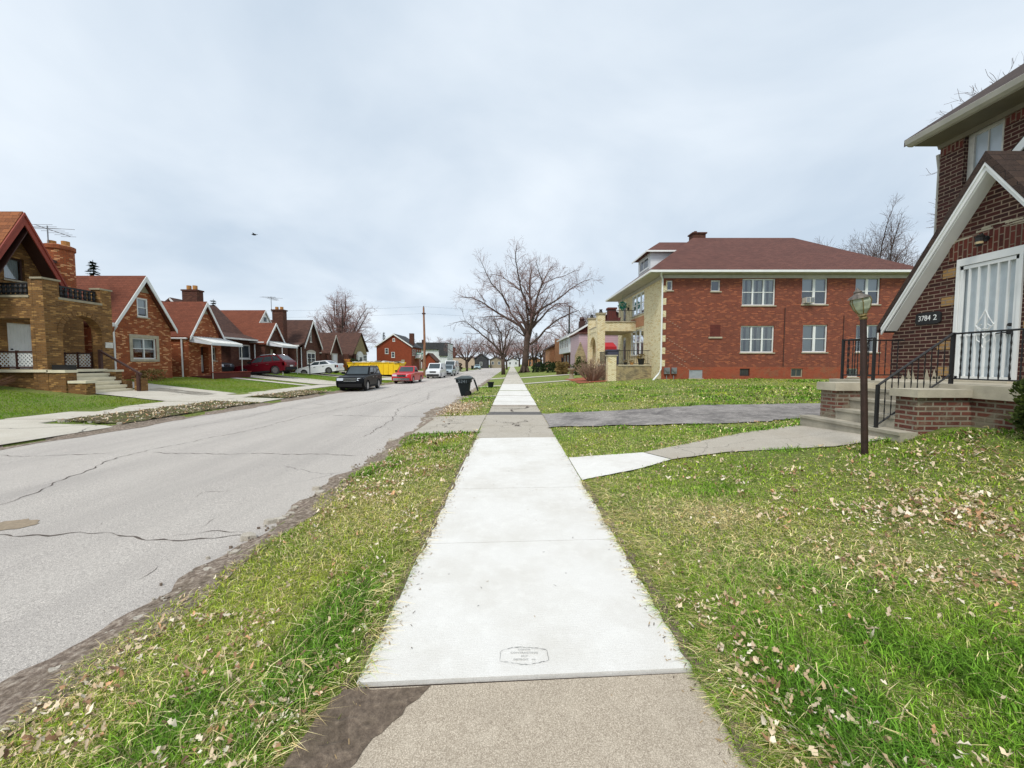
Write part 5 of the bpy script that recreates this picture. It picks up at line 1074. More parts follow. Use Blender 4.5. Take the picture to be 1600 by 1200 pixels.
mb = MB(); mb.prism(FC, [(28.25, 5.3), (28.95, 5.3), (28.6, 5.9)], .003, .02); mb.build('gable_panel', MT['stucco'], C)
mb = MB(); mb.fbox(FC, 28.15, 28.85, .95, 2.9, -.49, -.4); dd = mb.build('door', MT['brownwood'], C); mb = MB(); mb.fbox(FC, 28.25, 28.75, 1.1, 2.3, -.4, -.36); [mb.fbox(FC, 28.25+.1*i, 28.27+.1*i, 1.1, 2.3, -.36, -.34, 1) for i in range(1, 5)]; mb.build('door_pane', [MT['white'], MT['black']], dd)
window(C, FC, 29.2, 29.6, 1.9, 2.9, 1, 1, .05, 0, .1, 'whitedirty', 'dglass', 'stone')
awning(C, -22.45, -20.9, 27.15, 30.2, 3.6, 3.15)
mb = MB(); mb.box(-24.4, -23.3, 29.0, 29.6, 4.2, 7.05); mb.box(-24.45, -23.25, 28.95, 29.65, 7.05, 7.15); ch = mb.build('chimney', MT['brickB'], C); mb = MB(); [mb.lathe([(.15, 0), (.15, .33), (.1, .33), (.1, .1)], (y, 29.3, 7.15), 'z', 10) for y in (-24.1, -23.65)]; mb.build('chimney_pot', MT['pot'], ch)
mb = MB(); mb.tube([(-22.9, 27.02, 3.4), (-22.9, 27.02, .7)], .05, 6); mb.tube([(-31, 27.0, 3.42), (-22.5, 27.0, 3.42)], .06, 6); mb.build('gutter', MT['white'], C)
mb = MB(); mb.box(-21.1, -20.9, 27.2, 31.0, .2, 1.02); mb.box(-22.45, -21.1, 27.2, 30.0, .2, .8); mb.build('porch_wall', MT['brickM'], C); mb = MB(); mb.box(-21.15, -20.85, 27.15, 31.05, 1.02, 1.08); mb.build('porch_cap', MT['redtrim'], C)

# C2: low dark brick house with roof sloping to the street
Q = thing('side_roof_house', (-26, 33.8, .8), 'low dark brick house with a maroon roof sloping to the street behind the red suv', 'house'); FQ = FE(-23.8)
mb = MB(); mb.panel(FQ, rect(32.6, 35.2, .2, 3.75), [rect(33.6, 35.05, 2.1, 3.35)], -.25, 0); mb.box(-30, -24.06, 32.6, 35.2, .2, 3.6); mb.build('wall', MT['brickB'], Q)
mb = MB(); mb.prism(lambda u, z, d: (u, d, z), [(-23.2, 3.85), (-24.6, 4.35), (-27, 6.9), (-31, 3.9), (-31, 3.75), (-27, 6.72), (-24.6, 4.2), (-23.2, 3.72)], 30.6, 35.4); mb.build('roof', MT['roofBrn'], Q)
mb = MB(); mb.prism(lambda u, z, d: (u, d, z), [(-23.15, 3.84), (-24.6, 4.34), (-27, 6.88), (-27, 6.7), (-24.6, 4.15), (-23.15, 3.66)], 30.55, 30.6); mb.box(-23.19, -23.1, 30.61, 35.4, 3.7, 3.84); mb.build('fascia', MT['white'], Q)
window(Q, FQ, 33.6, 35.05, 2.1, 3.35, 1, 0, .1, 0, .05, 'white', 'dglass', 'white')

# D2: cottage with pointed gable, awning and dormer gable behind
P_, FD, yc, h_, sl = cottage('dark_brick_cottage', 'dark brick cottage with rust roof, tiny white attic gable and white awning', 35.6, 38.3, 3.7, 5.5, 0, 0)
mb = MB(); mb.panel(FD, [(35.65, .2), (38.35, .2), (38.35, 3.6), (37, 5.3), (35.65, 3.6)], [rect(36.5, 37.3, 1.0, 3.0)], -.4, 0); mb.box(-32, -22.92, 35.65, 39.9, .2, 3.6); mb.build('wall', MT['brickB'], P_)
mb = MB(); gable_sec(mb, 'x', 38.1, 6.85, 2.55, 2.3, 1.28, -32, -23.9, .13); gable_sec(mb, 'x', 37, 5.52, 1.5, 1.5, 1.32, -24.6, -22.25, .12); mb.build('roof', MT['roofRust'], P_)
mb = MB(); chevron(mb, FE(-22.25), 37, 5.5, 1.48, 1.48, 1.32, .2, 0, .05); chevron(mb, FE(-23.9), 38.1, 6.82, 1.3, 1.3, 1.28, .14, 0, .04); mb.prism(FE(-24.0), [(37.1, 5.5), (39.1, 5.5), (38.1, 6.75)], 0, .03); mb.tube([(-31, 35.55, 3.6), (-22.5, 35.55, 3.6)], .06, 6); mb.tube([(-23.4, 35.6, 3.5), (-23.4, 35.6, .6)], .05, 6); mb.build('rake_trim', MT['white'], P_)
mb = MB(); mb.prism(FD, [(36.55, 4.8), (37.45, 4.8), (37, 5.35)], .003, .02); mb.build('gable_panel', MT['stucco'], P_)
mb = MB(); mb.fbox(FE(-23.97), 37.9, 38.3, 5.75, 6.15, 0, .03); mb.build('attic_window', MT['dglass'], P_)
mb = MB(); mb.fbox(FD, 36.5, 37.3, 1.0, 3.0, -.39, -.3); mb.fbox(FD, 36.45, 36.52, 1.0, 3.0, -.3, .02); mb.build('door', MT['whitedirty'], P_)
awning(P_, -22.45, -21.0, 35.8, 38.3, 3.75, 3.35)

# E: brown cottage with tall chimney
Eh, FEh, yc, h_, sl = cottage('chimney_cottage', 'brown brick cottage with tall stack chimney, slit window and arched white window', 42.2, 45.8, 3.4, 6.3, 0, 0)
mb = MB(); mb.panel(FEh, [(42.2, .2), (45.8, .2), (45.8, 3.3), (44, 6.2), (42.2, 3.4)], [], -.3, 0); mb.box(-31, -22.82, 41.2, 45.8, .2, 3.3); mb.build('wall', MT['brickB'], Eh)
mb = MB(); mb.prism(lambda p, z, d: (d, p, z), [(41.0, 3.62), (42.0, 3.95), (44, 6.55), (45.95, 3.5), (45.95, 3.35), (44, 6.38), (42.0, 3.8), (41.0, 3.48)], -31, -22.2); mb.build('roof', MT['roofBrn'], Eh)
mb = MB(); mb.prism(lambda p, z, d: (d, p, z), [(42.05, 3.55), (44, 6.52), (45.95, 3.48), (45.95, 3.2), (44, 6.22), (42.05, 3.25)], -22.2, -22.15); mb.box(-31, -22.2, 40.95, 41.0, 3.46, 3.62); mb.tube([(-22.6, 42.1, 3.4), (-22.6, 42.1, .6)], .05, 6); mb.build('rake_trim', MT['white'], Eh)
mb = MB(); mb.box(-24.6, -23.5, 40.5, 41.19, .3, 7.1); mb.box(-24.68, -23.42, 40.42, 41.27, 7.1, 7.22); ch = mb.build('chimney', MT['brickB'], Eh); mb = MB(); [mb.lathe([(.16, 0), (.16, .3), (.1, .3), (.1, .1)], (x, 40.85, 7.22), 'z', 9) for x in (-24.3, -23.8)]; mb.build('chimney_pot', MT['pot'], ch)
window(Eh, FEh, 43.75, 44.05, 4.1, 5.3, 1, 1, .05, .04, 0, 'whitedirty', 'dglass', 'white')
w_ = window(Eh, FEh, 43.0, 44.8, 1.6, 2.9, 2, 1, .12, .04, 0, 'white', 'dglass', 'white'); mb = MB(); mb.prism(FEh, [(42.9, 2.9)]+[(43.9-1.0*math.cos(math.pi*i/8), 2.9+.3*math.sin(math.pi*i/8)) for i in range(9)]+[(44.9, 2.9)], .01, .05); mb.build('window_hood', MT['cream'], w_)
antenna(-24.9, 40.1, 7.0, 8.6, 1.0, 'tall tv antenna beside the stack chimney of the brown brick cottage')

# F and G
Fh_, FF, yc, h_, sl = cottage('small_cottage', 'small dark brick cottage with narrow steep gable over a white door', 48, 51, 3, 5.2, 0, 0)
mb = MB(); mb.panel(FF, [(48, .2), (51, .2), (51, 2.95), (49.5, 5.1), (48, 2.95)], [], -.3, 0); mb.box(-32, -22.82, 47, 53, .2, 2.95); mb.build('wall', MT['brickB'], Fh_)
mb = MB(); gable_sec(mb, 'x', 49.5, 5.3, 1.6, 1.6, 1.45, -24, -22.2, .12); gable_sec(mb, 'x', 50.5, 5.5, 3.6, 3.6, .78, -32, -23.5, .13); mb.build('roof', MT['roofBrn'], Fh_)
mb = MB(); chevron(mb, FE(-22.2), 49.5, 5.27, 1.6, 1.6, 1.45, .2, 0, .05); mb.prism(FF, [(49.1, 4.4), (49.9, 4.4), (49.5, 5.05)], .003, .02); mb.tube([(-31, 46.9, 2.95), (-22.8, 46.9, 2.95)], .06, 6); mb.build('rake_trim', MT['cream'], Fh_)
mb = MB(); mb.fbox(FF, 48.75, 50.35, 1.0, 2.95, .01, .06); mb.build('door_surround', MT['cream'], Fh_); mb = MB(); mb.fbox(FF, 49.05, 50.05, 1.0, 2.8, .065, .1); mb.build('door', MT['sidW'], Fh_)
mb = MB(); mb.box(-27, -25.8, 49.8, 51, 5, 6.3); mb.build('chimney', MT['brickM'], Fh_)
Gh, FG, yc, h_, sl = cottage('shingled_cottage', 'brown roofed cottage with tan shingled gable and white arched door next to the dumpster', 55.7, 60.5, 3, 6.1, 0, 0)
mb = MB(); mb.panel(FG, rect(55.7, 60.5, .2, 3.05), [], -.3, 0); mb.box(-32, -22.82, 54.5, 60.5, .2, 3.0); mb.build('wall', MT['brickB'], Gh)
mb = MB(); mb.prism(FG, [(55.6, 3.05), (60.6, 3.05), (58.1, 6.05)], -.25, .02); mb.build('gable_shingles', simple('weathered_cedar', S(150, 134, 96, .8), .9, var=.25, sc=4), Gh)
mb = MB(); gable_sec(mb, 'x', 58.1, 6.25, 3.4, 2.7, .98, -32, -22.3, .14); mb.build('roof', MT['roofBrn'], Gh)
mb = MB(); mb.prism(FG, [(56.4, .7), (58.3, .7), (58.3, 2.9), (57.9, 3.3), (57.35, 3.45), (56.8, 3.3), (56.4, 2.9)], .025, .3); dd = mb.build('door_surround', MT['white'], Gh); mb = MB(); mb.fbox(FG, 56.9, 57.8, .7, 2.6, .305, .32); mb.build('door', MT['dglass'], dd)
window(Gh, FG, 58.9, 60.3, 1.9, 3.0, 2, 1, .1, .05, 0, 'white', 'dglass', 'white')

for r_, d_ in ((B, -.35), (C, -.3), (P_, -.55), (Eh, -.8), (Fh_, -.8), (Gh, -.8)): r_.location.y += d_
# wooden gate between the houses
mb = MB()
for i in range(12): x_ = -24.2+i*.16; mb.box(x_, x_+.14, 53.5, 53.54, .6, 2.3+.02*math.sin(i*3))
mb.box(-24.2, -22.3, 53.54, 53.6, .9, 1.0); mb.box(-24.2, -22.3, 53.54, 53.6, 1.9, 2.0); solo(mb, 'wooden_gate', simple('orange_cedar', S(206, 140, 70, .85), .8, var=.2, sc=5), 'orange wooden gate between the brown cottages behind the dumpster', 'gate')

# H: colonial beyond the side street
Hh = thing('colonial_house', (-28, 95, .1), 'rust red two storey brick house with plain gable end at the street corner', 'house')
FH = FS(91)
mb = MB(); mb.panel(FH, [(-32, -.2), (-23.8, -.2), (-23.8, 5.75), (-27.9, 8.5), (-32, 5.75)], [], -.3, 0); mb.box(-32, -23.8, 91.31, 101, -.2, 5.75); mb.build('wall', MT['brickC'], Hh)
mb = MB(); gable_sec(mb, 'y', -27.9, 8.75, 4.5, 4.5, .68, 90.7, 101.3, .16); mb.build('roof', MT['roofGrey'], Hh)
mb = MB(); mb.prism(FS(90.7), [(-32.4, 5.68), (-27.9, 8.74), (-23.4, 5.68), (-23.4, 5.4), (-27.9, 8.42), (-32.4, 5.4)], 0, .06); mb.build('rake_trim', MT['white'], Hh)
mb = MB(); mb.box(-24.9, -23.9, 93.5, 94.5, 6, 9); ch = mb.build('chimney', MT['brickB'], Hh)
for u, z in ((-29.6, 4.0), (-28.1, 3.1)): window(Hh, FH, u-.4, u+.4, z, z+1.3, 1, 1, .09, .05, 0, 'white', 'dglass', 'white')
window(Hh, FH, -28.15, -27.6, 6.9, 7.6, 1, 1, .09, .05, 0, 'white', 'dglass', 'white'); window(Hh, FH, -30.6, -29.9, 1.6, 2.4, 1, 1, .06, .05, 0, 'cream', 'dglass', None)
mb = MB(); mb.fbox(FH, -26.2, -25.4, .6, 2.6, .01, .04); mb.build('side_door', MT['stucco'], Hh)
FHe = FE(-23.8)
for y in (92.5, 94.3, 96.8, 99.2): window(Hh, FHe, y-.5, y+.5, 3.6, 5.1, 1, 1, .12, .05, 0, 'whitedirty', 'dglass', 'white')
mb = MB(); mb.box(-23.79, -22.4, 94, 97.5, 2.9, 3.05); mb.prism(FE(-22.4), [(93.8, 3.05), (97.7, 3.05), (95.75, 4.2)], -1.2, 0); [mb.tube([(-22.5, y, .2), (-22.5, y, 2.9)], .07, 8) for y in (94.1, 97.4)]; mb.build('porch', MT['whitedirty'], Hh)

# buildings further off on the left
def block(name, label, x0, x1, y0, y1, z1, brickm, roof=None, rm='roofGrey', zb=-.3, wins=0, gable=None, cat='building', wz=1.2):
    r = thing(name, ((x0+x1)/2, (y0+y1)/2, 0), label, cat); mb = MB(); mb.box(x0, x1, y0, y1, zb, z1)
    if gable: mb.prism(FS(y0), [(x0, z1), (x1, z1), ((x0+x1)/2, z1+gable)], -(y1-y0), 0)
    mb.build('wall', MT[brickm], r)
    mb = MB()
    if gable: gable_sec(mb, 'y', (x0+x1)/2, z1+gable+.2, (x1-x0)/2+.4, (x1-x0)/2+.4, gable/((x1-x0)/2), y0-.4, y1+.4, .18)
    else: mb.box(x0-.15, x1+.15, y0-.15, y1+.15, z1, z1+.25)
    mb.build('roof', MT[rm], r)
    for i in range(wins):
        u = x0+(x1-x0)*(i+.5)/wins; window(r, FS(y0), u-.5, u+.5, wz, wz+1.3, 1, 1, .1, .04, 0, 'white', 'dglass', None)
    return r
r = block('flat_roof_building', 'dark roofed commercial building with pale front behind the utility pole', -31.5, -21.5, 128, 140, 8.4, 'sidW', None, 'roofGrey', wins=0, cat='building')
mb = MB(); mb.box(-31.7, -21.3, 127.5, 127.9, 6.3, 8.5); mb.box(-24.2, -21.3, 127.5, 127.9, 4.2, 6.3); mb.build('dark_parapet', MT['roofGrey'], r)
block('small_gable_building', 'small orange brick gabled building in front of the pale commercial building', -26.2, -22.4, 112, 118, 2.6, 'brickC', gable=2, rm='roofBrn')
r = block('red_block_building', 'tall red and black building right of the dark roofed commercial building', -27.2, -23.4, 150, 160, 8.0, 'brickC', rm='roofGrey'); mb = MB(); mb.box(-27.3, -25.2, 149.4, 149.9, 0, 6); mb.build('dark_bay', MT['roofGrey'], r)
block('beige_garage', 'low beige building left of the dark gabled house far down the street', -23.5, -18.2, 150, 158, 3.9, 'beige', rm='roofBrn', wins=0); block('beige_shed', 'small pale building hidden behind the bare tree far down the street', -17.8, -14.6, 150, 158, 3.9, 'beige', rm='roofBrn')
block('dark_gable_house', 'dark grey gabled house far down the street near the parked silver car', -14.6, -9.6, 150, 160, 3.6, 'roofGrey', gable=1.9, rm='roofGrey', wins=1, wz=1.0)
block('blue_grey_house', 'low blue grey house at the far end of the street', -9.2, -4.0, 158, 165, 3.2, 'stucco', gable=1.2, rm='roofGrey', wins=2)
block('white_end_house', 'white low house closing the far end of the pavement', -2.6, 3.6, 200, 208, 3.2, 'sidW', gable=1.2, rm='roofGrey', wins=2)
block('pale_end_house', 'pale brick low house at the far end right of the big tree', 7, 15, 190, 200, 3.4, 'brickG', gable=1.4, rm='roofBrn', wins=2)
block('roof_behind_house', 'white gable peak showing between the cottage roofs', -37.5, -33, 38, 44, 6.6, 'sidW', gable=1.2, rm='roofBrn', wins=0, cat='house')

# ------------------------------------------------------------------ houses beyond the duplex
M_ = thing('bay_front_house', (11, 60, .5), 'maroon brick house with white overhanging second storey beyond the duplex', 'house')
mb = MB(); mb.panel(FS(55), [(8.9, .2), (20, .2), (20, 6), (14.4, 9.3), (8.9, 6)], [], -.3, 0); mb.box(8.9, 20, 55.31, 67, .2, 6); mb.build('wall', MT['brickM'], M_)
mb = MB(); gable_sec(mb, 'y', 14.4, 9.55, 6.5, 6.5, .6, 54.6, 67.4, .15); mb.build('roof', MT['roofGrey'], M_)
mb = MB(); mb.box(8.2, 8.89, 55.2, 67, 3.3, 5.95); mb.build('overhang', MT['sidW'], M_)
mb = MB(); mb.prism(FS(54.6), [(7.9, 5.62), (14.4, 9.52), (20.9, 5.62), (20.9, 5.35), (14.4, 9.22), (7.9, 5.35)], 0, .06); mb.box(7.8, 7.9, 54.6, 67.4, 5.4, 5.62); mb.build('rake_trim', MT['white'], M_)
FMw = FW(8.2)
for y in (57, 59.2, 62, 64.5): window(M_, FMw, y-.6, y+.6, 4.0, 5.5, 1, 1, .1, .04, 0, 'white', 'dglass', None)
for y in (58, 61, 64.5): window(M_, FW(8.9), y-.5, y+.5, 1.2, 3.0, 1, 1, .1, .04, 0, 'white', 'dglass', None)
mb = MB(); mb.box(9.9, 10.7, 56.5, 57.5, 6, 7.9); mb.lathe([(.3, 0), (.4, .3), (.25, .6)], (10.3, 57, 7.9), 'z', 8); mb.build('chimney', MT['brownwood'], M_)
L_ = thing('mauve_sided_house', (12, 47, .5), 'mauve sided house with red canvas awning seen through the duplex porch', 'house')
mb = MB(); mb.box(7.9, 20, 45.5, 52, .2, 5.2); mb.build('wall', MT['sidM'], L_)
mb = MB(); mb.box(7.7, 20.2, 45.3, 52.2, 5.21, 5.35); mb.build('roof', MT['roofRed'], L_)
mb = MB(); mb.prism(lambda u, z, d: (d, u, z), [(45.45, 4.15), (43.8, 3.6), (43.8, 3.1), (45.45, 3.4)], 8.9, 11.9); mb.build('awning', simple('red_canvas', S(190, 34, 42, .75), .8, var=.06), L_)
mb = MB(); mb.box(11.6, 12.5, 46.5, 47.3, 5.3, 8.2); mb.box(11.5, 12.6, 46.4, 47.4, 8.2, 8.4); mb.build('chimney', MT['brickM'], L_)
mb = MB(); mb.prism(FS(44.9), [(7.4, .4), (8.6, .4), (8.6, 2.6), (8.0, 4.2), (7.4, 2.6)], -.5, 0); mb.build('entry_gable', MT['brickY2'], L_)
N_ = block('peach_brick_house', 'peach brick house with square chimney behind the round hedges', 7.3, 13, 75, 84, 4.6, 'brickG', rm='roofBrn', gable=1.2, cat='house', wins=0); mb = MB(); mb.box(8.3, 9.5, 74.2, 74.9, .2, 6.4); mb.build('chimney', MT['brickG'], N_)
mb = MB(); mb.prism(FS(74.98), [(8.2, .4)]+[(9.6-1.2*math.cos(math.pi*i/8), 2.0+.9*math.sin(math.pi*i/8)) for i in range(9)]+[(10.8, .4)], 0, .06); mb.build('arched_window', MT['dglass'], N_)
block('far_roof_house', 'dark roofed house behind the peach brick house', 9, 20, 100, 112, 5.5, 'brickB', gable=3, rm='roofGrey', cat='house')
block('garage_behind', 'grey house hidden behind the duplex', 30, 40, 48, 58, 3.2, 'sidW', gable=1.6, rm='roofGrey', cat='house', wins=2)

# ------------------------------------------------------------------ vehicles
def paint(name, col, metal=.3): return simple(name, col, .35, metal, var=.03, sc=1, coat=0 if name == 'black_paint' else .35, spec=.14 if name == 'black_paint' else .3)
MT['tyre'] = simple('tyre_rubber', (.018, .018, .019, 1), .85, var=.2, sc=30); MT['alloy'] = simple('alloy_wheel', S(170, 172, 176, .8), .3, .8, var=.08)
MT['lens'] = simple('headlight_lens', S(214, 220, 226, .85), .12, .2, var=.15, sc=30); MT['redlens'] = simple('tail_light_lens', S(150, 16, 18, .8), .15, 0, var=.1)
MT['chrome'] = simple('chrome_trim', S(200, 204, 210, .85), .18, .9, var=.05); MT['plastic'] = simple('black_plastic', (.012, .012, .013, 1), .7, var=.1, spec=.2); MT['plate'] = simple('licence_plate_white', S(215, 218, 222, .85), .5, var=.04)
def patch(P, u0, u1, v0, v1, off=.008):
    a, b, c, d = [Vector(p) for p in P]
    f = lambda u, v: (a*(1-u)+b*u)*(1-v)+(d*(1-u)+c*u)*v
    n = (b-a).cross(d-a).normalized()
    return [f(u0, v0)+n*off, f(u1, v0)+n*off, f(u1, v1)+n*off, f(u0, v1)+n*off]
def car(name, label, cat, mat, L=4.5, Wd=1.82, Ht=1.7, gc=.24, hf=.88, hb=1.02, belt=1.04, tail=1.0, xw0=.85, xw1=.25, xr1=-1.75, xr0=-2.1, xf=1.35, xr=-1.32, rw=.35, style='suv', trim='plastic', bump_=None, grille='chrome', loc=(0, 0, 0), rz=0, group=None, win=3, rails=False, lower='plastic'):
    root = thing(name, loc, label, cat, group, True, rz)
    h = L/2; ra = rw+.07
    def arc_(x): return [(x+ra*math.cos(t), gc+.02+max(0, (rw-gc))*.6+ra*math.sin(t)) for t in [math.pi*i/8 for i in range(9)]]
    bed = style == 'pickup'
    o = [(-h+.08, gc+.06)]+[(xr-ra, gc)]+[(a, max(b, gc)) for a, b in arc_(xr)[::-1]]+[(xr+ra, gc), (xf-ra, gc)]+[(a, max(b, gc)) for a, b in arc_(xf)[::-1]]+[(xf+ra, gc), (h-.14, gc+.04), (h-.02, gc+.22), (h, gc+.36), (h-.03, hf-.12), (h-.14, hf), (h-.5, hf+(hb-hf)*.5), (xw0, hb), ((xw0+xr0)/2, belt)]
    o += [(xr0, belt), (-h+.06, tail if not bed else belt-.04), (-h+.0, tail-.15), (-h, gc+.35)]
    n = len(o); cxm, czm = 0, .7
    def lay(y, k): return [((x*(1-k*.018)), y, z-(k*.06 if z > czm+.2 else 0)+(k*.02 if z < gc+.05 else 0)) for x, z in o]
    w2 = Wd/2; layers = [lay(-w2+.015, 1.6), lay(-w2, .8), lay(-w2+.1, 0), lay(w2-.1, 0), lay(w2, .8), lay(w2-.015, 1.6)]
    mb = MB(); V = [p for l in layers for p in l]
    fs = [(k*n+i, k*n+(i+1) % n, (k+1)*n+(i+1) % n, (k+1)*n+i) for k in range(5) for i in range(n)]+[tuple(range(n))[::-1], tuple(range(5*n, 6*n))]
    mb.add(V, fs)
    wb, wr = w2-.07, w2-.2 if style != 'van' else w2-.12
    B0, B1, B2, B3 = (xw0+.04, belt-.03), (xw1, Ht-.03), (xr1, Ht-.03), (xr0-.02, belt-.03)
    S0 = [(B0[0], -wb, B0[1]), (B1[0], -wr, B1[1]), (B2[0], -wr, B2[1]), (B3[0], -wb, B3[1])]; S1 = [(x, -y, z) for x, y, z in S0]
    T = [((B1[0]-.12), -wr+.14, Ht), (B2[0]+.12, -wr+.14, Ht), (B2[0]+.12, wr-.14, Ht), (B1[0]-.12, wr-.14, Ht)]
    mb.add(S0+S1+T, [(0, 1, 2, 3), (7, 6, 5, 4), (0, 4, 5, 1), (3, 2, 6, 7), (8, 9, 10, 11), (1, 8, 9, 2), (6, 10, 11, 5), (1, 5, 11, 8), (2, 9, 10, 6)])
    if bed: mb.box(-h+.1, xr0-.06, -w2+.1, w2-.1, belt-.045, belt-.035)
    body = mb.build('body', mat, root)
    if bed: mb = MB(); mb.box(-h+.14, xr0-.1, -w2+.16, w2-.16, belt-.03, belt-.028); mb.build('bed_floor', MT['plastic'], root)
    if rails: mb = MB(); [mb.tube([(xw1-.2, s*(wr-.02), Ht), (xw1-.3, s*(wr-.02), Ht+.06), (xr1+.3, s*(wr-.02), Ht+.06), (xr1+.2, s*(wr-.02), Ht)], .02, 6) for s in (-1, 1)]; mb.build('roof_rails', MT['chrome'] if name == 'red_suv' else MT['plastic'], root)
    # glass
    mb = MB(); q = patch([S0[0], S1[0], S1[1], S0[1]], .07, .93, .1, .92); mb.quad(*q); mb.build('windshield', MT['carglass'], root, recalc=False)
    if style != 'van' or True: mb = MB(); mb.quad(*patch([S1[3], S0[3], S0[2], S1[2]], .1, .9, .2, .9)); mb.build('rear_window', MT['carglass'], root, recalc=False)
    spl = {3: [(.05, .36), (.39, .68), (.71, .93)], 2: [(.06, .47), (.5, .92)], 1: [(.12, .86)], 0: [(.04, .26)]}[win]
    for a, b in spl:
        for s, P in ((-1, [S0[0], S0[3], S0[2], S0[1]]), (1, [S1[3], S1[0], S1[1], S1[2]])):
            u0, u1 = (a, b) if s < 0 else (1-b, 1-a); mb = MB(); Qp = patch(P, u0, u1, .14, .88, .008)
            Qm = [Vector((p.x, p.y if abs(p.y) > 0 else 0, p.z)) for p in Qp]; c_ = sum(Qm, Vector())/4
            if (c_.y > 0) != (s > 0): pass
            Qm = [p+Vector((0, s*.01, 0)) for p in Qm]; mb.quad(*Qm); mb.build('side_window', MT['carglass'], root, recalc=False)
    # wheels
    for x in (xf, xr):
        for s in (-1, 1):
            c0 = (x, s*(w2-.02), rw); y0 = -.2 if s > 0 else 0
            mb = MB(); mb.lathe([(rw*.6, y0), (rw*.93, y0), (rw, y0+.03), (rw, y0+.17), (rw*.93, y0+.2), (rw*.62, y0+.2)], c0, 'y', 24); wh = mb.build('wheel', MT['tyre'], root)
            mb = MB(); d = .015 if s > 0 else -.015
            yo = (-.0 if s > 0 else 0)+d*0
            yc = c0[1]+s*.004
            for j in range(5):
                t = 2*math.pi*j/5; ct, st_ = math.cos(t), math.sin(t); pt, qt = -st_, ct
                r0, r1, a, b = rw*.08, rw*.6, rw*.1, rw*.13
                P = [(x+r0*ct+a*pt, rw+r0*st_+a*qt), (x+r1*ct+b*pt, rw+r1*st_+b*qt), (x+r1*ct-b*pt, rw+r1*st_-b*qt), (x+r0*ct-a*pt, rw+r0*st_-a*qt)]
                mb.add([(u, yc-.02, v) for u, v in P]+[(u, yc+.008, v) for u, v in P], [(0, 1, 2, 3), (4, 5, 6, 7), (0, 1, 5, 4), (1, 2, 6, 5), (2, 3, 7, 6), (3, 0, 4, 7)])
            mb.lathe([(0, -.01), (rw*.16, -.01), (rw*.16, .012), (0, .012)], (x, yc, rw), 'y', 12); mb.lathe([(rw*.56, -.015), (rw*.64, -.015), (rw*.64, .01), (rw*.56, .01)], (x, yc, rw), 'y', 24); mb.build('rim', MT['alloy'], wh)
    mb = MB(); mb.box(-h+.3, h-.3, -w2+.22, w2-.22, gc-.04, gc+.45); mb.build('underbody', MT['plastic'], root)
    # front and rear fittings
    for s in (-1, 1):
        mb = MB(); y0, y1 = sorted((s*(w2-.46), s*(w2-.06))); mb.hexa([(h-.2, y0, hf-.22), (h+.0, y0, hf-.22), (h-.05 if s > 0 else h+0, y1, hf-.22), (h-.2, y1, hf-.22), (h-.3, y0, hf-.04), (h-.05, y0, hf-.06), (h-.1 if s > 0 else h-.05, y1, hf-.06), (h-.3, y1, hf-.04)]); mb.build('headlight', MT['lens'], root)
        mb = MB(); y0, y1 = sorted((s*(w2-.26), s*(w2-.015))); mb.box(-h-.012, -h+.22, y0, y1, tail-.42, tail-.16); mb.build('tail_light', MT['redlens'], root)
        mb = MB(); mb.box(xw0-.28, xw0-.1, min(s*(w2-.02), s*(w2+.17)), max(s*(w2-.02), s*(w2+.17)), belt+.02, belt+.17); mb.build('mirror', mat if trim != 'plastic' else MT['plastic'], root)
        for k, x in enumerate((.15, -.75) if win in (2, 3) else (.15,)): mb = MB(); mb.box(x-.1, x+.1, min(s*(w2-.01), s*(w2+.015)), max(s*(w2-.01), s*(w2+.015)), belt-.2, belt-.165); mb.build('door_handle', MT['plastic'] if grille != 'chrome' else MT['chrome'], root)
        mb = MB(); mb.lathe([(0, 0), (.05, 0), (.05, .02), (0, .02)], (h-.005, s*(w2-.3), gc+.2), 'x', 10); mb.build('fog_light', MT['lens'], root)
    mb = MB(); gh = hf-.08; mb.box(h-.06, h+.012, -w2+.5, w2-.5, gh-.2, gh); mb.build('grille', MT['plastic'], root)
    mb = MB(); [mb.box(h+.0, h+.022, -w2+.5, w2-.5, z, z+.025) for z in (gh-.2, gh-.11, gh-.025)]; mb.build('grille_bars', MT[grille], root)
    mb = MB(); mb.box(h-.12, h+.03, -w2+.14, w2-.14, gc+.08, gc+.3); mb.build('front_bumper', bump_ or MT[lower], root)
    mb = MB(); mb.box(-h-.03, -h+.12, -w2+.12, w2-.12, gc+.05, gc+.3); mb.build('rear_bumper', bump_ or MT[lower], root)
    mb = MB(); mb.box(-h-.04, -h-.031, -.24, .24, gc+.34, gc+.46) if not bed else mb.box(-h-.04, -h-.031, -.24, .24, gc+.12, gc+.26); mb.build('licence_plate', MT['plate'], root)
    if lower and style == 'suv': mb = MB(); [mb.box(xr+ra+.02, xf-ra-.02, min(s*(w2-.03), s*(w2+.012)), max(s*(w2-.03), s*(w2+.012)), gc+.0, gc+.14) for s in (-1, 1)]; mb.build('side_sill', MT['plastic'], root)
    return root
zroad = -.165
c1 = car('black_suv', 'black suv parked facing the camera at the far kerb, nearest car on the road', 'suv', paint('black_paint', (.002, .0025, .0035, 1), 0), L=4.4, Wd=1.8, Ht=1.68, hf=.95, hb=1.08, belt=1.1, tail=1.08, xw0=.8, xw1=.15, xr1=-1.85, xr0=-2.12, rw=.36, rails=True, loc=(-10.72, 27.2, zroad), rz=R(-90+4), win=3)
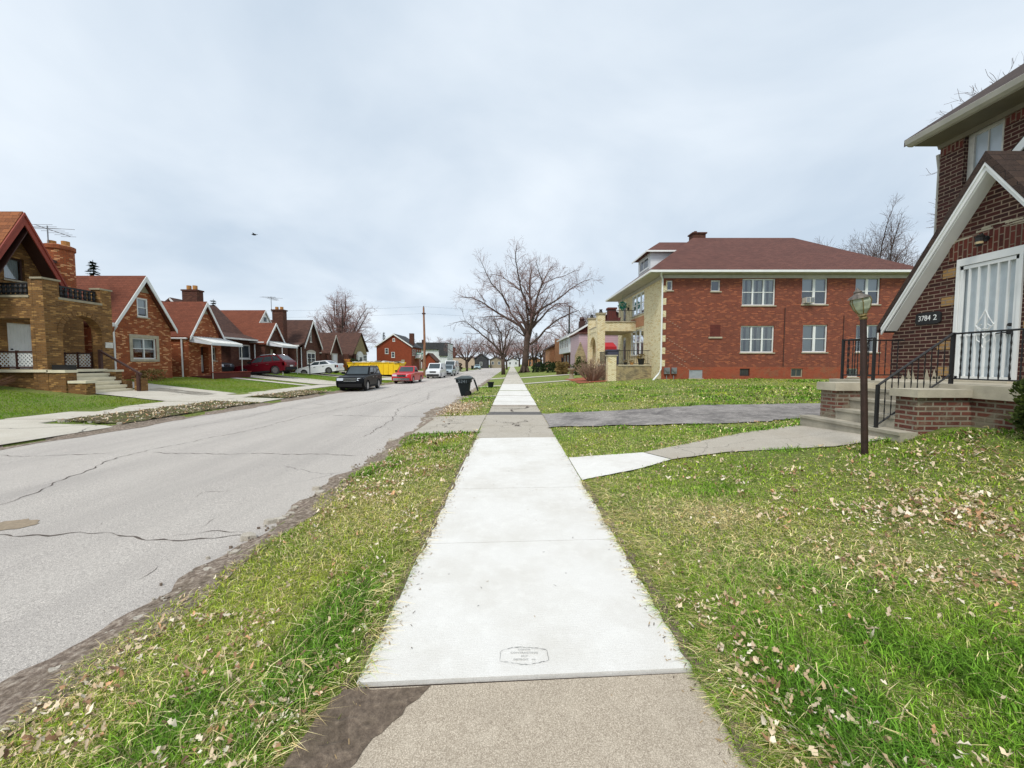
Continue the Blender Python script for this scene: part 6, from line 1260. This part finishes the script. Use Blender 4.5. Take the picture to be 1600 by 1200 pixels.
c2 = car('red_pickup', 'red pickup truck with silver bumper parked behind the black suv', 'pickup truck', paint('bright_red_paint', S(200, 26, 34, .85), .1), L=4.9, Wd=1.76, Ht=1.6, hf=.92, hb=1.04, belt=1.05, tail=1.03, xw0=.95, xw1=.4, xr1=-.5, xr0=-.62, xf=1.5, xr=-1.45, style='pickup', loc=(-10.0, 37.1, zroad), rz=R(-90), win=1, bump_=MT['chrome'])
c3 = car('white_van', 'white cargo van with dark lower bumper parked behind the red pickup', 'van', paint('white_van_paint', S(226, 228, 230, .92), 0), L=4.7, Wd=1.75, Ht=1.9, hf=1.0, hb=1.18, belt=1.18, tail=1.2, xw0=1.5, xw1=.75, xr1=-2.2, xr0=-2.33, xf=1.5, xr=-1.5, rw=.32, style='van', loc=(-9.7, 49.3, zroad), rz=R(-90), win=0)
c4 = car('silver_crossover', 'pale silver compact crossover parked right behind the white cargo van', 'car', paint('silver_paint', S(176, 190, 196, .85), .5), L=4.4, Wd=1.78, Ht=1.66, xr1=-1.7, loc=(-9.45, 56.9, zroad), rz=R(-90), win=3)
c5 = car('tall_white_van', 'tall white van with dark windscreen behind the silver crossover', 'van', paint('white_van_paint_tall', S(222, 224, 226, .92), 0), L=5.4, Wd=1.95, Ht=2.35, hf=1.15, hb=1.35, belt=1.35, tail=1.4, xw0=1.8, xw1=1.0, xr1=-2.5, xr0=-2.65, xf=1.8, xr=-1.7, style='van', loc=(-10.4, 66, zroad), rz=R(-90), win=0)
c6 = car('distant_silver_car', 'silver car parked far down the street beside a dark bin', 'car', paint('silver_blue_paint', S(178, 206, 214, .85), .4), L=4.5, Wd=1.8, Ht=1.5, loc=(-10.6, 118, zroad), rz=R(-90), win=2)
zc = gz(-21.2, 33.2)+.03
c7 = car('red_suv', 'dark red suv parked across the driveway facing the cottages', 'suv', paint('dark_red_paint', S(104, 14, 30, .8), .3), L=4.4, Wd=1.82, Ht=1.66, hf=.98, hb=1.06, belt=1.08, tail=1.1, xw0=.9, xw1=.15, xr1=-1.55, xr0=-2.1, rw=.36, loc=(-21.2, 33.2, zc), rz=R(180), win=3, rails=True)
c7.rotation_euler = (0, R(5.6), R(180))
c8 = car('white_sedan', 'white sedan parked in the driveway before the brown brick cottage', 'car', paint('white_sedan_paint', S(228, 232, 236, .92), .1), L=4.35, Wd=1.78, Ht=1.42, gc=.18, hf=.78, hb=.95, belt=.98, tail=.98, xw0=.9, xw1=.2, xr1=-1.0, xr0=-1.6, xf=1.32, xr=-1.3, rw=.33, style='sedan', loc=(-20.25, 40.7, gz(-20.25, 41)+.0), rz=R(180), win=2, lower=None or 'plastic', bump_=bpy.data.materials['white_sedan_paint'])
c8.rotation_euler = (0, R(5.6), R(180))
c9 = car('dark_grey_suv', 'dark grey car nosing out between the cottages, left of the dark red suv', 'suv', paint('dark_grey_paint', S(62, 68, 76, .8), .4), L=4.2, Wd=1.65, Ht=1.42, loc=(-25.3, 31.35, gz(-25, 31)+.04), rz=0, win=3, xf=1.2, xr=-1.2, xr1=-1.5, xr0=-1.85)
dup(c6, (-22.5, 138, .1), R(180), 'white car parked on the far lawn before the beige building')

# overfull yellow dumpster
dz = .0
Dm = thing('dumpster', (-17.2, 48.9, dz), 'large yellow roll-off dumpster heaped with white debris', 'dumpster'); zb = gz(-15.5, 48.9)-.02
MT['yellow'] = simple('yellow_paint', S(246, 204, 24, .9), .5, var=.1, sc=2)
mb = MB(); xa, xb, ya, yb = -20.5, -13.8, 47.8, 50.1; F = FS(0)
mb.prism(lambda u, z, d: (u, d, z), [(xa+.5, zb+.3), (xb-.9, zb+.3), (xb, 1.75), (xb-.12, 1.75), (xb-1.0, zb+.4), (xa+.6, zb+.4), (xa+.1, 1.75), (xa, 1.75)], ya, yb)
for yy in (ya, yb-.08): mb.prism(lambda u, z, d: (u, d, z), [(xa+.5, zb+.3), (xb-.9, zb+.3), (xb, 1.73), (xa, 1.73)], yy-.001, yy+.08)
for i in range(9): x = xa+.7+i*.62; mb.box(x, x+.08, ya-.07, ya-.002, zb+.35, 1.66)
for yy in (ya-.06, yb-.03): mb.box(xa, xb, yy, yy+.12, 1.731, 1.82)
mb.build('container', MT['yellow'], Dm); mb = MB(); [mb.box(xa+.7, xb-1.1, y, y+.15, zb+.05, zb+.295) for y in (ya+.5, yb-.7)]; [mb.lathe([(0, 0), (.12, 0), (.12, .12), (0, .12)], (x, ya+.3, zb+.12), 'y', 12) for x in (xa+1, xb-1.4)]; mb.build('skids', MT['plastic'], Dm)
mb = MB()
for i in range(60):
    x, y = random.uniform(xa+.3, xb-.3), random.uniform(ya+.2, yb-.2); l = random.uniform(.2, 1.3); a = random.uniform(0, 3.14); tl = random.uniform(-.4, .4); u = Vector((math.cos(a)*l/2, math.sin(a)*l/2, tl*l/2)); w = Vector((-math.sin(a), math.cos(a), 0))*random.uniform(.06, .4); c0 = Vector((x, y, random.uniform(1.6, 1.9))); k = Vector((0, 0, .05)); mb.hexa([c0-u-w, c0+u-w, c0+u+w, c0-u+w, c0-u-w+k, c0+u-w+k, c0+u+w+k, c0-u+w+k], random.choice([0, 0, 1, 2]))
for i in range(7): mb.blob((random.uniform(xa+.5, xb-.5), random.uniform(ya+.4, yb-.4), 1.8), (.35, .3, .2), 9, 6, .2, 0)
o_ = mb.build('debris', [MT['whitedirty'], MT['stucco'], MT['brownwood']], Dm); o_['kind'] = 'stuff'

# wheeled bin at the near kerb
bx, by = -2.68, 21.7
Bn = thing('wheeled_bin', (bx, by, zroad), 'black wheeled rubbish bin with painted house number standing at the near kerb', 'rubbish bin')
MT['binblk'] = simple('bin_plastic', (.006, .010, .011, 1), .6, var=.25, sc=6, spec=.25)
def rr_(cx_, cy_, z, hx, hy): return [(cx_-hx, cy_-hy, z), (cx_+hx, cy_-hy, z), (cx_+hx, cy_+hy, z), (cx_-hx, cy_+hy, z)]
mb = MB(); lv = [rr_(bx+.03, by, zroad+.03, .2, .26), rr_(bx-.02, by, zroad+.78, .34, .33), rr_(bx-.03, by, zroad+.78, .4, .37), rr_(bx-.04, by, zroad+1.0, .42, .38)]
for i, l in enumerate(lv): mb.v += l
mb.f = [(4*k+i, 4*k+(i+1) % 4, 4*k+4+(i+1) % 4, 4*k+4+i) for k in range(3) for i in range(4)]+[(0, 1, 2, 3), (12, 13, 14, 15)]; mb.m = [0]*len(mb.f); mb.build('container', MT['binblk'], Bn)
mb = MB(); A0, A1 = rr_(bx-.04, by, zroad+1.0, .48, .42), rr_(bx-.04, by, zroad+1.06, .48, .42)
for i in (0, 3): A0[i] = (A0[i][0], A0[i][1], A0[i][2]-.03); A1[i] = (A1[i][0], A1[i][1], A1[i][2]-.04)
A2 = rr_(bx+.04, by, zroad+1.16, .2, .3); mb.v = A0+A1+A2; mb.f = [(4*k+i, 4*k+(i+1) % 4, 4*k+4+(i+1) % 4, 4*k+4+i) for k in range(2) for i in range(4)]+[(0, 1, 2, 3), (8, 9, 10, 11)]; mb.m = [0]*len(mb.f); mb.build('lid', simple('bin_lid_grey', S(74, 84, 86, .8), .35, var=.2), Bn)
mb = MB(); mb.tube([(bx+.44, by-.3, zroad+.98), (bx+.52, by-.3, zroad+1.0), (bx+.52, by+.3, zroad+1.0), (bx+.44, by+.3, zroad+.98)], .025, 6); mb.hexa([(bx+.5, by-.12, zroad+.95), (bx+.58, by-.12, zroad+.95), (bx+.58, by+.12, zroad+.95), (bx+.5, by+.12, zroad+.95), (bx+.72, by-.12, zroad+.3), (bx+.79, by-.12, zroad+.3), (bx+.79, by+.12, zroad+.3), (bx+.72, by+.12, zroad+.3)]); mb.build('handle', MT['binblk'], Bn)
for s in (-1, 1): mb = MB(); mb.lathe([(0, -.035), (.13, -.035), (.15, -.02), (.15, .02), (.13, .035), (0, .035)], (bx+.2, by+s*.3, zroad+.15), 'y', 18); mb.build('wheel', MT['plastic'], Bn)
text(Bn, 'lettering', '5241', .26, Matrix.Translation((bx-.06, by-.385, zroad+.84)) @ Matrix.Rotation(R(90), 4, 'X') @ Matrix.Rotation(R(-3), 4, 'Z'), simple('faded_white_marking', S(120, 132, 138, .7), .8))
t_ = thing('bucket', (-1.52, 27.4, gz(-1.52, 27.4)), 'small black bucket on the verge behind the wheeled bin', 'bucket'); x, y, z = t_.location
mb = MB(); mb.lathe([(.17, 0), (.22, .36), (.25, .36), (.25, .42), (.2, .42), (.16, .05), (0, .05)], (x, y, z), 'z', 18); mb.build('tub', MT['binblk'], t_)
t_ = thing('dark_bin', (-11.9, 116, -.1), 'dark wheeled bin beside the distant silver car', 'rubbish bin'); mb = MB(); mb.box(-12.3, -11.6, 115.7, 116.3, -.1, .95); mb.box(-12.35, -11.55, 115.65, 116.35, .95, 1.08); mb.build('container', MT['binblk'], t_)

# utility pole, wires, sign, hydrant, far pole, yard post
MT['polewood'] = simple('pole_wood', S(156, 112, 84, .8), .85, var=.25, sc=2)
px_, py_ = -12.3, 54; pz = gz(px_, py_)
t_ = thing('utility_pole', (px_, py_, pz), 'tall wooden utility pole between the red pickup and white van', 'utility pole')
mb = MB(); mb.tube([(px_, py_, pz), (px_+.05, py_, 5), (px_-.02, py_, 9.5)], [.19, .16, .12], 12); mb.build('pole', MT['polewood'], t_)
mb = MB(); mb.box(px_-.22, px_+.22, py_-.17, py_+.17, 8.55, 8.72); mb.lathe([(.05, 0), (.07, .1), (.04, .2)], (px_, py_, 9.5), 'z', 8); mb.box(px_-.3, px_-.1, py_-.2, py_+.2, 4.4, 5.0); mb.build('hardware', MT['brownwood'], t_)
mb = MB(); mb.tube([(px_, py_, 9.5), (px_, py_, 9.65)], .03, 5); mb.build('pin', MT['grey'], t_)
for zt_, lab in ((9.6, 'thin overhead wire crossing the street at the utility pole top, upper one'), (8.65, 'thin overhead wire crossing the street at the utility pole, lower one')):
    mb = MB(); P = []
    for i in range(25): f = i/24; x = -75+62.7*f; P.append((x, py_+6*(1-f), zt_+1.5*(1-f)-4*.9*f*(1-f)))
    for i in range(1, 25): f = i/24; x = px_+60*f; P.append((x, py_+8*f, zt_-4*.6*f*(1-f)-.6*f))
    mb.tube(P, .007, 4); solo(mb, 'overhead_wire', MT['plastic'], lab, 'wire', 'wires from the utility pole', recalc=False)
t_ = thing('street_sign', (px_-.2, py_-.2, 2.9), 'green street name sign on the wooden utility pole', 'street sign'); mb = MB(); mb.box(px_-1.05, px_-.14, py_-.25, py_-.23, 2.95, 3.2); mb.build('blade', simple('sign_green', S(10, 120, 104, .8), .4), t_); mb = MB(); mb.box(px_-.95, px_-.3, py_-.256, py_-.252, 3.04, 3.11); mb.build('name_band', MT['white'], t_)
t_ = thing('stop_post', (-12.9, 62, -.1), 'brown fire hydrant by the far pavement', 'hydrant') if False else None
hx, hy = -12.1, 84; hz = gz(hx, hy); t_ = thing('fire_hydrant', (hx, hy, hz), 'small dark fire hydrant on the far verge beyond the parked vans', 'hydrant'); mb = MB(); mb.lathe([(.22, 0), (.22, .06), (.15, .08), (.14, .6), (.19, .62), (.18, .72), (.08, .85), (.04, .95), (0, .96)], (hx, hy, hz), 'z', 14); mb.build('barrel', MT['brownwood'], t_); mb = MB(); mb.tube([(hx-.27, hy, hz+.5), (hx+.27, hy, hz+.5)], .08, 10); mb.build('outlet', MT['brownwood'], t_)
t_ = thing('far_pole', (11.1, 75, .5), 'thin dark pole rising behind the white bay front house', 'pole'); mb = MB(); mb.tube([(11.1, 75, .5), (11.1, 75, 12.8)], [.2, .14], 8); mb.build('pole', simple('dark_green_pole', S(52, 66, 62, .8), .6), t_)
t_ = thing('yard_lamp', (-20.1, 38.2, gz(-20.1, 38.2)), 'slim black yard lamp post standing left of the white sedan', 'lamp post'); z = t_.location.z; mb = MB(); mb.tube([(-20.1, 38.2, z), (-20.1, 38.2, z+1.7)], .045, 8); mb.build('pole', MT['black'], t_); mb = MB(); mb.lathe([(.04, 0), (.1, .08), (.09, .22), (.02, .3)], (-20.1, 38.2, z+1.7), 'z', 8); mb.build('lantern', MT['black'], t_)
t_ = thing('stone_pedestal', (5.2, 33.6, gz(5.2, 33.6)), 'weathered stone pedestal urn left of the bare shrub', 'garden ornament'); z = t_.location.z; mb = MB(); mb.lathe([(.3, 0), (.3, .08), (.2, .12), (.16, .5), (.22, .58), (.28, .6)], (5.2, 33.6, z), 'z', 12); mb.build('pedestal', MT['stucco'], t_); mb = MB(); mb.lathe([(.1, .6), (.32, .85), (.34, .95), (.28, .95), (0, .8)], (5.2, 33.6, z), 'z', 12); mb.build('urn', MT['stucco'], t_)
t_ = thing('small_yard_sign', (4.2, 62, gz(4.2, 62)), 'small dark yard sign on a thin post on the lawn before the hedges', 'sign'); z = t_.location.z; mb = MB(); mb.tube([(4.2, 62, z), (4.2, 62, z+1)], .03, 6); mb.build('post', MT['black'], t_); mb = MB(); mb.box(3.8, 4.6, 61.97, 62.0, z+1, z+1.5); mb.build('board', MT['plastic'], t_)
# bird
mb = MB(); c0 = Vector((-16.45, 25, 9.9)); mb.blob(c0, (.13, .05, .05), 10, 6); mb.blob(c0+Vector((-.14, 0, .02)), (.04, .035, .035), 8, 5)
for s in (-1, 1): mb.add([c0+Vector((.05, s*.03, .02)), c0+Vector((-.05, s*.03, .02)), c0+Vector((-.02, s*.2, .06)), c0+Vector((.06, s*.17, .05))], [(0, 1, 2, 3)])
mb.add([c0+Vector((.1, -.02, 0)), c0+Vector((.1, .02, 0)), c0+Vector((.22, .04, .01)), c0+Vector((.22, -.04, .01))], [(0, 1, 2, 3)])
solo(mb, 'bird', MT['plastic'], 'small dark bird flying in the sky above the cottages', 'bird', recalc=False)

# ------------------------------------------------------------------ bare trees
RT = random.Random(5)
def rvec(): 
    while True:
        v = Vector((RT.uniform(-1, 1), RT.uniform(-1, 1), RT.uniform(-1, 1)))
        if .1 < v.length < 1: return v.normalized()
def grow(p, d, L, r, n=5, wob=.22, up=.06, rend=.35):
    P, Q = [p.copy()], [r]
    for i in range(n):
        d = (d+rvec()*wob+Vector((0, 0, up))).normalized(); p = p+d*(L/n); P.append(p.copy()); Q.append(r*(1-(1-rend)*(i+1)/n))
    return P, Q
def sprout(mb, P, Q, lvl, cfg):
    if lvl >= len(cfg): return
    dens, l0, l1, ang, sides, rk, up, n = cfg[lvl]
    tot = sum((P[i+1]-P[i]).length for i in range(len(P)-1)); cnt = max(2, int(dens*tot+RT.random()))
    for k in range(cnt):
        t = (k+RT.random())/cnt; t = .12+.88*t if lvl else .25+.75*t
        s = t*(len(P)-1); i = min(int(s), len(P)-2); q = P[i].lerp(P[i+1], s-i); tan = (P[i+1]-P[i]).normalized()
        a = R(RT.uniform(*ang)); ax_ = tan.cross(rvec()); 
        if ax_.length < 1e-3: continue
        d = Matrix.Rotation(a, 3, ax_.normalized()) @ tan
        L = RT.uniform(l0, l1)*(1.25-.8*t); r = max(.012 if lvl >= len(cfg)-2 else .02, (Q[i]*.6)*rk)
        P2, Q2 = grow(q, d, L, r, n, .25, up, .45 if lvl < len(cfg)-1 else .7)
        mb.tube(P2, Q2, sides, cap=False); sprout(mb, P2, Q2, lvl+1, cfg)
    if lvl: 
        P2, Q2 = grow(P[-1], (P[-1]-P[-2]).normalized(), (l0+l1)*.22, Q[-1]*.8, n, .2, up, .5); mb.tube(P2, Q2, sides, cap=False)
MT['bark'] = simple('grey_brown_bark', S(98, 80, 70, .75), .95, var=.35, sc=3, bump=.5)
MT['barkdk'] = simple('dark_bark', S(74, 60, 54, .7), .95, var=.3, sc=3)
MT['twig'] = simple('fine_twigs', S(112, 90, 86, .7), .95, var=.2, sc=2)
MT['twigb'] = simple('pinkish_fine_twigs', S(150, 118, 112, .8), .95, var=.25, sc=.6)
MT['twigp'] = simple('budding_pink_twigs', S(158, 124, 120, .8), .95, var=.25, sc=1)
def traced(name, label, base, Y, traces, cfg, trunk, bark, twig, depth=.35, extra=0, seed=1, k=1.0, cy=1.0):
    RT.seed(seed); X0 = base[0]
    root = thing(name, (X0, Y, base[1]), label, 'tree')
    def W(px, py, dy=0): s = Y/600; return Vector(((px-800)*s, Y+dy, H+(567.5-py)*s*cy))
    mb = MB(); P = [W(*p) for p in trunk[0]]; P[0] = Vector((P[0].x, Y, base[1]-.2)); mb.tube(P, trunk[1], 14)
    if trunk[1][0] > .4:
        for j in range(6): a = j*1.05+.3; mb.tube([P[0]+Vector((math.cos(a)*.35, math.sin(a)*.35, 1.2)), P[0]+Vector((math.cos(a)*.75, math.sin(a)*.75, .35)), P[0]+Vector((math.cos(a)*1.3, math.sin(a)*1.3, .1))], [.3, .22, .06], 7)
    tw = MB()
    for pts, r0, r1, dep in traces:
        n = len(pts); Q = []; PP = []
        for i, (px, py) in enumerate(pts):
            f = i/(n-1); PP.append(W(px, py, dep*f*Y*.16)); Q.append((r0+(r1-r0)*f)*.85)
        # subdivide for organic bends
        P2, Q2 = [], []
        for i in range(n-1):
            for j in range(3): f = j/3; q = PP[i].lerp(PP[i+1], f)+rvec()*.012*(PP[i+1]-PP[i]).length*(j > 0)*2; P2.append(q); Q2.append(Q[i]+(Q[i+1]-Q[i])*f)
        P2.append(PP[-1]); Q2.append(Q[-1]); mb.tube(P2, Q2, 8); sprout(tw, P2, Q2, 0, cfg)
    fork = P[-1]
    for e in range(extra):
        a = (e+.5)/extra*6.28+RT.uniform(-.3, .3); d = Vector((math.cos(a)*.45, math.sin(a)*1.0, RT.uniform(.7, 1.6))).normalized(); P2, Q2 = grow(fork-Vector((0, 0, RT.uniform(0, 1))), d, RT.uniform(.5, .8)*Y*.2*k, trunk[1][-1]*.5, 12, .14, .03, .12); mb.tube(P2, Q2, 7); sprout(tw, P2, Q2, 0, cfg)
    mb.build('trunk', MT[bark], root, smooth=True, recalc=False); tw.build('crown', MT[twig], root, smooth=True, recalc=False)
    return root
c5_ = lambda L: [(700+x/5, 360+y/5) for x, y in L]
BT = [(c5_([(640, 770), (650, 680), (652, 560), (640, 420), (640, 300), (655, 200), (650, 150)]), .38, .05, .3),
      (c5_([(655, 620), (680, 520), (705, 430), (725, 370), (695, 300), (670, 230)]), .24, .04, -.5),
      (c5_([(725, 370), (760, 280), (800, 190), (835, 130)]), .16, .04, .5),
      (c5_([(640, 620), (600, 500), (560, 400), (540, 310), (525, 210), (530, 150)]), .24, .04, -.8),
      (c5_([(615, 770), (540, 660), (490, 580), (430, 430), (400, 320), (390, 210)]), .26, .04, .7),
      (c5_([(605, 790), (560, 710), (470, 655), (360, 580), (270, 515), (190, 480), (95, 478)]), .3, .04, -.2),
      (c5_([(430, 630), (340, 610), (210, 610)]), .14, .03, .5),
      (c5_([(480, 550), (420, 450), (350, 380), (310, 300), (275, 215)]), .15, .03, -.6),
      (c5_([(645, 740), (720, 650), (790, 560), (850, 505), (930, 495), (1030, 555)]), .24, .03, .3),
      (c5_([(665, 620), (750, 550), (850, 490), (930, 420), (1000, 375), (1085, 345)]), .22, .03, -.4),
      (c5_([(640, 870), (700, 820), (760, 740), (840, 665), (940, 605), (1020, 570), (1065, 640)]), .26, .03, .1),
      (c5_([(560, 400), (480, 320), (410, 250), (330, 230)]), .13, .03, .3),
      (c5_([(655, 480), (600, 360), (560, 290), (590, 200), (600, 130)]), .15, .03, .9),
      (c5_([(740, 345), (830, 310), (900, 300), (960, 270)]), .1, .03, -.3),
      (c5_([(300, 500), (250, 430), (215, 370)]), .08, .03, .2),
      (c5_([(600, 800), (560, 775), (510, 735), (480, 760), (430, 800), (390, 750)]), .14, .03, -.6)]
CF = [(1.3, 1.8, 4.4, (28, 65), 4, .7, .03, 5), (2.2, .9, 2.3, (25, 62), 3, .7, .04, 4), (2.9, .45, 1.2, (20, 60), 3, .8, .02, 3)]
big = traced('bare_elm_tree', 'tallest bare tree with wide spreading crown standing right of the pavement', (2.55, .12), 68, BT, CF, (c5_([(598, 1100), (603, 1000), (612, 900), (618, 820), (635, 760)]), [.68, .55, .5, .55, .5]), 'bark', 'twigb', extra=7, seed=3, cy=.89)
VT = [(c5_([(430, 985), (350, 935), (280, 885), (200, 870)]), .17, .03, .3), (c5_([(430, 975), (370, 900), (300, 840), (225, 780), (150, 720), (60, 740)]), .2, .03, -.3),
      (c5_([(430, 960), (455, 830), (480, 770), (512, 735), (560, 760)]), .16, .03, .3), (c5_([(370, 900), (330, 800), (250, 740), (185, 680)]), .13, .03, .6), (c5_([(430, 940), (420, 820), (380, 740), (350, 700)]), .12, .03, -.7), (c5_([(440, 930), (500, 850), (540, 790), (580, 800)]), .1, .03, .8)]
CF2 = [(1.2, 1.4, 3.2, (28, 65), 4, .7, .03, 4), (2.2, .7, 1.6, (25, 62), 3, .75, .02, 3), (2.9, .35, .9, (20, 60), 3, .8, .0, 3)]
traced('leaning_street_tree', 'bare street tree left of the pavement with limbs leaning over the road', (-1.4, -.05), 60, VT, CF2, (c5_([(433, 1110), (431, 1040), (430, 970)]), [.33, .28, .27]), 'bark', 'twig', extra=4, seed=8, k=.75)
def free_tree(name, label, loc, ht, spread, r, bark='barkdk', twig='twig', seed=1, cfg=None, upright=.5, nl=7, fork=.25, group=None):
    RT.seed(seed); root = thing(name, loc, label, 'tree', group); b = Vector(loc)
    mb, tw = MB(), MB(); P, Q = grow(b-Vector((0, 0, .2)), Vector((0, 0, 1)), ht*fork+.2, r, 5, .06, .1, .75); mb.tube(P, Q, 10)
    sc = ht/18; cf = [(a/sc**.7, l0*sc, l1*sc, an, sd, rk, up, n) for a, l0, l1, an, sd, rk, up, n in (cfg or CF)]
    for i in range(nl):
        a = 6.28*i/nl+RT.uniform(-.4, .4); h_ = RT.uniform(.25, 1)*spread; d = Vector((math.cos(a)*h_, math.sin(a)*h_, ht*(1-fork)*RT.uniform(.65, 1.05)*(1.15-.5*h_/spread)))
        L = d.length; P2, Q2 = grow(P[-1]-Vector((0, 0, RT.uniform(0, ht*fork*.25))), d.normalized(), L, Q[-1]*RT.uniform(.45, .75), 9, .12, .02, .15); mb.tube(P2, Q2, 6); sprout(tw, P2, Q2, 0, cf)
    mb.build('trunk', MT[bark], root, smooth=True, recalc=False); tw.build('crown', MT[twig], root, smooth=True, recalc=False); return root
T1 = free_tree('budding_tree', 'broad pink budding tree rising behind the small cottages', (-35.2, 80, .3), 15.5, 8.0, .5, 'barkdk', 'twigp', 27, nl=18, cfg=[(1.3, 2.2, 5, (28, 65), 4, .7, .03, 5), (2.4, .9, 2.3, (25, 62), 3, .7, .02, 4), (3.2, .45, 1.2, (20, 60), 3, .9, .02, 3)])
T2 = free_tree('bare_tree', 'bare tree behind the right end of the duplex roof', (43, 46, .6), 18, 7.2, .3, seed=22, nl=16, cfg=[(1.3, 2.0, 4.6, (20, 45), 4, .7, .08, 5), (2.2, .9, 2.3, (20, 50), 3, .7, .06, 4), (2.2, .45, 1.2, (20, 60), 3, .8, .02, 3)])
T3 = free_tree('bare_tree', 'bare branches reaching out behind the maroon brick house', (32.3, 24.5, .6), 19.5, 5.6, .35, seed=23, nl=9)
T4 = free_tree('bare_tree', 'bare low tree over the road left of the leaning street tree', (-10.8, 92, -.1), 10, 5.5, .3, seed=24, nl=8, twig='twigp')
P1 = T4
for i, (x, y, s, rz_, lab) in enumerate([(-22, 185, 1.5, 1, None), (-14, 190, 1.7, 2.2, None), (-6, 210, 1.6, .4, None), (-1.5, 110, 1.0, 3, 'bare tree on the verge behind the leaning street tree'), (3.5, 180, 1.5, 4, None), (8, 175, 1.4, 5, None), (14, 185, 1.8, 1.4, None), (-30, 200, 1.8, 2, None), (5.2, 92, 1.05, .7, 'bare tree right behind the tallest tree trunk'), (22, 120, 1.9, 3.3, None), (-38, 190, 1.7, 5.2, None), (27, 150, 2, 2.6, None), (-3.2, 150, 1.3, 1.9, None), (1.8, 230, 1.7, .3, None), (-10, 240, 1.9, 3.9, None), (9, 235, 2.0, 1.1, None), (-48, 180, 1.6, 4.4, None), (16, 130, 1.5, 2.0, None), (34, 140, 1.7, .9, None)]):
    dup(P1, (x, y, 0), rz_, lab or 'bare tree in the hazy far row beyond the end of the street', None if lab else 'far bare trees', s)
dup(T2, (52, 52, .6), 2.1, 'second bare tree behind the duplex, right of the other', None, .92); dup(T1, (-46, 92, .3), 1.7, 'smaller budding tree behind the shingled cottage', None, .7)
dup(T2, (18.5, 88, .4), 3.0, 'bare tree showing above the duplex balcony', None, .75)
def fir(name, label, loc, ht, r, seed=1):
    root = thing(name, loc, label, 'tree'); rr = random.Random(seed); mb = MB(); x, y, z = loc; mb.tube([(x, y, z), (x, y, z+ht)], [ht*.015+.06, .02], 7); mb.build('trunk', MT['barkdk'], root)
    mb = MB(); n = int(ht*3.2)
    for i in range(n):
        f = i/n; zz_ = z+ht*(.12+.88*f); R_ = r*(1-f)**.85+.12
        for j in range(9):
            a = rr.uniform(0, 6.28); L = R_*rr.uniform(.55, 1.1)
            for k in range(7):
                g = (k+1)/7; c = Vector((x+math.cos(a)*L*g, y+math.sin(a)*L*g, zz_-.25*L*g+rr.uniform(-.05, .05))); s = .28*(1.2-g*.6)
                u = Vector((math.cos(a+rr.uniform(-1, 1)), math.sin(a+rr.uniform(-1, 1)), rr.uniform(-.4, .3)))*s; w = Vector((-math.sin(a), math.cos(a), 0))*s*.6; mb.add([c-w, c+u, c+w, c-u*.5], [(0, 1, 2, 3)])
    mb.build('crown', MT['fir'], root, recalc=False); return root
fir('fir_tree', 'dark fir tip rising behind the round chimney of the golden brick house', (-43, 40, .8), 11.5, 2.6, 1)
fir('fir_tree', 'narrow dark conifer behind the dark brick cottage roof', (-38.5, 50, .8), 9.2, .8, 2)
fir('fir_tree', 'tiny dark conifer tip left of the narrow dark conifer', (-41.6, 53, .8), 9.0, .7, 3)
fir('fir_tree', 'dark spruce between the shingled cottage and rust red colonial house', (-33.2, 100, .3), 9.6, 2.2, 4)
fir('fir_tree', 'dark spruce behind the trunk of the tallest bare tree', (6.3, 100, .3), 9.5, 2.8, 5)
# shrubs on the right
def bush(name, label, c, r, N, s, mat, seed, up=.3):
    mb = MB(); foliage(mb, c, r, N, s, seed, up); return solo(mb, name, MT[mat], label, 'bush', recalc=False)
mb = MB(); foliage(mb, (6.0, 46, 1.05), (.85, .85, .82), 2600, .17, 11, .1); bq = solo(mb, 'round_bush', MT['tanbush'], 'round clipped tan bush on the lawn left of the duplex', 'bush', recalc=False)
bush('hedge', 'dark green hedge left of the round tan bush', (6.6, 58, .9), (1.3, 1.3, .9), 900, .25, 'hedge', 12); bush('hedge', 'small dark green hedge behind the yard sign', (4.5, 64, .9), (1.0, .9, .8), 700, .25, 'hedge', 13); bush('hedge', 'wide dark hedge in front of the peach brick house', (6.6, 70, .9), (2.2, 1.2, 1.0), 900, .3, 'hedge', 14)
bush('evergreen_shrub', 'green shrub beside the small entry of the mauve house', (7.3, 41.5, 1.1), (.8, .8, 1.0), 900, .2, 'juniper', 15); bush('evergreen_shrub', 'dark leafy shrub between the fence gate and yellow dumpster', (-21.3, 52.3, 1.0), (.9, .8, 1.1), 700, .25, 'hedge', 16)
bush('evergreen_shrub', 'brown shrub in front of the orange gabled building', (-12.8, 88, .7), (1.4, 1.2, 1.0), 700, .3, 'barkdk', 17)
RT.seed(31); mb = MB(); b0 = Vector((5.9, 28.3, gz(5.9, 28.3)))
for i in range(120):
    a = RT.uniform(0, 6.28); d = Vector((math.cos(a)*RT.uniform(.1, 1.1), math.sin(a)*RT.uniform(.1, 1.0), RT.uniform(.6, 1.3))).normalized(); P, Q = grow(b0+Vector((math.cos(a)*.25, math.sin(a)*.25, 0)), d, RT.uniform(.9, 2.0), .022, 6, .16, .03, .4); mb.tube(P, Q, 4, cap=False); sprout(mb, P, Q, 0, [(2.6, .25, .6, (20, 50), 3, .7, .05, 3)])
solo(mb, 'bare_shrub', simple('pale_bare_stems', S(150, 122, 104, .8), .9, var=.3, sc=6), 'large bare many-stemmed shrub before the cream brick porch', 'bush', recalc=False)
strip([(4.6, 26.9), (4.9, 29.4)], [(6.7, 26.7), (6.7, 29.6)], simple('red_mulch', S(168, 96, 66, .8), .95, var=.3, sc=14, bump=.5), 'mulch_bed', 12, 8, .035, .1)
strip([(4.7, 30.0), (4.7, 34.5)], [(6.7, 30.1), (6.7, 34.5)], bpy.data.materials['red_mulch'], 'mulch_bed_further', 12, 8, .035, .1)
